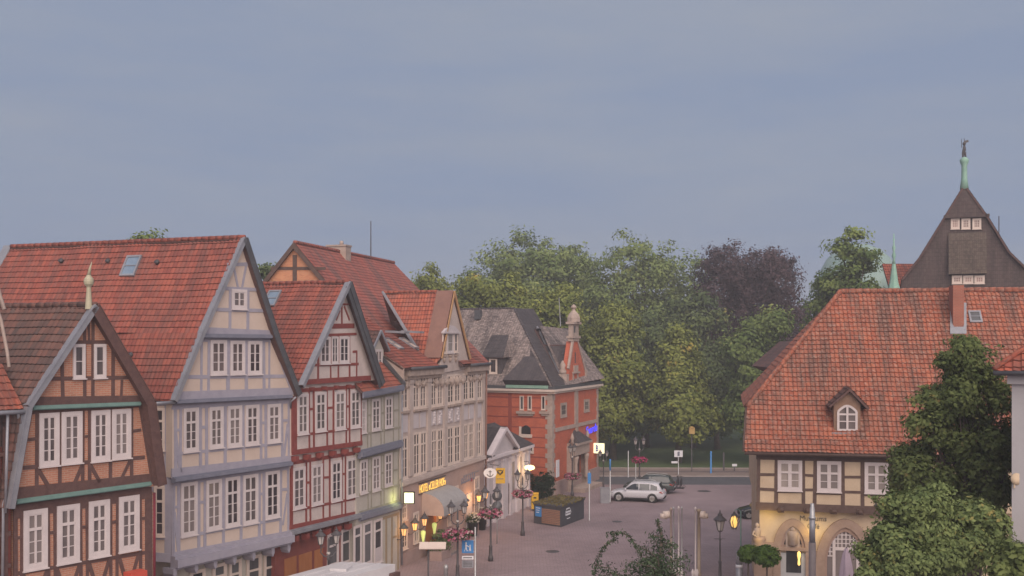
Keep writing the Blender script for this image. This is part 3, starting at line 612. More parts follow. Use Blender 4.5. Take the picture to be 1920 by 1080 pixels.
# ================================================================== RED HOUSE
def red_house():
    f0 = F((-10.8, 51.2), (-8.3, 57.0)); f1 = f0.sh(.22); f2 = f0.sh(.42)
    r = empty('red_house', f0.p(f0.L / 2, 0), 'gabled house of oxblood timber and whitish panels between the lilac grey and the sage houses', 'house')
    T, Pl = M['timber_red'], M['plaster_white']
    z1 = f0.uz(610, 975)[1]; z2 = f0.uz(610, 843)[1]; z3 = f0.uz(620, 716)[1]
    u0, u1 = f0.u(545), f0.u(674)
    body(f0, r, u0, u1, z1, z2, 9, Pl); body(f1, r, f1.u(548), f1.u(678), z2 + .01, z3, 9.1, Pl)
    wall(f2, r, [[(560, 722), (703, 713), (645, 545)]], Pl, -.4)
    ap = f2.px(645.5, 530, .35); el = f2.px(556, 724, .35); er = f2.px(708, 719, .35); bk = V((-.93, .37, 0)) * 9
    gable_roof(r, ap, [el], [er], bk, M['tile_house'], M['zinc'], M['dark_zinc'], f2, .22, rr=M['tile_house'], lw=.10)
    b = MB(); d = V((f2.N.x, f2.N.y, 0)); dn = V((f2.U.x, f2.U.y, 0)) * -.62 + V((0, 0, -.42))      # broad slate-hung underside of the right verge
    b.prism([ap - d * .02, er - d * .02, er - d * .02 + dn * .62, ap - d * .02 + dn * .62], d * .045); b.build('slate_verge', M['dark_zinc'], r)
    n = (el - ap).cross(bk).normalized(); n = n if n.z > 0 else -n
    skylight(r, hit(511, 561, ap, n), n, .8, 1.1)
    window(f2, r, 599.3, 618.6, 631.5, 682.6, 2, 0, 1, 3, .1); window(f2, r, 621, 633.3, 631, 681.6, 2, 0, 1, 3, .07, mull=.06); window(f2, r, 635.5, 654, 631, 681, 2, 0, 1, 3, .1)
    timber(f2, r, [(617, 612, 664, 610.5, .26), (588, 684.5, 672, 682.3, .15), (569, 716.5, 695, 708.5, .28), (606, 628.5, 668, 626, .14), (630, 600, 637, 582, .10), (655, 600, 645, 575, .10), (626, 571, 656, 570, .10), (644, 548, 566, 718, .16)], T,
           posts=[(576, 690, 714, .12), (596.3, 650, 713, .14), (619.7, 630, 712, .12), (634.2, 630, 711, .12), (655, 630, 710, .14), (668.5, 658, 709, .12), (640.5, 552, 612, .13)])
    timber(f2, r, [(661, 660, 669, 659, .12)], T)
    def brackets(f, xs, ya, yb, x0, x1, h):
        for x in xs:
            u = f.u(x); z = f.uz(x, ya + (yb - ya) * (x - x0) / (x1 - x0))[1]; b = MB(); b.fbox(f, u - .12, u + .12, z - h, z, -.15, .2); b.fbox(f, u - .1, u + .1, z - h * 1.25, z - h - .003, -.15, .12); b.build('jetty_bracket', T, r)
    def floor(f, wins, ps, top, rail, jet, mids):
        for a in wins: window(f, r, *a, 2, .27, 1, 3, .11)
        x0, x1 = top[0], top[2]
        timber(f, r, [(*top, .2), (*rail, .13), (*jet, .26)] + [(a, y, c, y - .8, .12) for a, c, y in mids], T,
               posts=[(x, top[1] + (top[3] - top[1]) * (x - x0) / (x1 - x0), jet[1] + (jet[3] - jet[1]) * (x - x0) / (x1 - x0), w_) for x, w_ in ps])
    floor(f1, ((557.4, 577.4, 738.7, 814.4), (590.8, 610.9, 735, 809), (627.4, 647, 733.4, 805.6), (656.6, 675, 731.7, 802)),
          ((552, .38), (579.6, .13), (588, .16), (613, .14), (625, .16), (649, .13), (655, .13), (677, .12)),
          (548, 733, 680, 724.5), (551, 817.6, 678, 801.5), (548, 849, 679, 831), ((580, 588, 767), (613, 625, 764.5), (649, 655, 762)))
    brackets(f1, (559, 582, 605, 628, 651, 671), 728, 719, 555, 680, .16); brackets(f1, (552, 575, 599, 623, 646, 668), 856, 838, 548, 676, .22)
    floor(f0, ((548.8, 571.4, 876, 953.4), (583.4, 603.8, 870.7, 946.4), (620.7, 639.7, 863.7, 939.3), (649.2, 669.4, 858.4, 932.3)),
          ((547, .22), (574, .13), (581.5, .14), (605.8, .13), (618, .16), (641.2, .12), (647.4, .12), (671.6, .2)),
          (545, 868, 676, 848), (546, 957.8, 672, 933.5), (543, 990, 674, 962), ((574, 582, 905), (606, 618, 895), (641, 647, 889)))
    moulding(f0, r, [(542, 999), (676, 966)], .16, .26, M['zinc'])
    fg = f0.sh(-.35); zg = z1 - .1
    b = MB(); b.fbox(fg, f0.u(527), f0.u(678), 0, zg, -8, 0); b.build('ground_floor', M['brown_red'], r)
    brackets(f0, (552, 572, 592, 612, 632, 652), 1006, 976, 545, 676, .26)
    for a in ((533, 555, 1045, 1095), (560, 584, 1037, 1092), (589, 604, 1030, 1090)):
        b = MB(); u0, u1 = fg.u(a[0]), fg.u(a[1]); zt = fg.uz((a[0] + a[1]) / 2, a[2])[1]; b.fbox(fg, u0, u1, .1, zt, .0, .03); b.build('wooden_shutter', M['orange_wood'], r)
    for a in ((613, 634, 999, 1062), (639, 657, 991, 1057)): window(fg, r, *a, 1, .36, 1, 1, .12, 'white_paint', 'glass_dark')
red_house()

# ================================================================== SAGE HOUSE
def sage_house():
    f0 = F((-8.25, 57.05), (-6.75, 61.55)); f1 = f0.sh(.14)
    r = empty('sage_house', f0.p(f0.L / 2, 0), 'slim sage grey timbered house with a dormer and blue grey mouldings beside the hotel', 'house')
    T, Pl = M['timber_sage'], M['plaster_sage']; ua, ub = f0.u(668), f0.u(749.5)
    z2 = f0.uz(715, 842)[1]; z3 = f0.uz(715, 728)[1]
    body(f0, r, ua, ub, 0, z2, 9, Pl); body(f1, r, f1.u(672), f1.u(751), z2 + .01, z3, 9, Pl)
    fe = f1.sh(.45); e0, e1 = fe.px(680, 737), fe.px(758, 725); e0.z = e1.z = (e0.z + e1.z) / 2
    up = V((-f0.N.x * 3.9, -f0.N.y * 3.9, 4.0)); tiles([e0, e1, e1 + up, e0 + up], M['tile_red'], 'roof', r)
    n = (e1 - e0).cross(up).normalized(); n = n if n.z > 0 else -n
    moulding(fe, r, [(681, 741), (757, 727)], .2, .06, M['mould_blue'], 'eaves_board')
    for a in ((677, 686, 750, 812), (697, 712, 747.5, 807), (721.8, 735, 744, 802)): window(f1, r, *a, 2, .27, 1, 3, .1)
    timber(f1, r, [(676, 748, 750, 736, .16), (676, 815, 750, 801, .13), (676, 846, 750, 828, .16), (687, 779, 696, 777.5, .1), (712.5, 775, 721, 773, .1), (736, 770, 748, 768, .1)], T,
           posts=[(689, 744, 842, .13), (695.3, 744, 842, .13), (714, 742, 838, .13), (720, 740, 836, .13), (737.5, 738, 834, .13), (747.5, 736, 832, .16)])
    moulding(f1, r, [(672, 852.5), (749.5, 832)], .26, .26, M['mould_blue'])
    for a in ((675, 688, 862, 925), (697.8, 712, 856, 920), (721, 734.4, 849.6, 911)): window(f0, r, *a, 2, .27, 1, 3, .1)
    timber(f0, r, [(673, 865, 749, 843, .16), (673, 928, 749, 909.5, .13), (673, 962, 749, 939, .16), (688.5, 894, 697, 892, .1), (712.5, 888, 720, 886, .1), (735, 882, 746, 880, .1)], T,
           posts=[(690, 858, 958, .13), (696, 856, 956, .13), (714, 850, 950, .13), (719.6, 848, 948, .13), (737, 845, 944, .13), (746.5, 842, 942, .16)])
    moulding(f0, r, [(672, 970), (748, 948)], .26, .24, M['mould_blue'])
    for a in ((663, 677, 985, 1058), (681, 696.5, 978, 1058), (701, 715.5, 973, 1055)): window(f0, r, *a, 1, .24, 1, 1, .1, 'white_paint', 'glass_dark')
    b = MB(); u0 = f0.u(702.5); u1 = f0.u(715); b.fbox(f0, u0, u1, .2, f0.uz(709, 1026)[1], .02, .05); b.build('poster_panel', M['stucco_pale'], r)
    timber(f0, r, [(718, 972, 748, 962, .16), (733, 1008, 748, 1004, .12)], M['door_tan'], posts=[(724, 968, 1075, .22), (734.5, 966, 1075, .2), (746, 962, 1075, .18)], name='door_posts')
    # dormer
    fd = f1.sh(-1.0); a, c = fd.u(694), fd.u(719.5); zt = fd.uz(707, 652)[1]; zb = fd.uz(707, 702)[1]; apx = (a + c) / 2 + .02; za = fd.uz(712, 621)[1]
    b = MB(); b.fpoly(fd, [(a, zb), (c, zb), (c, zt), (apx, za - .1), (a, zt)], -2.6, 0); b.build('dormer', M['plaster_sage'], r)
    window(fd, r, 702.5, 716, 655, 693, 2, 0, 1, 2, .1)
    bk = V((-f0.N.x, -f0.N.y, 0)) * 2.9; q = [fd.p(a - .22, zt - .18, .25), fd.p(apx, za, .25), fd.p(c + .22, zt - .18, .25)]
    tiles([q[0], q[1], q[1] + bk, q[0] + bk], M['tile_dark'], 'dormer_roof', r); tiles([q[1], q[2], q[2] + bk, q[1] + bk], M['tile_dark'], 'dormer_roof', r, seg=1)
    b = MB(); b.fbeam(fd, (a - .25, zt - .2), (apx, za + .02), .14, .22, .30); b.fbeam(fd, (apx, za + .021), (c + .25, zt - .2), .14, .215, .295); b.build('dormer_bargeboard', M['zinc'], r)
    b = MB(); sp = f1.px(749, 690, .1); b.prism([e1 + V((.02, .1, .05)), e1 + up + V((.02, .1, .05)), e1 + up + V((.02, .1, .45)), e1 + V((.02, .1, .3))], V((f0.U.x, f0.U.y, 0)) * .14); b.build('verge_board', M['dark_zinc'], r)
sage_house()

# ================================================================== BACK HOUSE with orange brick gable
def back_house():
    ap = P(552, 455, 68.0); zr = ap.z; Y2 = (zr - H) * FPX / (HY - 493); q = P(738, 493, Y2); ax = (q - ap); ax.z = 0; ln = ax.length; ax.normalize(); sd_ = V((ax.y, -ax.x, 0))
    r = empty('back_house', (ap.x, ap.y + 3, 0), 'large house behind the red gable with a rough orange brick gable and long faded roof', 'house')
    k = 7.2; dz = 8.2; e = q
    rl = [ap, ap + sd_ * k - V((0, 0, dz)), q + sd_ * k - V((0, 0, dz)) + ax * 3.4, q]
    hipe = [q, q + sd_ * k - V((0, 0, dz)) + ax * 3.4, q - sd_ * k - V((0, 0, dz)) + ax * 3.4]
    tiles(rl, M['tile_far'], 'roof', r, .2, .3, .012, .02, 1); tiles(hipe, M['tile_far'], 'roof', r, .2, .3, .012, .02, 1)
    ll = [ap, ap - sd_ * k - V((0, 0, dz)), q - sd_ * k - V((0, 0, dz)) + ax * 3.4, q]; tiles(ll, M['tile_far'], 'roof', r, .2, .3, .012, .02, 1)
    b = MB(); a0 = ap + ax * .10 - V((0, 0, .30)); b.prism([a0, a0 + sd_ * k * .93 - V((0, 0, dz * .93)), a0 - sd_ * k * .93 - V((0, 0, dz * .93))], ax * .4)
    w_ = k * .93; b.prism([a0 + sd_ * w_ - V((0, 0, dz * .93)), a0 + sd_ * w_ - V((0, 0, zr - .4)), a0 - sd_ * w_ - V((0, 0, zr - .4)), a0 - sd_ * w_ - V((0, 0, dz * .93))], ax * (ln + 2))
    b.build('wall', M['brick_back'], r)
    b = MB(); f_ = F((a0 - sd_ * 5).xy, (a0 + sd_ * 5).xy)
    for l in ((553, 478, 553, 530, .30), (508, 503, 610, 503.5, .2)): b.fbeam(f_, f_.uz(*l[:2]), f_.uz(*l[2:4]), l[4], -.05, .04)
    b.build('timber_frame', M['timber_museum'], r)
    b = MB()
    for s in (1, -1):
        dn = sd_ * s * k - V((0, 0, dz)); b.prism([ap - ax * .1, ap + dn - ax * .1, ap + dn - ax * .1 - V((0, 0, .4)), ap - ax * .1 - V((0, 0, .4))], -ax * .08)
    b.build('bargeboard', M['timber_museum'], r)
    b = MB(); ridge(b, ap + V((0, 0, .04)), q + V((0, 0, .04)), .13); b.build('ridge_tiles', M['tile_far'], r)
    b = MB(); c = ap + ax * 7.6; b.box(c + V((-.2, 0, -.55)), (1.5, .9, 1.9), 0, R(-15)); b.box(c + V((-.2, 0, .45)), (1.62, 1.02, .12), 0, R(-15)); b.tube(c + V((0, 0, .5)), c + V((0, 0, .82)), .16, .13, 8); b.build('chimney', M['stone_pale'], r)
    b = MB(); c = ap + ax * 13.2; b.tube(c, c + V((0, 0, 2.9)), .05, .035, 6); b.build('antenna', M['iron'], r)
    b = MB(); p0 = P(611, 520, 68.4); b.prism([P(588, 506, 68.3), P(613, 533, 68.3), P(594, 533, 68.3)], ax * .06); b.build('verge_flashing', M['stone_pale'], r)
back_house()
# ================================================================== HOTEL
FH = F((-6.75, 61.7), (-2.02, 75.6))
def hotel():
    f = FH; r = empty('hotel', f.p(f.L / 2, 0), 'long beige stucco hotel with paired tall windows, a stepped out gable and lit yellow lettering', 'hotel')
    Pl = M['plaster_hotel']; zt = f.uz(800, 690)[1]; zg = f.uz(828, 880)[1] - .12
    uA, uB = f.u(749.5), f.u(907)
    body(f, r, uA, uB, zg, zt, 9, Pl, 'upper_wall'); body(f.sh(.03), r, uA, uB, 0, zg - .002, 9, M['hotel_ground'], 'ground_floor_wall')
    moulding(f, r, [(749.5, 908), (906.5, 857)], .22, .22, Pl, 'string_course')
    # eaves
    for a, c in ((758, 823.5), (871, 909)):
        b = MB(); fe = f.sh(.0); u0, u1 = fe.u(a), fe.u(c); b.fbox(fe, u0, u1, zt - .42, zt - .05, -.05, .38); b.fbox(fe, u0, u1, zt - .62, zt - .422, -.05, .2); b.build('cornice', M['stone_pale'], r)
        b = MB(); p, q = fe.p(u0 - .05, zt + .05, .46), fe.p(u1 + .1, zt + .05, .46); b.tube(p, q, .11, .11, 8); b.fbox(fe, u0, u1, zt - .048, zt + .02, -.1, .5); b.build('gutter', M['dark_zinc'], r)
    # roofs
    fo = f.sh(.5); back = V((-f.N.x, -f.N.y, 0))
    def slope(x0, x1, dp, rise): a, c = fo.p(fo.u(x0), zt + .1), fo.p(fo.u(x1), zt + .1); s = back * dp + V((0, 0, rise)); return [a, c, c + s, a + s]
    ml = slope(757, 826, 5.2, 3.1); tiles(ml, M['tile_house'], 'roof', r); mr = slope(869, 914, 5.2, 3.1); tiles(mr, M['tile_house'], 'roof', r)
    b = MB(); b.prism([ml[0], ml[3], ml[3] - V((0, 0, 2)), ml[0] - V((0, 0, 1.0))], V((f.U.x, f.U.y, 0)) * .1); b.build('verge_wall', M['stone_pale'], r)
    n = (ml[1] - ml[0]).cross(ml[3] - ml[0]).normalized(); n = n if n.z > 0 else -n
    for x, y in ((737, 646), (766, 645)):
        c = hit(x, y, ml[0], n); skylight(r, c, n, .78, 1.3, glass='cream_paint')
        ns = (n * .75 + V((f.N.x, f.N.y, 0)) * -.1 + V((0, 0, .9))).normalized(); skylight(r, c + n * .55 + back * -.0 + V((0, 0, .25)), V((f.N.x * .05, f.N.y * .05, 1)).normalized(), .78, 1.3, name='open_sash')
    # cross gable
    fg = f.sh(.12); ap = fg.px(849, 546, .05); zb = fg.uz(850, 673)[1]
    lft = fg.px(825, 672, .05); rgt = fg.px(879, 672, .05); ue = P(718, 548, (ap.z - H) * FPX / (HY - 548)) - ap; ue.z = 0
    nl = (lft - ap).cross(ue).normalized(); nl = nl if nl.z > 0 else -nl
    tiles([ap, ap + ue, hit(784, 659, ap, nl), hit(812, 690, ap, nl), lft], M['tile_red'], 'roof', r)
    tiles([ap, ap + ue, rgt + ue, rgt], M['tile_red'], 'roof', r, seg=1)
    b = MB(); d = V((f.N.x, f.N.y, 0)); w_ = ue.normalized() * 1.15
    b.prism([ap + nl * .05 + d * .02, lft + nl * .05 + d * .02, lft + nl * .05 + w_, ap + nl * .05 + w_], nl * .07)
    b.build('verge_cladding', M['copper_brown'], r)
    b = MB(); e_ = hit(784, 659, ap, nl); b.tube(ap + ue + nl * .06, e_ + nl * .06, .10, .13, 6); b.build('valley_flashing', M['zinc'], r)
    b = MB(); ridge(b, ap + w_, ap + ue); b.build('ridge_tiles', M['tile_red'], r)
    b = MB(); nr = (rgt - ap).cross(d).normalized()
    if nr.z > 0: nr = -nr
    b.prism([ap + d * .06 - nr * .06, rgt + d * .06 - nr * .06, rgt + d * .06 + nr * .16, ap + d * .06 + nr * .16], d * .06)
    b.prism([ap - d * .32, rgt - d * .32, rgt + d * .055, ap + d * .055], nr * .07)
    nl2 = -nl; b.prism([ap + d * .06 - nl2 * .06, lft + d * .06 - nl2 * .06, lft + d * .06 + nl2 * .13, ap + d * .06 + nl2 * .13], d * .055); b.build('bargeboard', M['orange_soffit'], r)
    b = MB(); a = fg.uz
    b.fpoly(fg, [a(827, 700), a(878, 690), a(878, 668), a(875, 655), a(849, 556), a(828, 655), a(827, 668)], -.6, 0); b.build('gable_wall', Pl, r)
    # attic window group under a segment pediment
    window(fg, r, 829.5, 836.5, 623, 663, 1, 0, 1, 2, .1, 'cream_paint'); window(fg, r, 838, 849.5, 623, 662, 1, 0, 1, 2, .1, 'white_paint', 'glass_blind'); window(fg, r, 851, 857.5, 623, 661, 1, 0, 1, 2, .1, 'cream_paint')
    b = MB(); u0, u1 = fg.u(829), fg.u(858); z = fg.uz(843, 622)[1]; pts = [(u0 + (u1 - u0) * i / 10, z + .42 * math.sin(math.pi * i / 10)) for i in range(11)]
    b.fpoly(fg, pts, -.02, .16); b.fbox(fg, u0 - .1, u1 + .1, z - .12, z - .001, -.02, .2); b.build('pediment', M['stucco_pale'], r)
    for x in (832, 843, 854):
        b = MB(); u = fg.u(x); z = fg.uz(843, 665)[1]; b.fbox(fg, u - .2, u + .2, z - .12, z, -.02, .2); b.lathe(fg.p(u, z - .52, .02), [(.04, 0), (.15, .15), (.17, .3), (.1, .4)], 8); b.build('bracket', M['stone_pale'], r)
    # swags and shell ornaments under the eaves
    for x, s in ((781, .3), (792, .3), (816, .38), (826, .42), (835, .42), (845, .42), (855, .42), (865, .4), (880, .3), (888, .3), (897, .3), (760, .32)):
        u = f.u(x); z = zt - .95; b = MB()
        b.lathe(f.p(u, z - s, 0), [(.05, 0), (s * .55, s * .4), (s * .7, s), (s * .45, s * 1.5), (.06, s * 1.8)], 8)
        for q in (-1, 1): b.path([f.p(u, z + s * .4, .12), f.p(u + q * s * .8, z - s * .2, .14), f.p(u + q * s * 1.3, z + s * .3, .05)], [.07, .09, .04], 6)
        b.build('ornament', M['stone_pale'], r)
    # pilasters
    b = MB()
    for x in (753.5 - 5, 769.2, 803, 833.8, 864.8, 890.8, 905.5):
        u = f.u(x); w2 = .26 if x > 752 else .1; b.fbox(f, u - w2, u + w2, zg + .3, zt - .65, -.02, .10); b.fbox(f, u - w2 - .05, u + w2 + .05, zt - .9, zt - .652, -.02, .15)
    b.build('pilasters', Pl, r)
    top = ((749.8, 764, 731, 771), (773, 784.8, 708, 766.5), (786.2, 798, 705.5, 764.5), (806.7, 817.2, 704.3, 762.5), (818.8, 829, 703.5, 760.5), (838, 849.3, 702.6, 757.5), (851, 862, 701.5, 755), (867.5, 877, 700.5, 752), (878.3, 888, 699.5, 750.2), (893.7, 902.5, 698.5, 748.5))
    bot = ((750.5, 763.5, 819, 898), (774, 785.7, 811, 891.5), (787.3, 799, 809, 888.5), (807.5, 818, 805.5, 880), (819.5, 829.7, 804, 877.5), (838, 849, 800, 871), (850.8, 861.5, 798, 868), (868.6, 877, 795, 861.5), (878.3, 886.7, 793, 859.5), (892.3, 900.8, 790.5, 854))
    for k, (a, c) in enumerate(zip(top, bot)):
        if k: window(f, r, *a, 2, .27, 1, 3, .09, 'cream_paint', mull=.1)
        else: window(f, r, a[0], a[1], 706, 769, 2, .27, 1, 3, .1, 'cream_paint', mull=.1)
        window(f, r, *c, 2, .27, 1, 3, .09, 'cream_paint', mull=.1)
        yt, yb = (a[3] if k else 770) + 7, c[2] - 8; u0, u1 = f.u(a[0] + .8), f.u(a[1] - .8); z1, z0 = f.uz((a[0] + a[1]) / 2, yt)[1], f.uz((a[0] + a[1]) / 2, yb)[1]
        b = MB(); b.fbox(f, u0, u1, z0, z1, -.02, .05)
        if 3 <= k <= 6:
            for i in range(5): b.lathe(f.p((u0 + u1) / 2 + rnd.uniform(-.25, .25) * (u1 - u0), z0 + (z1 - z0) * (.15 + .17 * i), .03), [(.03, -.14), (.13, -.05), (.15, .05), (.04, .14)], 7)
        b.build('relief_panel', M['stucco_pale'], r)
        b = MB(); zz = z1 + .08; b.fbox(f, u0 - .12, u1 + .12, zz, zz + .12, -.02, .2); b.fbox(f, u0, u1, zz - .1, zz - .001, -.02, .1); b.build('window_ledge', M['stone_pale'], r)
    # ground floor openings
    f2 = f.sh(.03)
    for a in ((751.5, 762, 938, 976), (752, 763, 990, 1030), (775, 784.5, 960, 1018), (838, 845, 916, 985), (850, 858.5, 911, 948), (889, 898, 893, 965)): window(f2, r, *a, 2 if a[3] < 1000 else 2, .3, 1, 2, .12, 'cream_paint', mull=.08)
    b = MB(); u0, u1 = f2.u(798), f2.u(817); zd = f2.uz(808, 952)[1]; b.fbox(f2, u0, u1, .3, zd, -.02, .03); b.build('entrance_door', M['orange_wood'], r)
    b = MB(); u0, u1 = f2.u(874), f2.u(884); zd = f2.uz(878, 925)[1]; b.fbox(f2, u0, u1, .1, zd, -.02, .04); b.build('side_door', M['stucco_pale'], r)
    # entrance canopy
    u0, u1 = f2.u(790), f2.u(836); za, zc = f2.uz(800, 921)[1], f2.uz(800, 962)[1]; b = MB(); seg = 7; pr = []
    for i in range(seg + 1): a_ = math.pi / 2 * i / seg; pr.append((1.5 * math.sin(a_), zc + .35 + (za - zc - .35) * math.cos(a_)))
    for i in range(seg): b.face([f2.p(u0, pr[i][1], pr[i][0] + .02), f2.p(u1, pr[i][1], pr[i][0] + .02), f2.p(u1, pr[i + 1][1], pr[i + 1][0] + .02), f2.p(u0, pr[i + 1][1], pr[i + 1][0] + .02)], 0, True)
    b.face([f2.p(u0, pr[-1][1], 1.52), f2.p(u1, pr[-1][1], 1.52), f2.p(u1, zc, 1.52), f2.p(u0, zc, 1.52)])
    for u in (u0, u1): b.face([f2.p(u, z, dd + .02) for dd, z in pr] + [f2.p(u, zc, 1.52), f2.p(u, zc, .02)], 0 if u == u1 else 1)
    b.build('canopy', [M['canvas_grey'], M['canvas_rose']], r, recalc=False)
    # steps with a low planter wall by the entrance
    b = MB()
    for i in range(3): b.fbox(f2, f2.u(799) + .1 * i, f2.u(818) - .1 * i, .14 * i, .14 * (i + 1) - .003, .04, 1.5 - .4 * i)
    b.build('entrance_steps', M['plinth'], r)
    b = MB(); b.fbox(f2, f2.u(751), f2.u(796), 0, .8, 0, .08); b.fbox(f2, f2.u(822), f2.u(905), 0, .5, 0, .07); b.build('plinth', M['plinth_rose'], r)
    pipe(r, [f.p(f.u(907.5), zt, .2), f.p(f.u(907.5), .2, .12)], .06, 'copper_brown'); pipe(r, [f.p(f.u(750.2), zt - 1.5, .12), f.p(f.u(750.2), .2, .12)], .06, 'zinc')
    return r
hotel()
def text_mesh(s, size=1.0, depth=.02, shear=0.0, sx=1.0, bold=0.0):
    c = bpy.data.curves.new('lettering', 'FONT'); c.body = s; c.size = size; c.extrude = depth; c.shear = shear; c.align_x = 'CENTER'; c.align_y = 'CENTER'; c.offset = bold; c.resolution_u = 3
    o = bpy.data.objects.new('lettering', c); col.objects.link(o); bpy.context.view_layer.update()
    me = bpy.data.meshes.new_from_object(o.evaluated_get(bpy.context.evaluated_depsgraph_get())); bpy.data.objects.remove(o); bpy.data.curves.remove(c)
    return me
def lettering(f, s, x0, x1, yc, hgt, d, mat, par=None, depth=.03, name='lettering', shear=0.0, bold=0.0, tilt=0.0):
    me = text_mesh(s, 1.0, .01, shear, bold=bold); xs = [v.co.x for v in me.vertices]; ys = [v.co.y for v in me.vertices]; W_ = max(xs) - min(xs); h0 = max(ys) - min(ys)
    u0, u1 = f.u(x0), f.u(x1); z = f.uz((x0 + x1) / 2, yc)[1]; cx, cy = (max(xs) + min(xs)) / 2, (max(ys) + min(ys)) / 2; off = V((0, 0, 0)); q = par
    while q is not None: off += q.location; q = q.parent
    for v in me.vertices:
        a = (v.co.x - cx) / W_ * (u1 - u0); v.co = f.p((u0 + u1) / 2 + a, z + (v.co.y - cy) / h0 * hgt + a * tilt, d + (v.co.z + .01) / .02 * depth) - off
    me.materials.append(mat); o = bpy.data.objects.new(name, me); col.objects.link(o)
    if par is not None: o.parent = par
    return o
r = empty('hotel_sign', FH.p(FH.u(808), FH.uz(808, 910)[1], .1), 'glowing yellow letters reading HOTEL CELLER HOF above the hotel canopy', 'sign')
b = MB(); z = FH.uz(808, 909)[1]; b.fbox(FH, FH.u(783), FH.u(833), z - .36, z - .30, .06, .12); b.fbox(FH, FH.u(783), FH.u(833), z + .3, z + .36, .06, .12); b.build('rail', M['iron'], r)
lettering(FH, 'HOTEL \u00abCELLER HOF\u00bb', 784, 832.5, 909.5, .50, .10, M['lit_letters'], r, .02, bold=-.008)
r = empty('wall_sign', FH.p(FH.u(880), FH.uz(880, 900)[1], .1), 'faded blue grey strokes with a red dot on the hotel wall', 'sign')
b = MB()
for i in range(7): u = FH.u(864 + i * 3.9); z = FH.uz(864 + i * 3.9, 903 - i * 1.6)[1]; b.fbeam(FH, (u, z - .2), (u + .12, z + .22 + (i % 3) * .06), .09, .04, .08); b.fbeam(FH, (u, z - .15), (u + .3, z - .1), .07, .042, .079)
b.build('strokes', M['mould_blue'], r)
b = MB(); u, z = FH.uz(882.5, 899.5); b.fbox(FH, u - .1, u + .1, z - .1, z + .1, .04, .085); b.build('red_dot', M['red_down'], r)
b = MB(); b.fbeam(FH, FH.uz(868, 893), FH.uz(896, 883), .05, .04, .07); b.build('rail', M['zinc'], r)

# ================================================================== WHITE PEDIMENT BUILDING
def pediment_house():
    f = F((-2.02, 75.7), (1.42, 85.6)); r = empty('pediment_building', f.p(f.L / 2, 0), 'low white classical building with pilasters and a slate roofed pediment', 'building')
    Wm = M['stucco_white']; u0, u1 = f.u(907), f.u(991.5); ze = f.uz(950, 857)[1]; zt = f.uz(950, 846)[1]
    body(f, r, u0, u1, 0, ze, 6, Wm)
    b = MB(); b.fbox(f, u0, u1 + .25, ze, ze + (zt - ze) * .5, -.3, .12); b.fbox(f, u0, u1 + .35, ze + (zt - ze) * .5 + .002, zt, -.3, .38); b.build('entablature', Wm, r)
    a, c, t = f.uz(915, 848), f.uz(964, 838), f.uz(941.5, 803); zz = zt + .002; bk = V((-f.N.x, -f.N.y, 0)) * 5.5
    b = MB(); b.fpoly(f, [(a[0], zz), (c[0], zz), (t[0], t[1] - .25)], -.3, .1); b.build('tympanum', M['stucco_pale'], r)
    b = MB(); b.fbeam(f, (a[0] - .2, zz + .06), (t[0], t[1]), .26, -.1, .4); b.fbeam(f, (t[0], t[1] + .001), (c[0] + .2, zz + .06), .26, -.1, .395); b.build('raking_cornice', Wm, r)
    A_, T_, C_ = f.p(a[0] - .4, zz, .38), f.p(t[0], t[1] + .14, .38), f.p(c[0] + .4, zz, .38)
    tiles([A_, T_, T_ + bk, A_ + bk], M['slate_dark'], 'roof', r, .26, .17, .0, .015, 1); tiles([T_, C_, C_ + bk, T_ + bk], M['slate_dark'], 'roof', r, .26, .17, 0, .015, 1)
    e0, e1 = f.p(c[0] - .6, zt + .01, .36), f.p(u1 + .35, zt + .01, .36); up = V((-f.N.x * 3.5, -f.N.y * 3.5, 1.7)); tiles([e0, e1, e1 + up, e0 + up], M['slate_dark'], 'roof', r, .26, .17, 0, .015, 1)
    e0, e1 = f.p(u0, zt + .01, .36), f.p(a[0] + .6, zt + .01, .36); tiles([e0, e1, e1 + up, e0 + up], M['slate_dark'], 'roof', r, .26, .17, 0, .015, 1)
    b = MB()
    for x in (912, 927, 942, 955.5, 968, 979.5, 989.5): u = f.u(x); b.fbox(f, u - .22, u + .22, .9, ze - .2, -.02, .14); b.fbox(f, u - .28, u + .28, ze - .2 + .002, ze - .002, -.02, .2); b.fbox(f, u - .27, u + .27, 0, .898, -.02, .18)
    b.build('pilasters', Wm, r)
    for x, y in ((961.5, 866), (978, 856)):
        b = MB(); u = f.u(x); z = f.uz(x, y)[1]; b.fbox(f, u - .36, u + .36, 1.1, z, -.02, .03); b.build('doorway', M['doorway_dark'], r)
    b = MB(); u = f.u(956); b.fbox(f, u - .35, u + .3, .1, f.uz(956, 905)[1], .01, .05); b.build('open_door', M['timber_brown'], r)
    for x in (918.5, 934.5): b = MB(); u = f.u(x); z = f.uz(x, 875 - (x - 918) * .3)[1]; b.fbox(f, u - .55, u + .55, 1.4, z, .0, .035); b.build('blind_panel', M['stucco_pale'], r)
pediment_house()

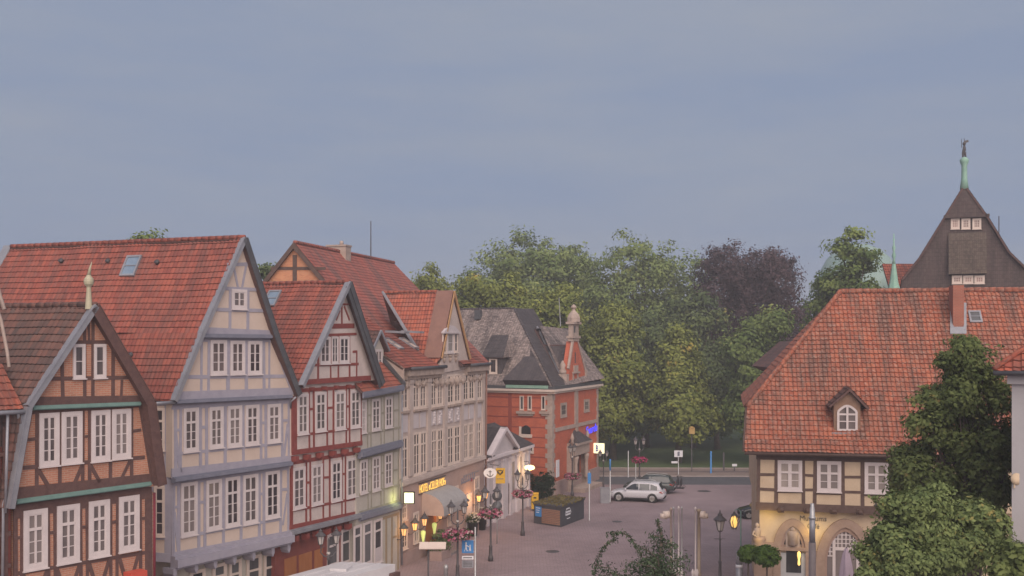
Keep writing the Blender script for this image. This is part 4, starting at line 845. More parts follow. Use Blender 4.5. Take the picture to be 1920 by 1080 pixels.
# ================================================================== RED POST OFFICE
C0 = V((3.46, 90.0)); FL = F((-7.2, 95.6), C0); FR = F(C0, (8.42, 101.9))
def post_office():
    r = empty('post_office', (C0.x, C0.y + 3, 0), 'large red brick corner building with sandstone quoins, a slate roof and a small turret gable', 'building')
    B, S = M['brick_post'], M['stone_pale']; zc = FL.uz(1034, 735)[1]
    b = MB(); q = [FL.A, FL.B, FR.B, FR.B + (FL.A - FL.B)]; b.prism([(p.x, p.y, 0) for p in q], (0, 0, zc)); b.build('wall', B, r)
    # cornice, gutter
    b = MB()
    for f in (FL, FR): b.fbox(f, -.1 if f is FR else 0, f.L + .35, zc - .16, zc + .02, -.2, .22); b.fbox(f, -.1 if f is FR else 0, f.L + .45, zc + .022, zc + .22, -.2, .42)
    b.build('cornice', M['cream_paint'], r)
    b = MB(); b.fbox(FL, 0, FL.L + .3, zc + .222, zc + .5, -.5, .36); b.fbox(FR, -.35, FR.L + .3, zc + .222, zc + .5, -.5, .36); b.build('lead_gutter', M['dark_zinc'], r)
    b = MB(); uu = FL.u(1000); b.fbox(FL, uu - 2.5, uu + 1.6, zc + .30, zc + .56, -.4, .44); b.build('copper_flashing', M['patina'], r)
    # main hipped roof
    zb = zc + .45; fe = FL.sh(.3); er = fe.p(FL.L + .3, zb); el = fe.p(-1, zb); fr_ = FL.sh(-6.0); R1 = fr_.px(964, 578); R0 = V((fr_.p(-1, 0).x, fr_.p(-1, 0).y, R1.z)); R1b = R1 + V((FL.U.x, FL.U.y, 0)) * 2.5
    tiles([el, er, R1, R0], M['slate_mot'], 'roof', r, .26, .17, 0, .02, 1)
    fre = FR.sh(.3); far = fre.p(6.2, zb)
    nH = (fre.p(4.4, zb) - er).cross(R1 - er).normalized(); nH = nH if nH.z > 0 else -nH
    tiles([er, fre.p(4.4, zb), hit(1022, 616, er, nH), hit(1000, 579, er, nH), R1], M['slate_dark'], 'hip_roof', r, .26, .17, 0, .02, 1)
    b = MB(); ridge(b, er, R1, .1); ridge(b, R1, R0, .1); b.build('ridge_tiles', M['slate_dark'], r)
    b = MB(); b.tube(hit(1006, 614, er, nH) + nH * .08, hit(1049, 702, er, nH) + nH * .08, .1, .12, 6); b.build('lead_hip', M['zinc'], r)
    rb0, rb1 = P(1004, 617, 97.9), P(1066, 617, 103.5); tiles([fre.p(2.6, zb), fre.p(FR.L, zb), rb1, rb0], M['slate_mot'], 'roof', r, .26, .17, 0, .02, 1)
    b = MB(); ridge(b, rb0, rb1, .1); b.build('ridge_tiles', M['slate_dark'], r)
    # broach on the left slope and dormer
    a = P(1000, 667, 92.6); c0, c1 = fe.px(947, 724, .05), fe.px(1031, 724, .05); c0.z = c1.z = zb + .15; nL = (er - el).cross(R1 - el).normalized(); nL = nL if nL.z > 0 else -nL
    t0 = hit(1000, 664, el, nL)
    tiles([c0, (c0 + c1) * .5, t0 + nL * .75], M['slate_mot'], 'broach_roof', r, .26, .17, 0, .02, 1); tiles([(c0 + c1) * .5, c1, t0 + nL * .75], M['slate_dark'], 'broach_roof', r, .26, .17, 0, .02, 1)
    b = MB(); b.prism([c0, c1, t0], nL * .6); b.build('broach_core', M['slate_dark'], r)
    fd = FL.sh(-.6); u0, u1 = fd.u(914), fd.u(941); z0, z1 = fd.uz(926, 706)[1], fd.uz(926, 668)[1]; zt = fd.uz(926, 628)[1]
    b = MB(); b.fbox(fd, u0, u1, z0 - .6, z1, -4, 0); b.build('dormer', M['slate_dark'], r)
    g0, g1 = fd.p(u0 - .5, z1 - .1, .3), fd.p(u1 + .3, z1 - .1, .3); up = V((-FL.N.x * 2.0, -FL.N.y * 2.0, zt - z1 + .1)); tiles([g0, g1, g1 + up - V((FL.U.x, FL.U.y, 0)) * .5, g0 + up], M['slate_dark'], 'dormer_roof', r, .26, .17, 0, .02, 1)
    g2 = g1 + V((-FL.N.x, -FL.N.y, 0)) * 3.5; tiles([g1, g2, g1 + up - V((FL.U.x, FL.U.y, 0)) * .5], M['slate_mot'], 'dormer_roof', r, .26, .17, 0, .02, 1)
    window(fd, r, 917.5, 932.5, 671.5, 701, 1, 0, 1, 1, .13, 'cream_paint')
    b = MB(); q = hit(899, 594, el, nL); b.box(q + nL * .3, (.6, .5, .9), 0, R(-25)); b.build('roof_hatch', M['dark_zinc'], r)
    b = MB(); q = P(1051, 612, 101.5); b.tube(q, q + V((-.15, 0, 2.8)), .05, .03, 6); b.build('aerial', M['steel'], r)
    # brick bands of the left face
    b = MB()
    for i in range(11):
        z = zc - .55 - i * .86; u0 = 0; b.fbox(FL, 0, FL.L - .4, z - .05, z + .05, -.02, .012)
    b.build('dark_brick_bands', M['band_brick'], r)
    b = MB(); b.fbox(FL, FL.u(953), FL.u(959.5), 4.2, zc - .17, -.02, .02); b.build('recess_strip', M['band_brick'], r)
    for x in (978.5, 993.5, 1019): window(FL, r, x - 3.8, x + 3.8, 742, 768.5, 1, 0, 1, 1, .07, 'cream_paint', 'glass_dark')
    b = MB()
    for a, c in ((970, 1003), (1013, 1031)): z = FL.uz((a + c) / 2, 771)[1]; b.fbox(FL, FL.u(a), FL.u(c), z - .22, z, -.02, .25); b.fbox(FL, FL.u(a) + .15, FL.u(c) - .15, z - .4, z - .222, -.02, .14)
    b.build('stone_sills', S, r)
    u0, u1 = FL.u(974), FL.u(998); z0, z1 = FL.uz(986, 817)[1], FL.uz(986, 800)[1]
    b = MB(); b.fpoly(FL, [(u0 + .2, z0 + .15)] + [(u1 - .15, z0 + .15)] + [(u1 - .15 - (u1 - u0 - .35) * i / 6, z1 - .15 + .28 * math.sin(math.pi * i / 6)) for i in range(7)], .01, .03); b.build('arched_window', M['glass_dark'], r)
    b = MB(); b.fbox(FL, u0, u0 + .2, z0, z1, -.02, .09); b.fbox(FL, u0, u1, z0 - .15, z0 + .14, -.02, .12); b.build('arched_window_frame', M['cream_paint'], r)
    for x, y0, y1 in ((989, 833, 849),): window(FL, r, 984, 1001, y0, y1, 1, 0, 1, 1, .12, 'cream_paint', 'glass_dark')
    # quoins
    b = MB(); b2 = MB(); k = 0; z = .0
    while z < zc - .2:
        w_ = (.62, .42)[k % 2]; hq = min(.42, zc - .17 - z); b.fbox(FL, FL.L - w_, FL.L + .05, z, z + hq - .012, -.02, .055); b.fbox(FR, 0.0, w_ * 1.1, z, z + hq - .012, -.02, .05)
        b2.fbox(FR, FR.L - w_ * .9, FR.L + .03, z, z + hq - .012, -.02, .05); z += .42; k += 1
    b.build('quoin_strip', S, r); b2.build('quoin_strip', S, r)
    # right (street) face
    zb_ = FR.uz(1038, 807)[1]; b = MB(); b.fbox(FR, .7, FR.L - .5, zb_ - .17, zb_ + .17, -.02, .09)
    u = FR.u(1079.5); b.fbox(FR, u - .42, u + .42, zb_ + .17 + .002, zc - .17, -.02, .12); b.fbox(FR, u - .2, u + .2, zb_ - .55, zb_ - .172, -.02, .2); b.build('stone_bands', S, r)
    window(FR, r, 1050.5, 1062, 755, 782, 1, 0, 1, 2, .2, 'stone_pale'); window(FR, r, 1094.5, 1104.5, 748.5, 772, 1, 0, 1, 2, .2, 'stone_pale')
    b = MB(); b.fbox(FR, .7, FR.L, 0, 1.25, 0, .16); b.build('plinth', M['plinth_rose'], r)
    # portal with columns and a little stone roof
    b = MB(); u0, u1 = FR.u(1062.5), FR.u(1092.5); um = (u0 + u1) / 2; zt = FR.uz(1078, 832)[1]
    b.fbox(FR, u0, u0 + .5, .01, zt, 0, .5); b.fbox(FR, u1 - .5, u1, .01, zt, 0, .5); b.fbox(FR, u0 + .2, u1 - .2, zt - .9, zt - .001, 0, .75); b.fbox(FR, u0 + .1, u1 + .1, zt + .001, zt + .22, 0, .95)
    for uu in (u0 + .75, u1 - .75): b.lathe(FR.p(uu, .9, .6), [(.26, 0), (.2, .2), (.17, zt - 2.6), (.25, zt - 2.2), (.3, zt - 1.9)], 10)
    for uu in (u0 + .1, u1 - .1): b.lathe(FR.p(uu, zt + .22, .5), [(.2, 0), (.12, .3), (.2, .5), (.03, .95)], 8)
    b.fbox(FR, u0 - .2, u1 + .4, 0, .35, .17, 1.8); b.build('portal', S, r)
    b = MB(); zr = FR.uz(1078, 806)[1]; z0 = zt + .225; q = [FR.p(u0 + .5, z0, .95), FR.p(u1 - .1, z0, .95), FR.p(u1 - .1, z0, 0), FR.p(u0 + .5, z0, 0)]; t1, t2 = FR.p(um - .35, zr, 0), FR.p(um + .55, zr, 0)
    b.face([q[0], q[1], t2, t1]); b.face([q[1], q[2], t2]); b.face([q[3], q[0], t1]); b.build('portal_roof', M['slate_dark'], r)
    b = MB(); b.fbox(FR, u0 + 1.05, u1 - 1.05, .36, zt - 1.0, .01, .06); b.build('portal_door', M['timber_brown'], r)
    b = MB(); b.fbox(FR, FR.u(1044) - .3, FR.u(1044) + .45, 1.6, 3.1, .02, .08); b.build('notice_board', M['white_sign'], r)
    # shaped gable with turret
    ft = FR.sh(.1); a = ft.uz; b = MB(); uL, uR = ft.u(1061), ft.u(1099.5); z0 = zc + .21; zs = ft.uz(1079, 640)[1]
    uc = ft.u(1078.5); hw = .9
    b.fpoly(ft, [(uL + .5, z0), (uR - .35, z0), (uR - .55, z0 + 1.7), (uc + hw * .75, zs), (uc - hw * .75, zs), (uL + .75, z0 + 1.7)], -.6, 0); b.build('gable', B, r)
    b = MB(); b.fbox(ft, uL, uL + .55, z0, z0 + 1.25, -.7, .1); b.fbox(ft, uR - .42, uR, z0, z0 + 1.5, -.7, .1)
    b.lathe(ft.p(uL + .28, z0 + 1.25, -.4), [(.34, 0), (.36, .25), (.2, .5), (.28, .8), (.05, 1.2)], 8); b.lathe(ft.p(uR - .2, z0 + 1.5, -.4), [(.3, 0), (.32, .2), (.04, .5)], 8)
    for s, e in (((uL + .7, z0 + 1.7), (uc - hw * .75, zs)), ((uR - .5, z0 + 1.6), (uc + hw * .75, zs))): b.fbeam(ft, s, e, .24, -.12, .08)
    b.fbox(ft, uc - .55, uc + .55, z0 + 1.4, zs - 2.2, -.02, .12); b.fbox(ft, uc - .85, uc + .9, z0 + 1.25, z0 + 1.4 - .002, -.02, .2); b.fbox(ft, uc - .75, uc - .5, z0, z0 + 1.25 - .002, -.02, .07); b.fbox(ft, uc + .5, uc + .75, z0, z0 + 1.25 - .002, -.02, .07); b.fbox(ft, uL + .56, uR - .43, z0, z0 + .14, -.02, .13)
    s1, s2 = ft.uz(1078, 631)[1], ft.uz(1078, 606)[1]
    b.fbox(ft, uc - hw, uc + hw, zs + .002, s1 - .15, -.4, .1); b.fbox(ft, uc - hw - .1, uc + hw + .1, s1 - .148, s1 + .05, -.5, .2); b.fbox(ft, uc - hw + .05, uc + hw - .05, s1 + .052, s2 - .1, -.35, .05); b.fbox(ft, uc - hw - .15, uc + hw + .15, s2 - .098, s2 + .12, -.55, .25)
    s3 = ft.uz(1078, 573)[1] - s2; c = ft.p(uc, s2 + .12, -.15); rr = .62
    b.lathe(c, [(rr, 0), (rr * 1.02, s3 * .22), (rr * .8, s3 * .42), (rr * .42, s3 * .58), (.2, s3 * .62), (.16, s3 * .72), (.3, s3 * .82), (.22, s3 * .9), (.04, s3)], 8, 0, False); b.build('gable_turret', S, r)
    b = MB(); b.fbox(ft, uc - .12, uc + .12, zs - 2.0, zs - 1.0, .0, .02); b.build('gable_slit', M['iron'], r); b = MB(); b.fbox(ft, uc - .5, uc - .1, s1 + .35, s1 + .95, .0, .06); b.build('turret_opening', M['iron'], r)
    bkv = V((-FR.N.x, -FR.N.y, 0)) * 4; p0, p1, p2 = ft.p(uL + .5, z0, -.5), ft.p(uc, zs - .3, -.5), ft.p(uR - .4, z0, -.5)
    tiles([p0, p1, p1 + bkv, p0 + bkv], M['slate_dark'], 'gable_roof', r, .26, .17, 0, .02, 1); tiles([p1, p2, p2 + bkv, p1 + bkv], M['slate_dark'], 'gable_roof', r, .26, .17, 0, .02, 1)
post_office()
r = empty('bank_sign', FR.p(FR.u(1107), FR.uz(1107, 806)[1], .1), 'slanting glowing blue letters at the top right of the red brick street front', 'sign')
lettering(FR, 'Sparda', 1096.5, 1117.5, 806.5, 1.0, .1, M['lit_blue'], r, .03, shear=.25, bold=.0, tilt=.05)
# lit cube sign on the far corner
r = empty('cube_sign', P(1122, 841, 100.6), 'square lit sign with a blue letter B at the far corner of the red building', 'sign')
fc = F(P(1113, 841, 100.6).xy, P(1131.5, 841, 100.2).xy); z0, z1 = fc.uz(1122, 850)[1], fc.uz(1122, 831.5)[1]
b = MB(); b.fbox(fc, 0, fc.L, z0, z1, -.3, 0); b.build('light_box', M['lit_yellow'], r)
b = MB(); b.fbox(fc, fc.L * .5, fc.L * .88, z0 + .12, z1 - .12, .0, .015); b.build('pale_panel', emit('lit pale panel', (1.0, .72, .52), .5), r)
lettering(fc, 'B', 1117.2, 1121.8, 840.5, .62, .01, M['blue_ink'], r, .02, bold=.03)
b = MB(); b.tube(fc.p(-.5, (z0 + z1) / 2, -.15), fc.p(0, (z0 + z1) / 2, -.15), .04, .04, 6); b.build('bracket', M['iron'], r)

# ================================================================== MUSEUM CAFE BUILDING (right)
FM = F((12.27, 52.0), (30.9, 48.37)); FMG = FM.sh(-.35)
def museum():
    r = empty('museum_house', FM.p(9, 0), 'cream and umber timbered house with a vast orange tiled roof and two pointed stone arches', 'house')
    f, T, Pl = FM, M['timber_museum'], M['museum_plaster']; zj = f.uz(1560, 953)[1]; ze = f.uz(1560, 846)[1]; u0 = f.u(1419); u1 = f.L - .2
    body(f, r, u0, u1, zj, ze, 12, Pl, 'upper_wall'); body(FMG, r, FMG.u(1424), u1, 0, zj - .002, 11.5, Pl, 'ground_wall')
    for a in ((1458, 1504, 863, 920), (1531.7, 1577.2, 864.6, 922.5), (1620.8, 1666.4, 867, 924.8), (1692, 1738, 868.8, 927)): window(f, r, *a, 2, .37, 1, 2, .13, glass='glass_blind', mull=.17)
    lines = [(1418, 853, 1780, 862, .42), (1417, 948.3, 1780, 962, .36)]
    for a, c, y in ((1422, 1454, 889), (1507, 1527, 891), (1581, 1616, 894), (1670, 1689, 896), (1422, 1454, 917), (1458, 1504, 921.5), (1507, 1527, 918), (1531, 1577, 924), (1581, 1616, 922), (1620, 1667, 927), (1670, 1689, 924)): lines.append((a, y, c, y + .8, .13))
    timber(f, r, lines, T, posts=[(x, 856, 952, .18) for x in (1422, 1455.5, 1506.3, 1528, 1580.3, 1617, 1669.7, 1690.3, 1742)])
    b = MB(); uu = f.u(1642.5); z = f.uz(1642.5, 938)[1]; b.fbox(f, uu - .1, uu + .12, z + .12, z + .2, .0, .05); b.fbox(f, uu - .04, uu + .04, z - .22, z + .12, .0, .048); b.fbox(f, uu - .1, uu + .1, z - .28, z - .22, 0, .05); b.build('wall_anchor', M['iron'], r)
    for i in range(9):
        x = 1464 + i * 49.5; u = f.u(x); z = zj - .002 - .0; zz = f.uz(x, 957.5)[1]; b = MB(); b.fbox(f, u - .16, u + .16, zj - .28, zj - .02, -.34, .1); b.lathe(f.p(u, zj - .14, .1), [(.02, -.11), (.13, -.05), (.13, .05), (.02, .11)], 8); b.build('joist_end', T, r)
    # roof
    fe = f.sh(.5); A = fe.px(1396, 847); z_e = A.z; uA = fe.u(1396); E1 = fe.p(fe.L + 1, z_e); fr_ = f.sh(-6.4); R1 = fr_.px(1575, 548); R2 = V((*(R1.xy + f.U * 16), R1.z))
    n = (E1 - A).cross(R1 - A).normalized(); n = n if n.z > 0 else -n
    C1 = hit(1401, 764, A, n); C2 = hit(1470, 676, A, n)
    k1, k2 = A + (C1 - A) * .18, None; tilt = V((f.N.x * .14, f.N.y * .14, .02))
    kr = E1 + (R2 - E1) * .10; ka = hit(1396.5, 826, A, n)
    tiles([ka, kr, R2, R1, C2, C1], M['tile_museum'], 'roof', r, .22, .31, .035, .045)
    tiles([A + tilt, E1 + tilt, kr + n * .05, ka + n * .05], M['tile_museum'], 'eaves_kick', r, .22, .31, .035, .045)
    bk = V((-f.N.x, -f.N.y, 0)); Cb = C1 + bk * 12.2 - V((0, 0, 0)); du = V((-f.U.x, -f.U.y, 0))
    C1o = C1 + du * .15; tiles([C1o, R1, Cb], M['tile_museum'], 'hip_roof', r, .22, .31, .035, .04)
    tiles([R1, R2, R2 + bk * 6.8 - V((0, 0, R1.z - C1.z)), Cb], M['tile_museum'], 'rear_roof', r, .22, .31, .0, .04, 1)
    b = MB(); ridge(b, R1 + V((0, 0, .05)), R2 + V((0, 0, .05)), .15); ridge(b, C1 + n * .06, R1 + n * .06, .13); b.build('ridge_tiles', M['tile_museum'], r)
    b = MB(); b.prism([A, C1, C1 + bk * .5, A + bk * .5], du * .1); b.build('verge_board', T, r)
    b = MB(); b.prism([f.p(u0, ze, .0), f.p(u0, C1.z - .1, -2.2), f.p(u0, C1.z - .1, -10), f.p(u0, ze, -11.5)], V((f.U.x, f.U.y, 0)) * .3); b.build('end_wall', T, r)
    b = MB(); b.tube(fe.p(uA, z_e - .06, .12), fe.p(fe.L, z_e - .06, .12), .075, .075, 8); b.build('gutter', T, r)
    b = MB(); b.fbox(f, u0, u1, ze - .25, ze + .02, -.1, .5); b.build('eaves_soffit', T, r)
    # dormer
    q = hit(1588, 808, A, n); fd = F(q.xy - f.U * .0, q.xy + f.U * 1); a = fd.uz
    ul, ur = fd.u(1563.5), fd.u(1613.5); zb, zt = a(1588, 811)[1], a(1588, 757)[1]; um, zp = fd.u(1598), a(1598, 729)[1]; um = (ul + ur) / 2 + .1
    b = MB(); b.fpoly(fd, [(ul, zb), (ur, zb), (ur, zt), (um, zp - .12), (ul, zt)], -2.6, -.02); b.build('dormer', M['dormer_wood'], r)
    fw = fd.sh(-.02); w0, w1, z0, z1 = fd.u(1571.5), fd.u(1606), a(1588, 808)[1], a(1588, 761)[1]
    b = MB(); wm = (w0 + w1) / 2
    arc = [(w0 + (w1 - w0) * i / 10, z1 - .28 + .28 * math.sin(math.pi * i / 10)) for i in range(11)]
    for p_, q_ in zip(arc[:-1], arc[1:]): b.fbeam(fw, p_, q_, .11, -.02, .06)
    b.fbox(fw, w0 - .05, w0 + .06, z0, z1 - .28, -.02, .062); b.fbox(fw, w1 - .06, w1 + .05, z0, z1 - .28, -.02, .062); b.fbox(fw, w0 + .06, w1 - .06, z0, z0 + .1, -.02, .06)
    b.fbox(fw, wm - .05, wm + .05, z0 + .1, z1 - .05, -.02, .056)
    for z, h_ in ((z1 - .42, .045), (z0 + (z1 - z0) * .38, .022)): b.fbox(fw, w0 + .06, w1 - .06, z - h_, z + h_, -.02, .05)
    o = b.build('dormer_window', M['white_paint'], r); g = MB(); g.face([fw.p(u, z, .015) for u, z in [(w0, z0), (w1, z0)] + arc[::-1]]); g.build('pane', M['glass'], o, recalc=False)
    b = MB(); b.fbox(fd, ul - .1, ur + .1, zb - .25, zb, -.1, .12); b.build('lead_apron', M['zinc'], r)
    e0, e1, pk = fd.p(ul - .28, zt - .12, .2), fd.p(ur + .42, zt - .2, .2), fd.p(um, zp + .05, .25); bb_ = bk * 3.0
    tiles([e0, pk, pk + bb_, e0 + bb_], M['tile_dark'], 'dormer_roof', r, .3, .35, .02, .03, 1, deck=.12); tiles([pk, e1, e1 + bb_, pk + bb_], M['tile_dark'], 'dormer_roof', r, .3, .35, .02, .03, 1, deck=.12)
    # chimney, skylight
    q = hit(1797, 616, A, n); fcn = F(q.xy, q.xy + f.U); b = MB(); ua, ub = fcn.u(1787), fcn.u(1807.5); b.fbox(fcn, ua, ub, q.z - .6, a(1797, 546)[1] * 0 + R1.z + .25, -1.0, 0); b.build('chimney', M['brick_chim'], r)
    b = MB(); c0, c1, c2, c3 = hit(1781, 628, A, n), hit(1811.5, 628, A, n), hit(1811.5, 570, A, n), hit(1781, 570, A, n)
    for pl in ([c0, c1, c1 + (c2 - c1) * .22, c0 + (c3 - c0) * .22], [c0 + (c3 - c0) * .221, c0 + (c1 - c0) * .22 + (c3 - c0) * .221, c3 + (c2 - c3) * .22, c3], [c1 + (c2 - c1) * .221, c2, c2 + (c3 - c2) * .18, c1 + (c0 - c1) * .18 + (c2 - c1) * .221]): b.prism([p + n * .03 for p in pl], n * .08)
    b.build('lead_flashing', M['zinc'], r)
    skylight(r, hit(1828, 596, A, n) + n * .02, n, .62, .8, 'skylight', 'glass_dark')
    # rear wing showing past the hip
    w0_ = P(1449, 690, 63.0); wz = P(1505, 640, 64.5); b = MB(); b.prism([w0_, wz, wz + V((3, 1.0, 0)), w0_ + V((3, 1, -1.4))], V((.1, 6, 0))); b.build('rear_wing_roof', M['tile_dark'], r)
    # ---------------- stone arches of the ground floor
    fg = FMG; g = fg.uz
    def arch(xl, xr, xa, ya, ysp, wd, d0, d1, name, mat, legs=True, par=r):
        ul, zs = fg.u(xl), g(xl, ysp)[1]; ur = fg.u(xr); ua, za = g(xa, ya); pts = []
        for i in range(13):
            t_ = i / 12; pts.append((ul + (ua - ul) * (1 - math.cos(t_ * math.pi / 2)) * .86 + (ua - ul) * .14 * t_, zs + (za - zs) * (.86 * math.sin(t_ * math.pi / 2) + .14 * t_)))
        rt = [(2 * ua - u, z) for u, z in pts[::-1][1:]]; sc_ = (ur - ua) / (ua - ul); rt = [(ua + (u - ua) * sc_, z) for u, z in rt]
        line = ([(ul, .0)] if legs else []) + pts + rt + ([(ur, .0)] if legs else []); bq = MB()
        for p_, q_ in zip(line[:-1], line[1:]):
            e = (V(q_) - V(p_)).normalized() * .03; bq.fbeam(fg, V(p_) - e, V(q_) + e, wd, d0, d1 + (line.index(p_) % 3) * .003)
        bq.build(name, mat, par); return line
    ln = arch(1456.5, 1517, 1486, 979, 1027, .36, -.02, .16, 'stone_arch', M['sandstone'])
    arch(1465, 1508, 1486.3, 992, 1026, .2, -.02, .09, 'inner_arch', M['stone_rose'], False)
    b = MB(); b.fpoly(fg, [(u, z) for u, z in ln[1:-1]], .0, .03); b.build('tympanum', M['sandstone'], r)
    b = MB()
    for s in (-1, 1): uq, zq = g(1486 + s * 16.5, 1016); b.fpoly(fg, [(uq - s * .27, zq - .12), (uq + s * .2, zq - .12), (uq - s * .27, zq + .55)], .02, .045)
    b.build('tympanum_lights', M['glass_dark'], r)
    uq, zq = g(1486, 1007); b = MB(); b.fbox(fg, uq - .34, uq + .34, zq - .5, zq + .25, .02, .1); b.fpoly(fg, [(uq + .34 * math.cos(a_), zq + .25 + .32 * math.sin(a_)) for a_ in [math.pi * i / 8 for i in range(9)]], .02, .1)
    b.lathe(fg.p(uq, zq - .05, .08), [(.05, -.4), (.26, -.3), (.22, .1), (.28, .28), (.12, .42)], 10); b.lathe(fg.p(uq, zq + .38, .12), [(.02, -.14), (.13, -.04), (.12, .08), (.03, .15)], 10); b.build('carved_relief', M['stone_pale'], r)
    b = MB(); ua_, ub_ = fg.u(1425), fg.u(1521); zl = g(1470, 1024.5)[1]; b.fbox(fg, ua_, ub_ , zl - .17, zl + .0, -.02, .2); b.fbox(fg, ua_, fg.u(1462), 0, zl - .172, -.02, .12); b.fbox(fg, fg.u(1511), fg.u(1532), 0, zl - .172, -.02, .12); b.fbox(fg, fg.u(1423), fg.u(1451), zl + .002, zl + .2, -.02, .26); b.build('stone_lintel', M['sandstone'], r)
    b = MB(); b.fbox(fg, fg.u(1461), fg.u(1511), .05, zl - .3, .02, .07); b.build('door_frame', M['grey_paint'], r)
    b = MB(); b.fbox(fg, fg.u(1474), fg.u(1502), g(1487, 1073)[1], g(1487, 1031)[1], .03, .085); b.build('door_glass', M['glass_dark'], r)
    b = MB(); u_, z_ = g(1497.5, 1046); b.lathe(fg.p(u_, z_ - .34, .2), [(.03, 0), (.07, .06), (.05, .3), (.09, .5), (.08, .64), (.03, .70)], 10); b.build('door_lamp', emit('lit door lamp', (1, .66, .2), .6), r)
    ln2 = arch(1537.5, 1633, 1584, 980, 1052, .42, -.02, .16, 'stone_arch', M['sandstone']); ln3 = arch(1546, 1624, 1584, 992, 1050, .22, -.02, .09, 'inner_arch', M['stone_rose'])
    b = MB(); b.fpoly(fg, [(u, z) for u, z in ln3], .0, .02); b.build('arch_glazing', M['glass'], r)
    b = MB(); tops = ln3[1:-1]
    def topz(u):
        for (a0, b0), (a1, b1) in zip(tops[:-1], tops[1:]):
            if a0 <= u <= a1: return b0 + (b1 - b0) * (u - a0) / (a1 - a0)
        return g(1584, 1048)[1]
    zd = g(1584, 1029)[1]; zs = g(1584, 1043)[1]
    for x, w_ in ((1550, .05), (1556, .05), (1563.5, .14), (1571, .05), (1578.5, .05), (1586, .05), (1593.5, .05), (1600, .05), (1608, .14), (1615, .05), (1620, .05)):
        u = fg.u(x); lo = .1 if w_ > .1 else (zs if x < 1563 or x > 1608 else zd); b.fbox(fg, u - w_ / 2, u + w_ / 2, lo, topz(u) - .03, .015, .06 if w_ > .1 else .045)
    for y in (995, 1003, 1011, 1019, 1027):
        z = g(1584, y)[1]; us = [u for u, _ in tops if topz(u) > z + .02]
        if us: b.fbox(fg, min(us), max(us), z - .022, z + .022, .015, .04)
    for y in (1035, 1043): z = g(1584, y)[1]; b.fbox(fg, fg.u(1548), fg.u(1563), z - .03, z + .03, .015, .052); b.fbox(fg, fg.u(1608), fg.u(1622), z - .03, z + .03, .015, .052)
    b.fbox(fg, fg.u(1564), fg.u(1607.5), zd - .08, zd + .06, .015, .058); b.build('arch_glazing_bars', M['white_paint'], r)
    # stone corner figure with its console
    b = MB(); c = fg.px(1419, 1000, .15); b.lathe(c, [(.10, -.62), (.17, -.5), (.12, -.3), (.16, -.05), (.19, .12), (.13, .28), (.06, .32), (.10, .38), (.11, .47), (.05, .55)], 10); b.path([c + V((-.15, -.06, .16)), c + V((-.24, -.14, 0)), c + V((-.06, -.22, -.1))], [.06, .05, .04], 6); b.build('corner_statue', M['stone_pale'], r)
    b = MB(); c = fg.px(1424, 1030, .0); b.box((c.x, c.y, 1.4), (.55, .5, 2.8), 0, R(-11)); b.lathe((c.x - .05, c.y - .1, 2.8), [(.3, 0), (.36, .25), (.22, .5), (.34, .75), (.3, .9)], 10); b.build('corner_pier', M['sandstone'], r)
    lettering(fg, 'Museums', 1500, 1549.5, 972, .25, .01, M['iron'], r, .02, 'wall_lettering', bold=-.004); lettering(fg, 'Caf\u00e9', 1514, 1536, 986.5, .25, .01, M['iron'], r, .02, 'wall_lettering', bold=-.004)
museum()

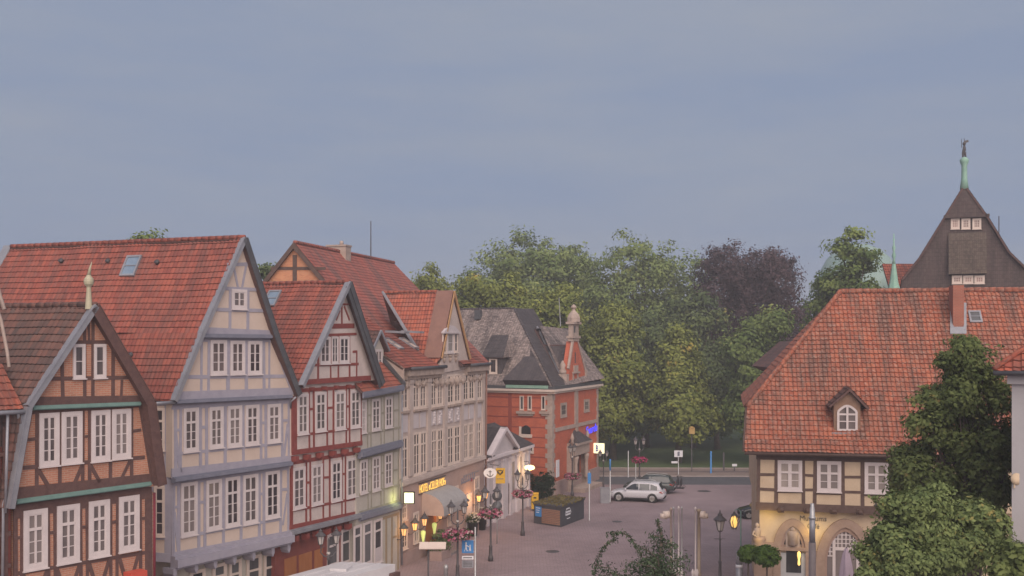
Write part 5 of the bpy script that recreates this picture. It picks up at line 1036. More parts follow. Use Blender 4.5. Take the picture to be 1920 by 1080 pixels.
# ================================================================== SHINGLED GABLE HOUSE behind the museum
def shingle_house():
    Y = 82.0; f = F(P(1690, 540, Y).xy, P(1922, 540, Y - 3).xy); g = f.uz; r = empty('shingled_house', f.p(f.L / 2, 0), 'tall dark shingled gable with a green pole and figure on its clipped tip', 'building')
    z0 = 8.0
    left = [(1690, 524), (1722, 484), (1771, 405), (1803, 353)]; right = [(1814, 353), (1853, 407), (1893, 472), (1924, 502)]
    b = MB(); lo = [g(*p) for p in left] + [g(*p) for p in right]; b.fpoly(f, [(lo[0][0], z0)] + lo + [(lo[-1][0], z0)], -.5, 0); b.build('gable_wall', M['shingle'], r)
    bk = V((-f.N.x, -f.N.y, 0)) * 16
    for side in (left, right[::-1]):
        pts = [f.px(*p, .3) for p in side]
        for a, c in zip(pts[:-1], pts[1:]): tiles([a, c, c + bk, a + bk], M['tile_dark'], 'roof', r, .25, .35, 0, .02, 1)
    b = MB(); a, c = g(1773, 404), g(1851, 404); b.fpoly(f, [a, c, g(1815.5, 355), g(1801.5, 355)], 0.001, .22)
    u, z = g(1812, 404); b.fbox(f, a[0] - .15, c[0] + .15, z - .18, z + .05, 0, .30); b.build('hood_gable', M['shingle'], r)
    b = MB(); ua, ub = f.u(1778), f.u(1849); zt, zm, zb = g(1812, 436)[1], g(1812, 450)[1], g(1812, 514)[1]
    pr = [(0.0, zt), (.22, zm), (.5, zb + .3), (.54, zb), (0, zb)]
    for (d0, za), (d1, zc) in zip(pr[:-1], pr[1:]): b.face([f.p(ua, za, d0), f.p(ub, za, d0), f.p(ub, zc, d1), f.p(ua, zc, d1)])
    for u in (ua, ub): b.face([f.p(u, z, d) for d, z in pr])
    b.build('window_hood', M['shingle_moss'], r)
    for x in (1791, 1811, 1831.5): window(f, r, x - 8.3, x + 8.3, 409.5, 429.5, 3, 0, 1, 3, .13, 'cream_paint', 'glass_pink', mull=.05)
    f2 = f.sh(.15)
    b = MB(); b.fbox(f2, f2.u(1783), f2.u(1848), g(1812, 545)[1], zb - .01, -.3, 0); b.build('window_bay', M['shingle'], r)
    for x in (1794.5, 1815.5, 1836.5): window(f2, r, x - 9.6, x + 9.6, 516.5, 532, 3, 0, 1, 2, .13, 'cream_paint', 'glass_pink', mull=.05)
    # copper mast with a small figure and flag
    c = f.px(1808.5, 354, -.3); s = c.y / FPX; b = MB()
    b.lathe(c, [(.33, 0), (.22, 20 * s), (.20, 44 * s), (.3, 50 * s), (.34, 55 * s), (.16, 60 * s)], 10); b.build('copper_mast', M['patina'], r)
    b = MB(); q = c + V((0, 0, 58 * s))
    b.path([q + V((-.1, 0, 0)), q + V((-.1, 0, 10 * s)), q + V((0, 0, 16 * s)), q + V((0, 0, 24 * s))], [.07, .09, .14, .08], 6); b.path([q + V((.12, 0, 0)), q + V((.05, 0, 12 * s))], [.06, .09], 6); b.lathe(q + V((0, 0, 24 * s)), [(.04, 0), (.13, .1), (.12, .22), (.03, .3)], 8)
    b.path([q + V((-.2, 0, 20 * s)), q + V((-.22, 0, 36 * s))], [.025, .02], 6); b.prism([q + V((0, 0, 28 * s)), q + V((.35, 0, 31 * s)), q + V((.3, 0, 35 * s)), q + V((.0, 0, 33 * s))], (0, .05, 0)); b.path([q + V((0, 0, 22 * s)), q + V((0, 0, 38 * s))], [.03, .02], 6); b.build('weathervane_figure', M['iron'], r)
shingle_house()
r = empty('distant_hall', P(1690, 560, 100), 'patch of plain red roof between the green spire and the shingled gable', 'building')
a = P(1654, 495, 96); tiles([a, a + V((5, 0, 0)), a + V((5, -3.5, -4.5)), a + V((0, -3.5, -4.5))], M['tile_red'], 'roof', r); b = MB(); b.box(a + V((2.9, 2.0, -12.5)), (4.0, 3.5, 18)); b.build('wall', M['stone_pale'], r)
r = empty('ridge_turret', P(1676, 547, 66), 'slender green copper spire with a finial rod rising behind the orange roof ridge', 'spire')
c = P(1676, 552, 66); s = 66 / FPX; b = MB(); b.lathe(c, [(13.5 * s, -.5), (13.0 * s, 3 * s), (8 * s, 22 * s), (5.5 * s, 40 * s), (3.2 * s, 57 * s)], 8, 0, False); b.build('copper_cone', M['patina'], r)
b = MB(); b.lathe(c, [(3.2 * s, 57 * s), (1.6 * s, 66 * s), (4 * s, 72 * s), (1.5 * s, 80 * s), (3.4 * s, 88 * s), (1.4 * s, 93 * s), (.8 * s, 114 * s)], 8); b.path([c + V((-.12, 0, 103 * s)), c + V((.14, 0, 103 * s))], [.02, .02], 6); b.build('finial', M['patina'], r)
b = MB(); b.box((c.x, c.y, 8), (.8, .8, 15.8)); b.build('stem', M['stone_pale'], r)
r = empty('dome_tower', P(1609, 600, 210), 'wide pale green copper dome far behind the tall bright tree', 'tower')
c = P(1609, 530, 210); s = 210 / FPX; b = MB(); b.lathe(c, [(74 * s, -3), (73 * s, 4 * s), (68 * s, 25 * s), (57 * s, 45 * s), (40 * s, 61 * s), (20 * s, 70 * s), (2 * s, 73 * s)], 24); b.build('dome', M['patina_pale'], r)
b = MB(); b.lathe((c.x, c.y, 0), [(68 * s, 0), (68 * s, c.z - 3)], 24); b.build('drum', M['stone_pale'], r)
M_ = M
b = MB(); q = P(1873, 470, 92); b.tube(q - V((0, 0, 8)), P(1873, 405, 92), .06, .04, 6); tag(b.build('aerial_mast', M['iron']), 'thin aerial mast rising right of the shingled gable', 'aerial')

# ================================================================== WHITE HOUSE at the right edge
def white_house():
    A = P(1897, 700, 30.0); f = F((A.x, A.y), (A.x + 4.5, A.y - 2.2)); r = empty('white_house', f.p(2, 0), 'pale grey white house wall with a red tiled eave at the right edge', 'house')
    z = f.uz(1900, 697)[1]; body(f, r, 0, f.L, 0, z, 7, M['stucco_edge']); b = MB(); b.fbox(f, -.12, f.L, z - .35, z + .02, -.3, .16); b.build('cornice', M['stucco_edge'], r)
    fe = f.sh(.45); e0 = f.p(-.45, z + .03, .45); e1 = fe.p(f.L, z + .03); up = V((f.U.x * 1.9 - f.N.x * 1.9, f.U.y * 1.9 - f.N.y * 1.9, 1.45)); up2 = V((-f.N.x * 2.2, -f.N.y * 2.2, 1.6))
    tiles([e0, e1, e1 + up * 1.6, e0 + up * 1.6], M['tile_red'], 'roof', r); b = MB(); b.path([e0 + V((0, 0, .06)), e0 + up * 1.6 + V((0, 0, .08))], [.08, .08], 8); b.build('hip_tiles', M['tile_red'], r)
    eb = e0 + V((-f.N.x, -f.N.y, 0)) * 4; tiles([e0, e0 + up * 1.6, eb], M['tile_red'], 'roof', r, seg=1)
    b = MB(); b.tube(e0 - V((.03, 0, .06)), e1 - V((0, 0, .06)), .07, .07, 8); b.build('gutter', M['dark_zinc'], r)
    p = e0 + up * .75; b = MB(); b.path([e0 + up * .62 + V((.0, 0, .1)), e0 + up * 1.5 + V((.3, -.2, .32))], [.09, .09], 8); b.build('flashing', M['zinc'], r)
    b = MB(); b.lathe(f.px(1907, 898, .03), [(.0, 0), (.17, .0), (.17, .05), (.08, .09), (.0, .1)], 14, axis='Y'); b.fbox(f, f.u(1900.5), f.u(1903.5), f.uz(1903, 915)[1], f.uz(1903, 888)[1], .0, .05); b.build('wall_ornament', M['museum_plaster'], r)
white_house()
# ================================================================== FOLIAGE
def leaf_mesh(name, cen, nrm, size, asp, rand1, rand2, mat, rng):
    n = len(cen); t = rng.normal(size=(n, 3)); t -= (t * nrm).sum(1)[:, None] * nrm; t /= np.linalg.norm(t, axis=1)[:, None] + 1e-9; s = np.cross(nrm, t)
    a, c = size[:, None] * t, size[:, None] * asp * s; fold = size[:, None] * .22 * nrm
    v = np.empty((n, 4, 3)); v[:, 0] = cen - a; v[:, 1] = cen + c + fold - a * .1; v[:, 2] = cen + a; v[:, 3] = cen - c + fold - a * .1
    me = bpy.data.meshes.new(name); me.vertices.add(4 * n); me.loops.add(4 * n); me.polygons.add(n)
    me.vertices.foreach_set('co', v.reshape(-1)); me.loops.foreach_set('vertex_index', np.arange(4 * n, dtype=np.int32)); me.polygons.foreach_set('loop_start', np.arange(0, 4 * n, 4, dtype=np.int32))
    me.update(calc_edges=True); uv = me.uv_layers.new(name='UVMap'); q = np.stack([np.repeat(rand1, 4), np.repeat(rand2, 4)], 1); uv.data.foreach_set('uv', q.reshape(-1).astype(np.float32))
    me.materials.append(mat); return me
def foliage(lobes, n, size, mat, seed, rc=.5, per=26, asp=.55, up=.45, droop=0.0, inner=.25, name='crown', fill=None):
    """leaf clumps through the volume of a set of ellipsoid lobes (cx,cy,cz,rx,ry,rz)"""
    rng = np.random.default_rng(seed); lob = np.array(lobes, float); ar = (lob[:, 3] * lob[:, 4] + lob[:, 3] * lob[:, 5] + lob[:, 4] * lob[:, 5]); k = np.maximum(4, (n / per * ar / ar.sum()).astype(int))
    C, NN, S1, S2 = [], [], [], []
    for (cx, cy, cz, rx, ry, rz), m in zip(lob, k):
        d = rng.normal(size=(m, 3)); d[:, 2] += .18; d /= np.linalg.norm(d, axis=1)[:, None]
        rad = np.where(rng.random(m) < inner, rng.uniform(.25, .75, m), rng.uniform(.8, 1.04, m))
        cc = np.array([cx, cy, cz]) + d * np.array([rx, ry, rz]) * rad[:, None]
        q = np.clip(rng.normal(.5, .24, m), 0, 1); cs = rc * rng.uniform(.6, 1.35, m)
        p = np.repeat(cc, per, 0); off = np.clip(rng.normal(size=(m * per, 3)), -1.7, 1.7) * np.array([1, 1, .62]); off *= np.repeat(cs, per)[:, None] * .62
        on = off / (np.linalg.norm(off, axis=1)[:, None] + 1e-6); off[:, 2] -= droop * np.abs(rng.normal(size=m * per)) * np.repeat(cs, per)
        nn = np.repeat(d, per, 0) * .55 + on * .8 + rng.normal(size=(m * per, 3)) * .38 + np.array([0, 0, up])
        C.append(p + off); NN.append(nn); S2.append(np.repeat(q, per)); S1.append(rng.random(m * per))
    C = np.concatenate(C); NN = np.concatenate(NN); NN /= np.linalg.norm(NN, axis=1)[:, None]; S1 = np.concatenate(S1); S2 = np.concatenate(S2)
    return leaf_mesh(name, C, NN, size * rng.uniform(.6, 1.35, len(C)), asp, S1, S2, mat, rng)
def envelope(kind, w_, h_, seed, n=16):
    rr = random.Random(seed); out = []
    for i in range(n):
        if kind == 'broad':
            a = rr.uniform(0, 2 * math.pi); z = rr.random(); rad = w_ / 2 * math.sqrt(max(.05, 1 - (2 * max(z, .32) - 1) ** 2 * .95)) * .68; q = w_ * rr.uniform(.16, .23)
        elif kind == 'cone':
            z = (i + rr.random()) / n; a = rr.uniform(0, 2 * math.pi); rad = w_ / 2 * (1 - z) ** .75 * .62 + .1; q = w_ * (.24 - .15 * z)
        else:
            z = (i + rr.random()) / n; a = rr.uniform(0, 2 * math.pi); rad = w_ / 2 * (math.sin(math.pi * min(1, .12 + z * .80)) ** .6) * .62; q = w_ * rr.uniform(.17, .24) * (1.05 - .3 * z)
        rad *= rr.uniform(.72, 1.0); out.append((rad * math.cos(a), rad * math.sin(a), q * .8 + z * (h_ - q * 1.7), q, q, q * rr.uniform(.7, .95)))
    ex = max(max(abs(l[0]) + l[3] for l in out), .01); tz = max(l[2] + l[5] for l in out); bz = min(l[2] - l[5] for l in out); kx = w_ / 2 / ex * 1.02
    out = [(x * kx, y * kx, (z - bz) / (tz - bz) * h_, a * kx, c * kx, e * h_ / (tz - bz)) for x, y, z, a, c, e in out]
    out.append((0, 0, h_ * .45, w_ * .27, w_ * .27, h_ * .33)); out.append((0, 0, h_ * .72, w_ * .22, w_ * .22, h_ * .22))
    return out
def make_tree(name, label, loc, lobes, z0, trunk, mat, n, size, seed, rc, cat='tree', group=None, per=26, asp=.55, droop=0.0, inner=.25, up=.45, limbs=True, kind=None):
    r = empty(name, loc, label, cat, group); lob = [(x, y, z + z0, a, c, d) for x, y, z, a, c, d in lobes]
    o = bpy.data.objects.new('crown', foliage(lob, n, size, mat, seed, rc, per, asp, up, droop, inner)); col.objects.link(o); o.parent = r
    b = MB(); top = max(l[2] for l in lob); rr = random.Random(seed); pts = [V((rr.uniform(-.1, .1) * k, rr.uniform(-.1, .1) * k, top * .85 * k / 5)) for k in range(6)]
    b.path(pts, [trunk * (1.25 if k == 0 else 1 - k * .17) for k in range(6)], 8)
    if limbs:
        for l in lob[::2]:
            k = rr.uniform(.35, .75); s0 = V((0, 0, min(top * .75, l[2] * k))); e = V(l[:3]); b.path([s0, s0.lerp(e, .5) + V((0, 0, .06 * (e - s0).length)), e], [trunk * .42, trunk * .25, trunk * .08], 6)
    t = b.build('trunk', M['bark'], None); t.parent = r
    return r
def tree_px(name, label, px, top, wpx, Y, z0, kind, mat, n, size, seed, rc, dx=0, **kw):
    X = (px - 960) / FPX * Y; h = H - (top - HY) / FPX * Y - z0; wd = wpx / FPX * Y; nl = kw.pop('nl', 18)
    return make_tree(name, label, (X, Y, 0), envelope(kind, wd, h, seed, nl), z0, kw.pop('trunk', .35), mat, n, size, seed, rc * 1.25, per=80, **kw)
T_ = tree_px
T_('plane_tree', 'biggest pale green tree, left of the two tall crowns above the red building', 985, 436, 300, 150, 6, 'broad', M['leaf_plane'], 39000, 0.26, 11, 1.15, nl=26)
T_('plane_tree', 'tall pale green tree with ragged gaps directly left of the purple tree', 1208, 437, 280, 146, 5, 'broad', M['leaf_plane'], 39000, 0.26, 12, 1.15, nl=26)
T_('copper_beech', 'dark purple copper beech crown against the sky', 1410, 450, 262, 138, 3, 'broad', M['leaf_beech'], 76000, 0.20, 13, .9, nl=38, droop=.5)
T_('lime_tree', 'small rounded yellow green tree just right of the faded long roof', 808, 489, 128, 120, 4, 'broad', M['leaf_lime'], 13000, 0.22, 14, .8)
T_('lime_tree', 'low yellow green tree peeping over the hotel gable tip', 882, 514, 130, 116, 4, 'broad', M['leaf_lime'], 13000, 0.22, 15, .8)
T_('lime_tree', 'yellow green tree behind the slate ridge of the red building', 962, 514, 150, 117, 3, 'broad', M['leaf_lime'], 16900, 0.22, 16, .8)
T_('lime_tree', 'yellow green tree left of the turret gable above the slate roof', 1040, 530, 140, 118, 3, 'broad', M['leaf_lime'], 16900, 0.22, 17, .8)
T_('lime_tree', 'large olive green tree right beside the turret and the lit cube sign', 1150, 568, 160, 119, 1.8, 'tall', M['leaf_lime'], 33800, 0.22, 18, .85, nl=26)
T_('lime_tree', 'conical tree with a rusty orange tip in the middle of the park edge', 1272, 612, 150, 116, 2.6, 'cone', M['leaf_lime'], 33800, 0.21, 19, .75, nl=30)
T_('lime_tree', 'broad green tree touching the left hip of the orange roof', 1428, 582, 165, 117, 2.8, 'tall', M['leaf_bright'], 33800, 0.22, 20, .85, nl=26)
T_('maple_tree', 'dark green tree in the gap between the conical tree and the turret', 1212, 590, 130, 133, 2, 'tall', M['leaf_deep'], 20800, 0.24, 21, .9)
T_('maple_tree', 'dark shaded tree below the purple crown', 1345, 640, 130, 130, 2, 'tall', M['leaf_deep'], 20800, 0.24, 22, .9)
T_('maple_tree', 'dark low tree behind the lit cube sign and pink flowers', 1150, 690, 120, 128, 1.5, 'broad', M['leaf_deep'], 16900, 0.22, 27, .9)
T_('poplar_tree', 'upright bright green tree standing in front of the far green dome', 1598, 430, 150, 104, 2, 'tall', M['leaf_bright'], 28600, 0.20, 23, .75, nl=26)
T_('poplar_tree', 'smaller green tree right of the purple crown behind the orange roof', 1545, 520, 90, 108, 2, 'tall', M['leaf_bright'], 13000, 0.20, 24, .75)
T_('ash_tree', 'leafy tree tip poking above the huge red roof', 270, 436, 80, 80, 6, 'broad', M['leaf_plane'], 9100, 0.16, 25, .6)
T_('ash_tree', 'sliver of dark foliage left of the long faded roof ridge', 505, 505, 40, 95, 4, 'broad', M['leaf_deep'], 3900, 0.19, 26, .6)
T_('plane_tree', 'rear pale green tree filling the notch between the two tallest green crowns', 1095, 462, 190, 160, 5, 'broad', M['leaf_plane'], 26000, .28, 61, 1.1, nl=22)
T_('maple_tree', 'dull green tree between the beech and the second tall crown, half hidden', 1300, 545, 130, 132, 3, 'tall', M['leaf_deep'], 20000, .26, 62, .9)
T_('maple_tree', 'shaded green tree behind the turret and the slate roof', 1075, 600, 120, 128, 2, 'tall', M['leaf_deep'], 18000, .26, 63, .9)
# far wood closing the park under the crowns
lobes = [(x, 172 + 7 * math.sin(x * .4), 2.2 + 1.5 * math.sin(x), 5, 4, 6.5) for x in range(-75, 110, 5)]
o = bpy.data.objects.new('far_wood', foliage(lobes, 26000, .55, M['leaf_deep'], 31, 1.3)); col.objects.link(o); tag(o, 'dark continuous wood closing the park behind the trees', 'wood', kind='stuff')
lobes = [(rnd.uniform(-1.6, 1.6), 0, 0, .8, .6, .3)] if False else None
# near trees on the right
def near_tree(px, top, wpx, Y, z0, n, size, seed, rc, lab, mat, blobs, name='maple_tree'):
    X = (px - 960) / FPX * Y; s = Y / FPX
    lob = [((bx - px) * s, dy, H - (by - HY) * s, rx * s, ry * s, rz * s) for bx, by, dy, rx, ry, rz in blobs]
    rr = random.Random(seed); sub_ = []
    for x, y, z, a, c, e in lob:
        for _ in range(9):
            k = rr.uniform(.26, .52); u = V((rr.gauss(0, 1), rr.gauss(0, 1), rr.gauss(0, 1))).normalized() * rr.uniform(.45, .98); sub_.append((x + u.x * a, y + u.y * c, z + u.z * e, a * k, c * k, e * k * .85))
    return make_tree(name, lab, (X, Y, 0), sub_, 0, .17, mat, n, size, seed, rc, per=22, inner=.22)
near_tree(1820, 635, 200, 37, 3, 62000, .088, 41, .30, 'tall dark green maple before the orange roof beside the white house wall', M['leaf_near'],
          [(1812, 668, 0, 48, 45, 34), (1835, 700, .2, 48, 45, 42), (1795, 720, .1, 48, 45, 42), (1845, 760, 0, 55, 50, 52), (1790, 775, 0, 52, 50, 48), (1870, 720, .3, 28, 40, 40), (1760, 830, .1, 52, 50, 50), (1830, 840, -.4, 62, 60, 58), (1868, 840, .3, 42, 50, 60), (1748, 900, .2, 50, 50, 45), (1815, 920, 0, 75, 60, 60), (1866, 930, .4, 40, 50, 60), (1745, 960, .5, 70, 60, 60), (1850, 1010, .6, 52, 60, 70), (1712, 872, .2, 34, 40, 36), (1698, 915, .3, 32, 40, 34), (1742, 770, .2, 26, 36, 34)])
near_tree(1740, 850, 240, 29, 2, 60000, .07, 42, .24, 'lower fresh green tree in the bottom right corner before the arches', M['leaf_mid'],
          [(1715, 965, 0, 50, 50, 42), (1690, 1000, -.1, 55, 50, 42), (1672, 1050, .1, 50, 50, 44), (1765, 985, .2, 62, 50, 50), (1720, 1050, -.3, 70, 60, 50), (1790, 1050, 0, 62, 55, 55), (1845, 1030, .3, 50, 50, 42), (1840, 985, .5, 45, 45, 32), (1650, 1092, 0, 42, 50, 30), (1755, 938, .3, 34, 34, 28), (1682, 948, .1, 26, 30, 24), (1632, 1035, .0, 18, 24, 14)], 'hornbeam_tree')
near_tree(1890, 1010, 60, 26, 2, 2600, .085, 43, .22, 'small reddish twiggy shrub before the foot of the white house wall', M['leaf_near'],
          [(1903, 1030, 0, 14, 20, 24), (1885, 1065, 0, 24, 24, 22), (1915, 1070, .1, 14, 22, 26)], 'twiggy_shrub')
# weeping conifer rising into the bottom of the frame
def weeping_conifer():
    Y = 27.0; s = Y / FPX; c = V(((1228 - 960) * s, Y, 0)); r = empty('weeping_conifer', c, 'grey green weeping conifer top with one long arching branch at the bottom of the frame', 'tree')
    def q(px, py, dy=0): return V(((px - 960) * s, Y + dy, H - (py - HY) * s))
    br = [[(1228, 1200), (1232, 1090), (1238, 1040), (1241, 1005), (1235, 985), (1233, 972)], [(1241, 1045), (1232, 1022), (1227, 1005)], [(1240, 1008), (1230, 1004), (1224, 1003)], [(1241, 1020), (1249, 1016), (1262, 1019)],
          [(1222, 1085), (1206, 1050), (1196, 1027), (1182, 1008), (1168, 999), (1150, 998), (1136, 1003)], [(1152, 1012), (1138, 1020), (1126, 1036), (1118, 1055), (1113, 1085)], [(1150, 999), (1152, 1008), (1150, 1014)], [(1118, 1058), (1134, 1066), (1150, 1068)],
          [(1236, 1050), (1218, 1036), (1200, 1026)], [(1236, 1048), (1252, 1036), (1266, 1022)], [(1236, 1062), (1260, 1050), (1286, 1040)], [(1234, 1066), (1208, 1058), (1178, 1048)], [(1236, 1075), (1262, 1064), (1282, 1054)], [(1234, 1080), (1204, 1072), (1172, 1070)], [(1236, 1088), (1214, 1078), (1186, 1088)], [(1236, 1090), (1258, 1080), (1276, 1074)], [(1238, 1056), (1226, 1046), (1210, 1046)], [(1238, 1070), (1248, 1062), (1256, 1058)], [(1230, 1100), (1150, 1075), (1118, 1085)], [(1236, 1062), (1220, 1052), (1206, 1062)], [(1236, 1084), (1250, 1076), (1272, 1086)]]
    b = MB(); C = []; rr = random.Random(5); Dn = []
    for i, l in enumerate(br):
        dy = 0 if i in (0, 4, 5) else rr.uniform(-.5, .5)
        pts = [q(x, y, dy * (k / len(l))) for k, (x, y) in enumerate(l)]; b.path(pts, [(.07 if i == 0 else .018) * (1 - .8 * k / len(l)) for k in range(len(l))], 6)
        for p0, p1 in zip(pts[:-1], pts[1:]):
            if i == 0 and p0.z < q(0, 1090).z: continue
            m = max(3, int((p1 - p0).length / .035)); thick = .036 if i in (0, 4, 5, 6) else .10
            for k in range(m):
                base = p0.lerp(p1, k / m)
                for _ in range(5 if i in (0, 4, 5, 6, 7) else 8): o_ = V((rr.gauss(0, 1), rr.gauss(0, 1), rr.gauss(0, .8) - .3)) * thick; C.append(base + o_); Dn.append((o_ + V((0, 0, .04))).normalized())
    rng = np.random.default_rng(3); C = np.array(C); Dn = np.array(Dn) + rng.normal(size=C.shape) * .5; Dn /= np.linalg.norm(Dn, axis=1)[:, None]; n = len(C); cl = np.repeat(rng.random(n // 40 + 1), 40)[:n]
    o = bpy.data.objects.new('crown', leaf_mesh('crown', C - np.array(c), Dn, .05 * rng.uniform(.6, 1.4, n), .34, rng.random(n), cl, M['needle'], rng)); col.objects.link(o); o.parent = r
    b.path([c, q(1228, 1190)], [.12, .08], 8); b.build('trunk', M['bark'], r)
weeping_conifer()
# topiary balls
for (px, py, rad, Y, lab) in ((1403, 1038, 17, 51.4, 'smaller clipped box ball beside the stone corner of the arched house'), (1438, 1043, 22, 50.2, 'larger clipped box ball in front of the stone corner pier')):
    c = P(px, py, Y); s = Y / FPX; rr_ = rad * s; r = empty('topiary_ball', (c.x, c.y, 0), lab, 'shrub', 'clipped box balls at the corner pier')
    o = bpy.data.objects.new('foliage', foliage([(0, 0, c.z, rr_, rr_, rr_ * .88)], 4200, .07, M['leaf_box'], px, .11, per=18, inner=.3)); col.objects.link(o); o.parent = r
    b = MB(); b.tube((c.x, c.y, .4), (c.x, c.y, c.z), .05, .04, 6); b.build('stem', M['bark'], r); b = MB(); b.lathe((c.x, c.y, 0), [(.26, 0), (.34, .5), (.36, .55), (.3, .55), (.28, .48)], 12); b.build('pot', M['black'], r)

# ================================================================== STREET FURNITURE
def flower_basket(loc, rad, lab, pet, seed, n=900):
    r = empty('flower_basket', loc, lab, 'flower basket', 'flower baskets on the lamp posts')
    lob = [(rad * .75 * math.cos(a), rad * .75 * math.sin(a), 0, rad * .36, rad * .36, rad * .34) for a in [i * math.pi / 4 for i in range(8)]]
    o = bpy.data.objects.new('foliage', foliage(lob, n, .06, M['basket_leaf'], seed, .12, per=14, name='foliage')); col.objects.link(o); o.parent = r
    o = bpy.data.objects.new('blossoms', foliage([(x, y, z, a * 1.12, c * 1.12, d * 1.1) for x, y, z, a, c, d in lob], int(n * .8), .06, pet, seed + 1, .12, per=6, asp=.9, inner=0, name='blossoms')); col.objects.link(o); o.parent = r
    b = MB(); b.lathe(V(loc) + V((0, 0, -.32)), [(rad * .3, 0), (rad * .75, .1), (rad * .95, .3), (rad * .9, .3), (rad * .7, .14)], 12); b.build('bowl', M['iron'], r)
def lantern(par, c, s, lit=False, glass=None):
    b = MB(); b.lathe(c, [(.09 * s, 0), (.11 * s, .04 * s), (.11 * s, .05 * s)], 6, 0, False); c2 = V(c)
    for k in range(6):
        a = 2 * math.pi * (k + .5) / 6; d = V((math.cos(a), math.sin(a), 0)); b.tube(c2 + d * .11 * s + V((0, 0, .05 * s)), c2 + d * .19 * s + V((0, 0, .45 * s)), .012 * s, .012 * s, 4)
    b.lathe(c2 + V((0, 0, .45 * s)), [(.26 * s, 0), (.28 * s, .03 * s), (.17 * s, .13 * s), (.09 * s, .2 * s), (.10 * s, .25 * s), (.04 * s, .30 * s), (.015 * s, .42 * s)], 8, 0, False); o = b.build('lantern', M['iron'], par)
    b = MB(); b.lathe(c2, [(.10 * s, .052 * s), (.175 * s, .448 * s)], 6, 0, False); b.build('lantern_glass', M[glass or ('lit_warm' if lit else 'lamp_glass')], o); return o
def street_lamp():
    r = empty('street_lamp', (0, 0, 0), 'x', 'street lamp', 'twin lantern lamps along the square'); b = MB()
    b.lathe((0, 0, 0), [(.15, 0), (.15, .25), (.11, .32), (.09, .8), (.11, .84), (.06, .95), (.05, 2.9), (.09, 2.95), (.05, 3.05), (.045, 3.75), (.02, 3.9)], 12); b.build('post', M['iron'], r)
    for s in (-1, 1): b = MB(); b.path([V((s * .03, 0, 3.05)), V((s * .22, 0, 3.12)), V((s * .36, 0, 3.3)), V((s * .35, 0, 3.5)), V((s * .2, 0, 3.55))], [.03, .03, .028, .025, .015], 6); b.path([V((s * .33, 0, 3.35)), V((s * .36, 0, 3.62))], [.025, .03], 6); b.build('arm', M['iron'], r); lantern(r, V((s * .36, 0, 3.62)), .9)
    b = MB(); b.lathe((0, 0, 3.22), [(.02, -.1), (.1, 0), (.02, .1)], 10, axis='Y'); b.build('emblem_disc', M['lamp_glass'], r)
    return r
lampdefs = [(920, 1052, 963, 25, 'twin lantern lamp with a pink basket before the anchor sign', 'full pink and white flower basket below the lamp nearest the yellow post sign', 'petal_mix'), (980, 1004, 926, 25, 'twin lantern lamp with a pink basket just left of the planted box', 'dusky pink flower basket on the lamp left of the planted box', 'petal_mix'), (858, 1092, 1002, 25, 'twin lantern lamp rising from the bottom edge near the hotel entrance', 'largest white and pink flower basket low beside the blue sign', 'petal_mix'),
            (1073, 930, 893, 25, 'twin lantern lamp before the portal of the red building', 'whitish flower basket before the portal of the red building', 'petal_mix'), (1131.5, 921, 0, 25, 'twin lantern lamp directly under the lit cube sign', '', ''), (1199, 911, 862, 25, 'twin lantern lamp by the road with a bright pink basket', 'bright magenta flower basket by the road before the lawn', 'petal_pink'), (616, 1172, 0, 35, 'twin lantern lamp top in front of the oxblood ground floor', '', '')]
proto = street_lamp()
for i, (px, py, fy, rz, lab, fl, pet) in enumerate(lampdefs):
    o = proto if i == 0 else copy_tree(proto); q = G(px, py); o.location = q; o.rotation_euler.z = R((15, 20, 20, 60, 10, 5, 25)[i]); o['label'] = lab; o.scale = (.86 if i == 4 else 1.06,) * 3
    if fy: flower_basket((q.x, q.y, P(px, fy, q.y).z), .62 if i != 2 else .72, fl, M[pet], 60 + i, 1000)
def single_lamp(px, py, top, lab):
    q = G(px, py); zt = P(px, top, q.y).z; r = empty('post_lamp', q, lab, 'street lamp'); b = MB(); zl = zt - 1.15
    b.lathe(q, [(.16, 0), (.16, .4), (.09, .5), (.075, 1.4), (.1, 1.45), (.05, 1.55), (.04, zl - .5), (.07, zl - .45), (.035, zl - .35), (.03, zl)], 10); b.tube(q + V((-.32, 0, zl - .4)), q + V((.3, 0, zl - .4)), .018, .018, 6); b.build('post', M['iron'], r); lantern(r, q + V((0, 0, zl)), 1.35)
single_lamp(1350, 1104, 957, 'slim single lantern post left of the lit hanging lantern')
# hanging lit lantern on its own post
q = P(1389, 1080, 57.5); q.z = 0; r = empty('hanging_lantern', q, 'amber lit lantern hanging from a thin green post near the corner of the arched house', 'lantern')
zt = P(0, 958, 57.5).z; b = MB(); b.tube(q, q + V((0, 0, zt)), .05, .035, 8); b.path([q + V((0, 0, zt - .5)), q + V((-.02, 0, zt)), q + V((-.2, 0, zt + .12)), q + V((-.36, 0, zt)), q + V((-.36, 0, zt - .1))], [.03, .03, .025, .02, .02], 6); b.build('post', M['green_paint'], r)
c = q + V((-.36, 0, zt - .98)); b = MB(); b.lathe(c, [(.06, .06), (.15, .14), (.20, .4), (.17, .6), (.06, .70)], 10); b.build('lit_globe', emit('amber lantern glass', (1.0, .60, .16), .5), r)
b = MB()
for k in range(6): a = math.pi * k / 3; b.path([c + V((.1 * math.cos(a), .1 * math.sin(a), -.03)), c + V((.29 * math.cos(a), .29 * math.sin(a), .4)), c + V((.1 * math.cos(a), .1 * math.sin(a), .78))], [.024] * 3, 4)
b.lathe(c + V((0, 0, .74)), [(.2, 0), (.1, .1), (.03, .2)], 8, 0, False); b.build('cage', M['iron'], r)
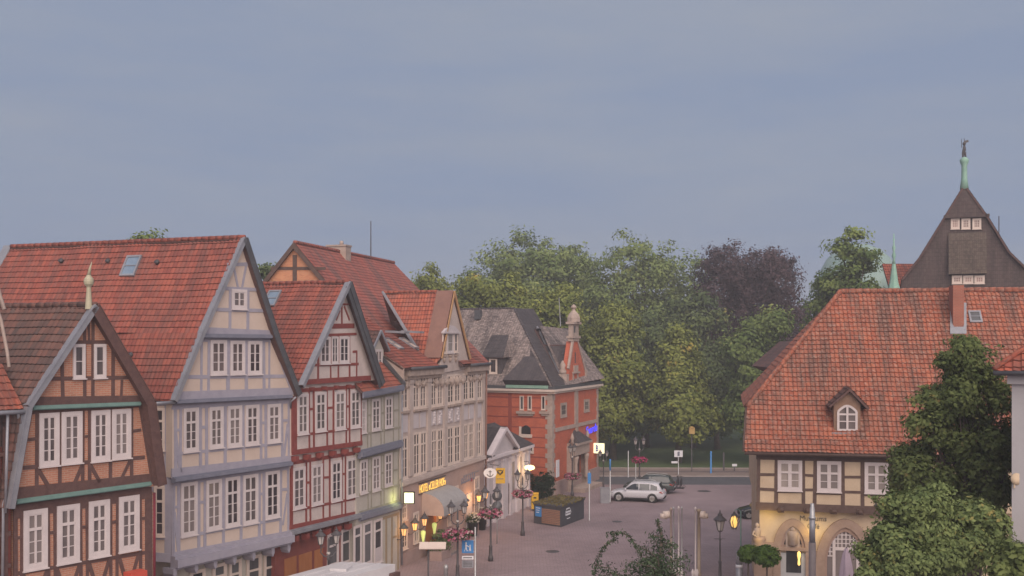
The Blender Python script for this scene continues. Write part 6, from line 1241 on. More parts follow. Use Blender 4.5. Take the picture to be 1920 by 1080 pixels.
# info column, light mast
q = P(1386, 1085, 55.5); r = empty('info_column', (q.x, q.y, 0), 'short grey round column with a white band left of the box balls', 'bollard'); zt = P(0, 1034, 55.5).z; b = MB(); b.lathe((q.x, q.y, 0), [(.19, 0), (.19, zt - .85)], 14); b.lathe((q.x, q.y, 0), [(.17, zt - .68), (.17, zt - .04), (.14, zt)], 14); b.build('column', M['zinc'], r); b = MB(); b.lathe((q.x, q.y, 0), [(.195, zt - .848), (.195, zt - .70)], 14); b.build('white_band', M['white_sign'], r)
q = P(1523, 1080, 46.0); r = empty('light_mast', (q.x, q.y, 0), 'tall round grey light mast standing before the two arches', 'street lamp'); s = 46 / FPX; z = lambda y: H - (y - HY) * s
b = MB(); b.lathe((q.x, q.y, 0), [(.16, 0), (.155, z(1017))], 14); b.build('shaft', M['mast_dark'], r)
b = MB(); b.lathe((q.x, q.y, 0), [(.13, z(1017) + .002), (.125, z(972))], 14); b.build('upper_shaft', M['zinc'], r); b = MB(); b.lathe((q.x, q.y, 0), [(.16, z(971.8)), (.16, z(970)), (.12, z(969)), (.10, z(951)), (.085, z(950)), (.08, z(944))], 14); b.build('head', M['steel'], r)
# pole clusters with side spotlights
def slim_mast(px, top, rad, m, dy, lab, grp, head=None, Y=60.0):
    X = (px - 960) / FPX * Y; r = empty('spotlight_mast' if head else 'slim_mast', (X, Y + dy, 0), lab, 'mast', grp); zt = P(px, top, Y).z; b = MB(); b.lathe((X, Y + dy, 0), [(rad * 1.6, 0), (rad * 1.6, .08), (rad, .1), (rad * .9, zt), (rad * 1.4, zt + .02), (rad * 1.4, zt + .12), (.01, zt + .18)], 8); b.build('post', M[m], r)
    if head: hx, hy, hx2 = head; a, c = P(hx, hy, Y), P(hx2, hy + 2, Y); b = MB(); b.tube(a, c, .20, .24, 10); b.lathe(c, [(.22, -.16), (.2, .1)], 8); b.build('spotlight', M['cream_paint'], r)
gl, gr = 'slender masts in the plaza', 'slender masts in the plaza'
slim_mast(1258, 957, .055, 'stone_pale', 0, 'slender pale mast with a cream spotlight head pointing left', gl, (1256, 964, 1244))
for px, top, rad, m, dy in ((1264, 957, .04, 'steel', .2), (1273, 955, .05, 'white_paint', .1), (1280, 957, .04, 'steel', .3)): slim_mast(px, top, rad, m, dy, 'thin plain mast beside the mast with the left pointing spotlight', gl)
slim_mast(1304, 956, .05, 'white_paint', 0, 'thin whitish mast standing just left of the thick tan mast', gr)
slim_mast(1311, 960, .10, 'mast_tan', .1, 'thick tan mast with a cream spotlight head pointing right', gr, (1312, 964, 1321))
for px in (1256, 1261.5, 1267, 1272.5, 1278, 1299, 1304, 1307):
    q = P(px, 1080, 58.6); b = MB(); b.lathe((0, 0, 0), [(.06, 0), (.07, .3), (.10, .5), (.05, .62), (.01, .68)], 8); o = b.build('white_stake', M['white_paint']); o.location = (q.x, q.y, 0); tag(o, 'small white stake in the row at the foot of the slender masts', 'stake', 'white stakes below the masts')
# poles and signs
def pole(px, base, top, rad, lab, name='pole', mat='steel', cap=None, cat='pole', Y=None, extra=None):
    q = G(px, base) if Y is None else P(px, base, Y); q.z = 0; zt = P(px, top, q.y).z; r = empty(name, q, lab, cat); b = MB(); b.lathe(q, [(rad * 1.5, 0), (rad * 1.5, .06), (rad, .08), (rad, zt - .05), (rad * .5, zt)], 10); b.build('post', M[mat], r)
    if cap: b = MB(); b.lathe(q + V((0, 0, zt - cap[0])), [(rad * 1.3, 0), (rad * 1.3, cap[0] + .03), (rad * .8, cap[0] + .06)], 10); b.build('cap', M[cap[1]], r)
    if extra: extra(r, q, zt)
    return r
pole(1144, 942, 862, .055, 'pale pole with a blue top at the nose of the white car', cap=(.9, 'blue_sign')); pole(1178, 895, 845, .055, 'plain pale pole beyond the white car', cat='pole'); pole(1105, 976, 884, .045, 'grey pole with a blue sign edge right of the planted box', extra=lambda r, q, zt: (lambda b: (b.box(q + V((0, -.05, zt - .5)), (.25, .05, .8)), b.build('sign', M['blue_sign'], r)))(MB()))
pole(1192, 898, 865, .04, 'short thin pole just left of the magenta flower basket'); pole(1333, 889, 846, .09, 'blue post on the pavement before the lawn', mat='blue_sign', name='blue_post', cat='post'); pole(1357, 884, 848, .09, 'dark post right of the blue post', mat='iron', name='dark_post', cat='post')
def plates(r, q, zt): b = MB(); b.box(q + V((0, -.06, zt - .3)), (.85, .04, .65)); b.build('sign', M['white_sign'], r); b = MB(); b.box(q + V((0, -.085, zt - .3)), (.22, .02, .42)); b.build('mark', M['mould_blue'], r); b = MB(); b.box(q + V((-.4, -.06, zt - 1.15)), (.62, .04, .2)); b.build('arrow_plate', M['white_sign'], r)
pole(1272, 893, 845, .045, 'post with a small white square sign and arrow plate at the lawn edge', name='sign_post', cat='sign', extra=plates)
def amber(r, q, zt): b = MB(); b.box(q + V((0, 0, zt + .3)), (.55, .45, .62)); b.lathe(q + V((0, 0, zt + .61)), [(.34, 0), (.05, .15)], 8); b.build('head', M['amber_head'], r)
pole(1297, 886, 813, .05, 'tall thin post with a square amber head at the lawn edge', name='amber_lamp', mat='iron', cat='street lamp', extra=amber)
pole(1377, 885, 872, .07, 'low post with a little white plate near the orange roof corner', name='low_marker', mat='iron', cat='post', extra=lambda r, q, zt: (lambda b: (b.box(q + V((0, -.05, zt)), (.5, .05, .25)), b.build('plate', M['white_sign'], r)))(MB()))
def grey_box(px, base, w_, h_, lab): q = G(px, base); b = MB(); b.box((0, 0, h_ / 2), (w_, .45, h_)); b.box((0, 0, h_ + .02), (w_ * 1.06, .5, .04)); b.box((0, -.23, h_ * .5), (w_ * .8, .012, h_ * .8)); o = b.build('switch_box', M['zinc']); o.location = q; tag(o, lab, 'cabinet')
grey_box(1134, 943, .75, 1.25, 'grey switch box in front of the white car bonnet')
r = empty('oval_signs', G(932, 1003), 'two dark round signs seen edge to back on one thin pole by the anchor sign', 'sign'); q = G(932, 1020); b = MB(); b.tube(q, q + V((0, 0, P(0, 918, q.y).z)), .03, .03, 8); b.build('post', M['steel'], r)
for y in (930, 949): c = P(932, y, q.y - .08); b = MB(); b.lathe(c, [(.0, 0), (.34, 0), (.34, .03), (0, .03)], 16, axis='Y'); b.build('disc', M['dark_zinc'], r)
def blue_ped(r, q, zt):
    c = q + V((-.42, -.07, zt - 1.1)); b = MB(); b.box(c, (.66, .03, .72)); b.build('blue_plate', M['blue_sign'], r); b = MB(); p = c + V((0, -.02, 0))
    b.lathe(p + V((-.1, 0, .2)), [(.0, -.06), (.06, -.02), (.05, .05), (0, .06)], 8); b.path([p + V((-.1, 0, .14)), p + V((-.1, 0, -.05)), p + V((-.19, 0, -.26))], [.05, .05, .025], 6); b.path([p + V((-.1, 0, -.05)), p + V((-.02, 0, -.26))], [.045, .025], 6); b.path([p + V((-.1, 0, .1)), p + V((.08, 0, -.02))], [.025, .02], 6)
    b.lathe(p + V((.13, 0, .08)), [(0, -.04), (.045, 0), (0, .045)], 8); b.path([p + V((.13, 0, .04)), p + V((.13, 0, -.08)), p + V((.18, 0, -.25))], [.04, .035, .02], 6); b.path([p + V((.13, 0, -.08)), p + V((.07, 0, -.25))], [.035, .02], 6); b.build('walking_figures', M['white_sign'], r)
    for k, h_ in ((.62, .2), (.98, .42)): b = MB(); b.box(c + V((0, 0, -k)), (.66, .03, h_)); b.build('text_plate', M['white_sign'] if k < .7 else M['zinc'], r)
    b = MB()
    for k in range(4): b.box(c + V((0, -.02, -.86 - .08 * k)), (.5, .01, .03))
    b.box(c + V((0, -.02, -.62)), (.5, .01, .05)); b.build('text_lines', M['iron'], r); b = MB(); b.tube(q + V((-.7, -.04, zt - .75)), q + V((0, -.04, zt - .75)), .02, .02, 6); b.tube(q + V((-.7, -.04, zt - 1.4)), q + V((0, -.04, zt - 1.4)), .02, .02, 6); b.build('arm', M['steel'], r)
pole(891, 1088, 988, .05, 'steel pole carrying a blue pedestrian zone sign with a grey plate', name='pedestrian_sign', cat='sign', extra=blue_ped)
# globe lamp on the corner of the pediment building
c = P(993, 877, 83.6); r = empty('globe_lamp', c, 'bright yellow white flat globe lamp at the end of the white pediment building', 'lamp'); b = MB(); b.lathe(c, [(.1, -.2), (.36, -.12), (.44, 0), (.36, .14), (.1, .22)], 14); b.build('lit_globe', emit('bright globe glass', (1.0, .80, .38), 1.2), r); b = MB(); b.path([c + V((0, 0, .2)), c + V((-.1, .1, .5)), c + V((-.5, .3, .45))], [.04, .03, .03], 6); b.build('bracket', M['iron'], r)
def plamp(name, loc, e, colr, rad=.12): l = bpy.data.lights.new(name, 'POINT'); l.energy = e; l.color = colr; l.shadow_soft_size = rad; o = bpy.data.objects.new(name, l); col.objects.link(o); o.location = loc
plamp('globe_lamp_light', c + V((.1, -.7, -.1)), 34, (1, .62, .25))
# hotel wall lanterns
ordn = ['first', 'second', 'third', 'fourth', 'fifth', 'sixth', 'seventh', 'eighth', 'ninth']
for i, (px, py) in enumerate([(757.5, 996), (778, 986), (796, 977.5), (825.5, 965.5), (841, 958), (857.5, 948.5), (873, 944), (898, 933.5), (911, 928)]):
    d = .5; fl = FH.sh(d); u, z = fl.uz(px, py); c = fl.p(u, z - .3); r = empty('wall_lantern', c, 'lit amber wall lantern on the hotel front, %s counting from the left end' % ordn[i], 'lantern', 'lit lanterns along the hotel front')
    o = lantern(r, c, 1.05, True); b = MB(); a = FH.p(u, z - .5, .03); b.path([a, a.lerp(c, .5) + V((0, 0, -.12)), c], [.03, .025, .02], 6); b.build('bracket', M['iron'], r)
for px, py, e in ((778, 990, 18), (841, 962, 18), (900, 935, 34)): c = FH.sh(.9).px(px, py); plamp('lantern_light', c, e, (1, .5, .16), .1)
for px, py, lab in ((793.5, 1003, 'left glowing yellow green glass beside the hotel door'), (814.5, 988, 'right glowing yellow green glass beside the hotel door')):
    c = FH.sh(.25).px(px, py); r = empty('glass_lamp', c, lab, 'lamp', 'green glowing lamps at the hotel door'); b = MB(); b.lathe(c, [(.07, -.45), (.09, -.25), (.16, .1), (.15, .22), (.05, .28)], 10); b.build('lit_glass', M['lit_green'], r); b = MB(); b.lathe(c, [(.16, -.75), (.14, -.553)], 10); b.build('base', M['iron'], r)
c = FH.sh(.75).px(767, 933.5); r = empty('lit_box_sign', c, 'square white glowing box sign sticking out at the left end of the hotel', 'sign'); fb = F(c.xy - V((.33, 0)), c.xy + V((.33, 0))); b = MB(); b.fbox(fb, 0, .66, c.z - .36, c.z + .36, -.16, 0); b.build('casing', M['black'], r); b = MB(); b.fbox(fb, .06, .60, c.z - .30, c.z + .30, .001, .012); b.build('face', emit('white lit sign face', (1, .98, .62), .62), r); b = MB(); b.tube(FH.px(767, 922, .02), c + V((0, 0, .36)), .025, .025, 6); b.build('bracket', M['iron'], r); plamp('box_sign_light', c + V((-.5, -.6, 0)), 9, (.9, 1, .3), .1)
# anchor sign and yellow post sign
c = FH.sh(1.0).px(919, 887); fa = F(c.xy - V((.5, 0)), c.xy + V((.5, 0))); r = empty('anchor_sign', c, 'white oval hanging sign with a dark anchor and scrolled iron bracket', 'sign'); b = MB(); b.fpoly(fa, [(.5 + .47 * math.cos(a), c.z + .36 * math.sin(a)) for a in [2 * math.pi * i / 20 for i in range(20)]], -.05, 0); b.build('board', M['white_sign'], r)
b = MB(); b.fbeam(fa, (.5, c.z - .22), (.5, c.z + .2), .05, .0, .03); b.fbeam(fa, (.4, c.z + .1), (.6, c.z + .1), .04, 0, .032); pa = [(.5 + .22 * math.cos(a), c.z - .02 + .22 * math.sin(a)) for a in [math.pi * (1.08 + .84 * i / 8) for i in range(9)]]
for p_, q_ in zip(pa[:-1], pa[1:]): b.fbeam(fa, p_, q_, .05, 0, .028)
b.build('anchor', M['iron'], r); b = MB(); t = c + V((0, 0, .5)); b.path([FH.px(907, 880, .03), t + V((-.3, 0, .05)), t + V((.1, 0, .1)), t + V((.6, -.1, .05)), t + V((.75, -.1, .2)), t + V((.6, -.1, .25))], [.035, .03, .03, .025, .02, .015], 6); b.path([t + V((-.3, 0, .05)), t + V((-.1, 0, .25)), t + V((.1, 0, .1))], [.02] * 3, 6); b.tube(t + V((-.2, 0, .05)), c + V((-.2, 0, .3)), .012, .012, 4); b.tube(t + V((.2, 0, .08)), c + V((.2, 0, .3)), .012, .012, 4); b.build('bracket', M['iron'], r)
c = P(937.5, 892, 77.6); fa = F(c.xy - V((.36, .0)), c.xy + V((.36, .06))); r = empty('post_sign', c, 'yellow hanging sign with a black post horn on the white pediment building', 'sign'); b = MB(); b.fbox(fa, 0, .74, c.z - .58, c.z + .56, -.16, 0); b.build('board', M['yellow_paint'], r)
b = MB(); pa = [(.37 + .2 * math.cos(a), c.z + .27 + .13 * math.sin(a)) for a in [2 * math.pi * i / 14 for i in range(15)]]
for p_, q_ in zip(pa[:-1], pa[1:]): b.fbeam(fa, p_, q_, .055, 0, .02)
b.fpoly(fa, [(.12, c.z + .43), (.12, c.z + .36), (.3, c.z + .15), (.34, c.z + .2)], 0, .022); b.fpoly(fa, [(.62, c.z + .45), (.62, c.z + .36), (.44, c.z + .15), (.40, c.z + .2)], 0, .023); b.fbox(fa, .3, .44, c.z + .05, c.z + .1, 0, .02); b.build('post_horn', M['black'], r); b = MB(); b.fbox(fa, .12, .62, c.z - .27, c.z - .2, 0, .012); b.build('text_line', M['door_tan'], r)
b = MB(); b.tube(fa.p(-.3, c.z + .4, -.08), fa.p(.02, c.z + .4, -.08), .03, .03, 6); b.tube(fa.p(-.3, c.z - .3, -.08), fa.p(.02, c.z - .3, -.08), .03, .03, 6); b.build('bracket', M['iron'], r)
# yellow letter box, hedge, planted sedum box
q = P(1003, 950, 83.0); q.z = 0; r = empty('letter_box', q, 'yellow letter box column in front of the dark hedge', 'letter box'); b = MB(); b.box(q + V((0, 0, .75)), (.56, .5, 1.2)); b.box(q + V((0, 0, 1.37)), (.6, .54, .06)); b.build('box', M['yellow_paint'], r); b = MB(); b.box(q + V((0, -.26, 1.05)), (.22, .02, .12)); b.build('emblem', M['black'], r); b = MB(); b.box(q + V((0, 0, .07)), (.4, .36, .14)); b.build('foot', M['iron'], r)
q = P(1007, 948, 86.3); o = bpy.data.objects.new('dark_hedge', foliage([(x, y, z, .75, .8, .8) for x, y, z in ((-.5, 0, .8), (-.4, .1, 1.8), (.3, .2, .8), (.35, .3, 1.4), (.6, .6, 1.7), (.8, .9, 1.9), (.7, .6, 1.2), (.8, .9, .8))], 7000, .075, leafmat('dark hedge leaves', (.012, .022, .012), (.03, .045, .022), None, .2), 71, .2)); col.objects.link(o); o.location = (q.x, q.y, 0); tag(o, 'very dark green hedge filling the gap before the red brick corner', 'hedge')
def sedum_box():
    A, Bc, Dd = G(1001, 981), G(1052, 988.5), G(1095, 972); A.z = Bc.z = Dd.z = 0; u, v = Bc - A, Dd - Bc; h_ = P(0, 950, Bc.y).z; E = A + v; r = empty('planted_box', (A + Dd) / 2, 'low dark container with a green planted roof and slatted wooden front', 'container')
    b = MB(); b.prism([A, Bc, Dd, E], (0, 0, h_ - .1)); b.build('body', M['anthracite'], r)
    b = MB(); e = V((0, 0, h_ - .099)); o_ = (u.normalized() + -v.normalized()) * .06; q4 = [A - u.normalized() * .06 - v.normalized() * .06, Bc + u.normalized() * .06 - v.normalized() * .06, Dd + (u.normalized() + v.normalized()) * .06, E - u.normalized() * .06 + v.normalized() * .06]; b.prism([p + e for p in q4], (0, 0, .16)); b.build('roof_edge', M['anthracite'], r)
    f1, f2 = F(A.xy, Bc.xy), F(Bc.xy, Dd.xy); b = MB(); L1 = f1.L
    for k in range(9): z = .12 + k * (h_ - .4) / 9; b.fbox(f1, L1 * .30, L1 * .96, z, z + (h_ - .4) / 9 - .03, .0, .04)
    b.build('wooden_slats', M['slat_wood'], r); b = MB(); b.fbox(f1, L1 * .06, L1 * .29, .55, h_ - .2, .0, .03); b.build('blue_poster', M['blue_sign'], r); b = MB()
    for k, (a, c, z) in enumerate(((.09, .25, .5), (.09, .22, .42), (.1, .2, .3))): b.fbox(f1, L1 * a, L1 * c, h_ - .2 - .14 - k * .16, h_ - .2 - .09 - k * .16, .03, .036)
    b.build('poster_print', M['white_sign'], r); b = MB(); L2 = f2.L
    for z, a, c, hh_ in ((1.12, .22, .36, .08), (.86, .2, .40, .13), (.68, .2, .4, .13), (.42, .24, .38, .06)): b.fbox(f2, L2 * a, L2 * c, z * h_ / 1.45, z * h_ / 1.45 + hh_, .0, .012)
    for k in range(10): a_ = math.pi * (k / 9); b.fbeam(f2, (L2 * .3 + .52 * math.cos(a_), h_ * .55 + .38 * math.sin(a_)), (L2 * .3 + .52 * math.cos(a_ + .2), h_ * .55 + .38 * math.sin(a_ + .2)), .05, 0, .011)
    b.build('white_print', M['white_sign'], r)
    pts = []; rr = random.Random(2)
    lob = [(*((A + u * (i + .5) / 5 + v * (j + .5) / 9) - r.location).xy, h_ + .05, .42, .42, .02 + .04 * rr.random()) for i in range(5) for j in range(9)]
    o = bpy.data.objects.new('sedum', foliage(lob, 9000, .055, leafmat('sedum leaves', (.13, .105, .04), (.25, .20, .085), (.26, .13, .08), .15, .9), 72, .05, per=14, name='sedum')); col.objects.link(o); o.parent = r
sedum_box()
# planters by the hotel
for (px, py, Y, s_, lab, fl) in ((887, 1005, 72.2, .5, 'black tub of white flowers left of the hotel side door', 1), (903, 995, 74.5, .55, 'black tub of white flowers right of the hotel side door', 1)):
    q = P(px, py, Y); q.z = 0; r = empty('flower_tub', q, lab, 'planter', 'black flower tubs by the hotel'); b = MB(); b.lathe(q, [(.28, 0), (.36, .9), (.39, .95), (.34, .95), (.3, .85)], 12); b.build('tub', M['black'], r)
    o = bpy.data.objects.new('foliage', foliage([(0, 0, 1.15, s_, s_, .35)], 900, .06, M['basket_leaf'], px, .12, per=12, name='foliage')); col.objects.link(o); o.parent = r; o = bpy.data.objects.new('blossoms', foliage([(0, 0, 1.25, s_, s_, .36)], 420, .055, leafmat('white blossoms', (.5, .46, .42), (.62, .58, .52)), px + 1, .1, per=6, asp=.9, inner=0, name='blossoms')); col.objects.link(o); o.parent = r
q = P(826, 1022, 64.6); q.z = 0; r = empty('entrance_shrub', q, 'dark green shrub in a low planter beside the hotel steps', 'shrub'); o = bpy.data.objects.new('foliage', foliage([(0, 0, 1.2, .5, .5, .6), (-.3, -.2, .8, .4, .4, .4), (.2, .4, .9, .45, .45, .5)], 2600, .06, M['leaf_deep'], 75, .16, name='foliage')); col.objects.link(o); o.parent = r; b = MB(); b.box(q + V((0, 0, .28)), (1.5, .8, .56), 0, R(70)); b.build('planter', M['plinth_rose'], r)
q = P(803, 1080, 57.0); q.z = 0; zt = P(0, 1022, 57).z; r = empty('menu_stand', q, 'dark post with two tilted rose coloured boards in front of the hotel door', 'stand'); b = MB(); b.lathe(q, [(.16, 0), (.16, .05), (.05, .08), (.045, zt)], 10); b.tube(q + V((-.35, .1, zt - .15)), q + V((.95, -.1, zt - .15)), .03, .03, 6); b.build('post', M['iron'], r)
for dx, w_ in ((-.22, .52), (.5, .95)): b = MB(); c = q + V((dx, -.06, zt - .05)); b.prism([c + V((-w_ / 2, -.22, -.14)), c + V((w_ / 2, -.22, -.14)), c + V((w_ / 2, .16, .16)), c + V((-w_ / 2, .16, .16))], (0, -.03, .05)); b.build('board', M['cream_paint'], r)
q = P(836, 1075, 58.3); q.z = 0; b = MB(); b.lathe((0, 0, 0), [(.12, 0), (.12, .75), (.14, .77), (.14, .85), (.1, .95), (.02, 1.0)], 10); o = b.build('bollard', M['steel']); o.location = q; tag(o, 'short pale bollard left of the lamp with the largest basket', 'bollard')
# closed parasol by the arch
q = P(1587, 1085, 45.2); q.z = 0; s = 45.2 / FPX; r = empty('parasol', q, 'closed mauve parasol standing before the large pointed arch', 'parasol'); zt = H - (1028 - HY) * s; b = MB(); vs = []
n_ = 20; prof = [(.05, zt), (.14, zt - .25), (.22, zt - .7), (.27, zt - 1.2), (.25, zt - 1.7), (.30, zt - 1.95)]
for rad, z in prof:
    for k in range(n_): a = 2 * math.pi * k / n_; rr_ = rad * (1 + .22 * math.cos(5 * a + z)); vs.append((q.x + rr_ * math.cos(a), q.y + rr_ * math.sin(a), z))
b.idx(vs, [(i * n_ + k, i * n_ + (k + 1) % n_, (i + 1) * n_ + (k + 1) % n_, (i + 1) * n_ + k) for i in range(5) for k in range(n_)]); b.build('canopy', M['mauve'], r); b = MB(); b.lathe(q, [(.3, 0), (.3, .08), (.03, .1), (.025, zt + .06)], 10); b.build('pole', M['iron'], r)
# white box body at the bottom edge (roof of a market trailer)
def trailer():
    z = 2.95; Pq = [P(533, 1079, 0), None]
    a, c, d = G(528, 1083, z), G(638, 1053.5, z), G(741, 1057.5, z); e = d + (a - c); r = empty('market_trailer', ((a + d) / 2).xy.to_3d(), 'white flat roofed market trailer at the bottom edge before the oxblood house', 'trailer')
    u, v = (c - a), (d - c); a = a - u * .8; e = a + v
    b = MB(); b.prism([V((p.x, p.y, .55)) for p in (a, e, d, c)], (0, 0, z - .65)); b.build('body', M['trailer_white'], r)
    b = MB(); b.prism([V((p.x, p.y, z - .098)) for p in (a, e, d, c)], (0, 0, .098))
    un, vn = u.normalized(), v.normalized()
    for k in (.2, .45, .7): p = a + v * k; b.prism([p + V((0, 0, .001)), p + vn * .1 + V((0, 0, .001)), p + vn * .1 + u * 1.8 + V((0, 0, .001)), p + u * 1.8 + V((0, 0, .001))], (0, 0, .03))
    p = c + v * .45 - un * 1.7; b.box(p + V((0, 0, .06)), (.8, .8, .12), 0, math.atan2(vn.y, vn.x)); b.build('roof', M['trailer_white'], r)
    b = MB(); g = d + vn * .03; b.prism([V((g.x, g.y, .4)), V((g.x, g.y, .4)) + vn * .22, V((g.x, g.y, .4)) + vn * .22 - un * .5, V((g.x, g.y, .4)) - un * .5], (0, 0, 2.2)); b.build('end_frame', M['timber_brown'], r)
    b = MB(); m_ = (a + c) / 2
    for k in (.35, .55):
        for s in (.08, .92): p = a + u * 1.8 * k + v * s; b.lathe((p.x, p.y, .33), [(.33, -.1), (.33, .1)], 14, axis='Y')
    b.build('wheels', M['black'], r)
trailer()

# ================================================================== VEHICLES
def car(label, paint, suv=True, L_=4.7, W_=1.88, Ht=1.66, roofrail=True):
    r = empty('parked_car', (0, 0, 0), label, 'car'); hl, hw = L_ / 2, W_ / 2; belt = Ht * .60
    st = [(-hl, .86, .42, belt * .80), (-hl + .08, .93, .34, belt * .97), (-hl + .5, 1.0, .28, belt * 1.02), (-.6, 1.0, .24, belt), (.7, 1.0, .24, belt * .985), (1.15, 1.0, .26, belt * .965), (hl - .55, .98, .28, belt * .86), (hl - .15, .93, .33, belt * .76), (hl, .82, .42, belt * .62)]
    def ring(x, k, zb, zt): w_ = hw * k; m = (zt - zb); return [V((x, s * a * w_, zb + m * t)) for s, seq in ((1, [(.80, 0), (.97, .12), (1, .4), (.985, .7), (.93, .94), (.80, 1.0)]), (-1, [(.80, 1.0), (.93, .94), (.985, .7), (1, .4), (.97, .12), (.80, 0)])) for a, t in seq]
    b = MB(); vs = []; n = 12
    for s in st: vs += ring(*s)
    fs = [(i * n + k, i * n + (k + 1) % n, (i + 1) * n + (k + 1) % n, (i + 1) * n + k) for i in range(len(st) - 1) for k in range(n)] + [tuple(range(n)), tuple(range((len(st) - 1) * n, len(st) * n))]
    b.idx(vs, fs, 0, True)
    x0, x1 = (-hl + .12, 1.12); gs = [(x0, belt * .98, .80, .80), (x0 + .38, Ht * .955, .84, .66), (-.9, Ht * .995, .88, .70), (-.1, Ht, .89, .72), (.42, Ht * .96, .89, .70), (x1 - .02, belt * .99, .86, .80)]
    vs = []
    for x, zt, kb, kt in gs: zb = belt * .93; vs += [V((x, hw * kb, zb)), V((x, hw * (kb * .75 + kt * .25), zb + (zt - zb) * .3)), V((x, hw * kt, zt - .05)), V((x, hw * kt * .85, zt)), V((x, -hw * kt * .85, zt)), V((x, -hw * kt, zt - .05)), V((x, -hw * (kb * .75 + kt * .25), zb + (zt - zb) * .3)), V((x, -hw * kb, zb))]
    n = 8; b.idx(vs, [(i * n + k, i * n + (k + 1) % n, (i + 1) * n + (k + 1) % n, (i + 1) * n + k) for i in range(5) for k in range(n)] + [tuple(range(8)), tuple(range(40, 48))], 0, True); b.build('body', M[paint], r)
    def side(x, z, s):
        for (xa, za, kb, kt), (xb, zb_, kb2, kt2) in zip(gs[:-1], gs[1:]):
            if xa <= x <= xb + 1e-6:
                t = (x - xa) / (xb - xa); zt = za + (zb_ - za) * t; kB, kT = kb + (kb2 - kb) * t, kt + (kt2 - kt) * t; z0 = belt * .93; q = min(1, (z - z0) / max(.01, zt - .05 - z0)); km = kB * .75 + kT * .25
                k = kB + (km - kB) * q / .32 if q < .32 else km + (kT - km) * (q - .32) / .68; return V((x, s * (hw * k + .02), z))
        return V((x, s * hw * .8, z))
    zb, zt = belt * 1.04, Ht * .915
    for s in (1, -1):
        for xs in (((-1.75, .30), (-1.35, .0), (-1.20, .0), (-1.20, 0), ), ):
            pass
        for x_a, x_b, ta, tb in ((-1.78, -1.22, .62, 1.0), (-1.14, -.30, 1.0, 1.0), (-.22, .86, 1.0, .12)):
            bq = MB(); m = 6
            for i in range(m):
                xa, xb = x_a + (x_b - x_a) * i / m, x_a + (x_b - x_a) * (i + 1) / m; h0 = zt
                def tz(x): lim = [(-1.78, zb + (zt - zb) * .62), (-1.22, zt), (.22, zt), (.86, zb + .06)]; return float(np.interp(x, [p for p, _ in lim], [q for _, q in lim]))
                zm = lambda x: (zb + tz(x)) / 2
                bq.face([side(xa, zb, s), side(xb, zb, s), side(xb, zm(xb), s), side(xa, zm(xa), s)]); bq.face([side(xa, zm(xa), s), side(xb, zm(xb), s), side(xb, tz(xb), s), side(xa, tz(xa), s)])
            bq.build('side_window', M['car_glass'], r, recalc=False)
    b = MB(); b.face([V((x0 - .01 + .06, -hw * .66, belt * 1.06)), V((x0 - .01 + .06, hw * .66, belt * 1.06)), V((x0 + .33, hw * .58, Ht * .93)), V((x0 + .33, -hw * .58, Ht * .93))]); b.build('rear_window', M['car_glass'], r, recalc=False)
    b = MB(); b.face([V((x1 - .06 + .03, -hw * .74, belt * 1.03)), V((x1 - .06 + .03, hw * .74, belt * 1.03)), V((.47, hw * .63, Ht * .945)), V((.47, -hw * .63, Ht * .945))]); b.build('windscreen', M['car_glass'], r, recalc=False)
    wr = .36 if suv else .31
    for x in (-L_ * .295, L_ * .305):
        for s in (1, -1):
            b = MB(); y = s * (hw - .105); b.lathe((x, y, wr), [(wr * .66, -.11), (wr * .95, -.11), (wr, -.06), (wr, .06), (wr * .95, .11), (wr * .66, .11)], 20, axis='Y', caps=False); o = b.build('wheel', M['tyre'], r)
            b = MB(); b.lathe((x, s * (hw - .045), wr), [(wr * .70, s * -.045), (wr * .72, s * .04), (wr * .64, s * .05), (wr * .60, .0), (.01, .0)], 16, axis='Y')
            for k in range(5): a = 2 * math.pi * k / 5 + .3; d = V((math.cos(a), 0, math.sin(a))); e = V((-math.sin(a), 0, math.cos(a))); c = V((x, s * (hw - .02), wr)); b.prism([c + e * .06, c - e * .06, c - e * .045 + d * wr * .62, c + e * .045 + d * wr * .62], (0, s * .03, 0))
            b.build('rim', M['rim'], o)
    for x in (-L_ * .295, L_ * .305):
        for s in (1, -1): b = MB(); b.lathe((x, s * (hw - .045), wr), [(wr + .07, s * -.06), (wr + .075, .0), (wr + .05, s * .055), (wr * 1.0, s * .056)], 20, axis='Y', caps=False); b.build('wheel_arch', M['black'], r)
    for s in (1, -1): b = MB(); b.box((0, s * (hw - .03), .30), (L_ * .40, .06, .12)); b.build('sill', M['tyre'], r)
    for x, w_ in ((-hl + .05, .8), (hl - .06, .78)): b = MB(); b.box((x, 0, .40), (.12, W_ * w_, .16)); b.build('bumper', M['tyre'], r)
    for s in (1, -1):
        b = MB(); b.prism([V((-hl + .02, s * hw * .66, belt * .78)), V((-hl + .12, s * (hw * .93 + .02), belt * .80)), V((-hl + .42, s * (hw * .985 + .015), belt * .92)), V((-hl + .12, s * (hw * .9), belt * .97)), V((-hl + .03, s * hw * .66, belt * .92))], (-.025, s * .012, 0)); b.build('tail_lamp', M['tail'], r)
        b = MB(); b.prism([V((hl - .08, s * hw * .52, belt * .60)), V((hl - .12, s * hw * .84, belt * .62)), V((hl - .42, s * hw * .95, belt * .76)), V((hl - .16, s * hw * .56, belt * .72))], (.05, s * .02, .015)); b.build('headlight', M['head_l'], r)
        b = MB(); b.lathe((.85, s * (hw + .09), belt * 1.06), [(.03, -.1), (.09, -.06), (.09, .06), (.03, .1)], 8); b.build('wing_mirror', M[paint], r)
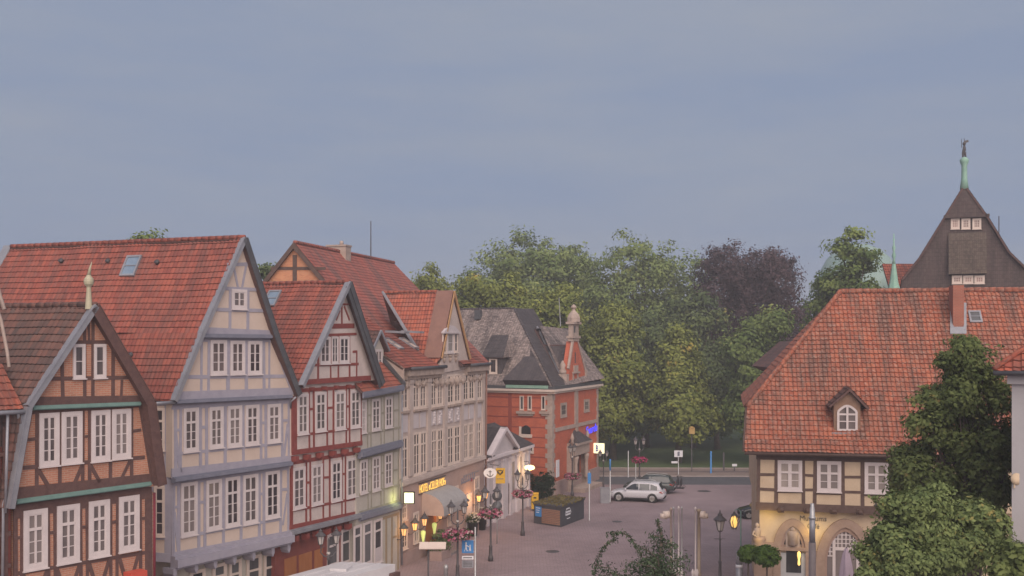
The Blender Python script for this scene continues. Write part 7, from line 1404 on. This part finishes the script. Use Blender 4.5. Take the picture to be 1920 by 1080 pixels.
        if roofrail: b = MB(); b.path([V((-1.5, s * hw * .6, Ht - .01)), V((-1.2, s * hw * .62, Ht + .05)), V((.2, s * hw * .62, Ht + .05)), V((.4, s * hw * .6, Ht - .04))], [.02] * 4, 6); b.build('roof_rail', M['steel'], r)
    b = MB(); b.box((-hl - .01, 0, belt * .62), (.02, .5, .11)); b.build('number_plate', M['white_sign'], r)
    b = MB(); b.box((hl + .0, 0, belt * .5), (.05, W_ * .45, .2)); b.build('grille', M['black'], r)
    return r
def put(o, px, py, deg, dz=0): q = G(px, py); o.location = (q.x, q.y, 0); o.rotation_euler = (0, 0, R(deg))
c1 = car('silver white estate car parked at the edge of the plaza', 'car_silver'); put(c1, 1195, 938.5, 164)
c2 = car('dark car half hidden behind the silver white car', 'car_dark', True, 4.5, 1.82, 1.62); put(c2, 1218, 923, 164)
c3 = car('small black car peeking out left of the corner of the arched house', 'car_black', False, 4.0, 1.72, 1.48, False); put(c3, 1433, 971, 172)
def bicycle(label, loc, rz):
    r = empty('bicycle', loc, label, 'bicycle', None, rz)
    for x in (-.52, .52):
        b = MB(); pts = [V((x + .33 * math.cos(a), 0, .34 + .33 * math.sin(a))) for a in [2 * math.pi * i / 18 for i in range(19)]]; b.path(pts, [.022] * 19, 5, 0, False)
        for k in range(6): a = math.pi * k / 6; d = V((math.cos(a), 0, math.sin(a))) * .32; c = V((x, 0, .34)); b.tube(c - d, c + d, .004, .004, 4)
        o = b.build('wheel', M['tyre'], None); o.parent = r
    b = MB(); q = lambda x, z: V((x, 0, z)); bb, st, hd = q(-.05, .30), q(-.2, .82), q(.34, .80)
    for a, c in ((bb, st), (st, hd), (bb, hd), (bb, q(-.52, .34)), (q(-.17, .74), q(-.52, .34)), (q(.34, .88), q(.52, .34))): b.tube(a, c, .02, .02, 6)
    o = b.build('frame', M['iron'], None); o.parent = r; b = MB(); b.path([V((.30, -.28, 1.0)), V((.36, -.1, .97)), V((.36, .1, .97)), V((.30, .28, 1.0))], [.015] * 4, 6); b.tube(q(.34, .86), q(.36, .97), .016, .016, 6); o = b.build('handlebar', M['iron'], None); o.parent = r; b = MB(); b.box((-.22, 0, .9), (.26, .13, .06)); b.tube(q(-.2, .8), q(-.22, .88), .014, .014, 6); o = b.build('saddle', M['black'], None); o.parent = r
    return r
rd = V((-math.cos(R(164)), -math.sin(R(164)), 0)); q = c2.location + rd * 2.5
bicycle('dark bicycle carried on the rear rack of the dark car', (q.x, q.y, .62), R(74))
q = c2.location + rd * 2.78; bicycle('outer dark bicycle on the rear rack, farthest from the dark car', (q.x, q.y, .58), R(254))
b = MB(); q = c2.location + rd * 2.7; b.box((0, 0, .55), (1.0, .35, .06)); b.tube((-.9, 0, .45), (.45, 0, .45), .035, .035, 8); b.path([V((.3, 0, .5)), V((.42, 0, .75)), V((.62, 0, .62))], [.025] * 3, 6); o = b.build('bicycle_rack', M['iron']); o.location = (q.x - .1, q.y, 0); o.rotation_euler.z = R(-16); tag(o, 'dark bicycle rack jutting from the rear of the dark car', 'bicycle rack')
# warm wall lamps washing the arched house and corner figure
for px, py, d, e in ((1440, 972, .7, 7), (1421, 1012, .8, 3), (1517, 1000, .6, 5), (1528, 998, .6, 4)): plamp('wall_wash', FMG.sh(d).px(px, py), e, (1, .72, .16), .08)

# ================================================================== HAZE
mh = bpy.data.materials.new('morning haze'); mh.use_nodes = True; t = mh.node_tree; t.nodes.remove(t.nodes['Principled BSDF'])
pv = N(t, 'ShaderNodeVolumePrincipled'); pv.inputs['Color'].default_value = (.86, .84, .88, 1); pv.inputs['Density'].default_value = .00135; pv.inputs['Anisotropy'].default_value = .1
t.links.new(pv.outputs[0], t.nodes['Material Output'].inputs['Volume'])
b = MB(); b.box((0, 188, 16), (820, 480, 36)); tag(b.build('haze', mh), kind='stuff')
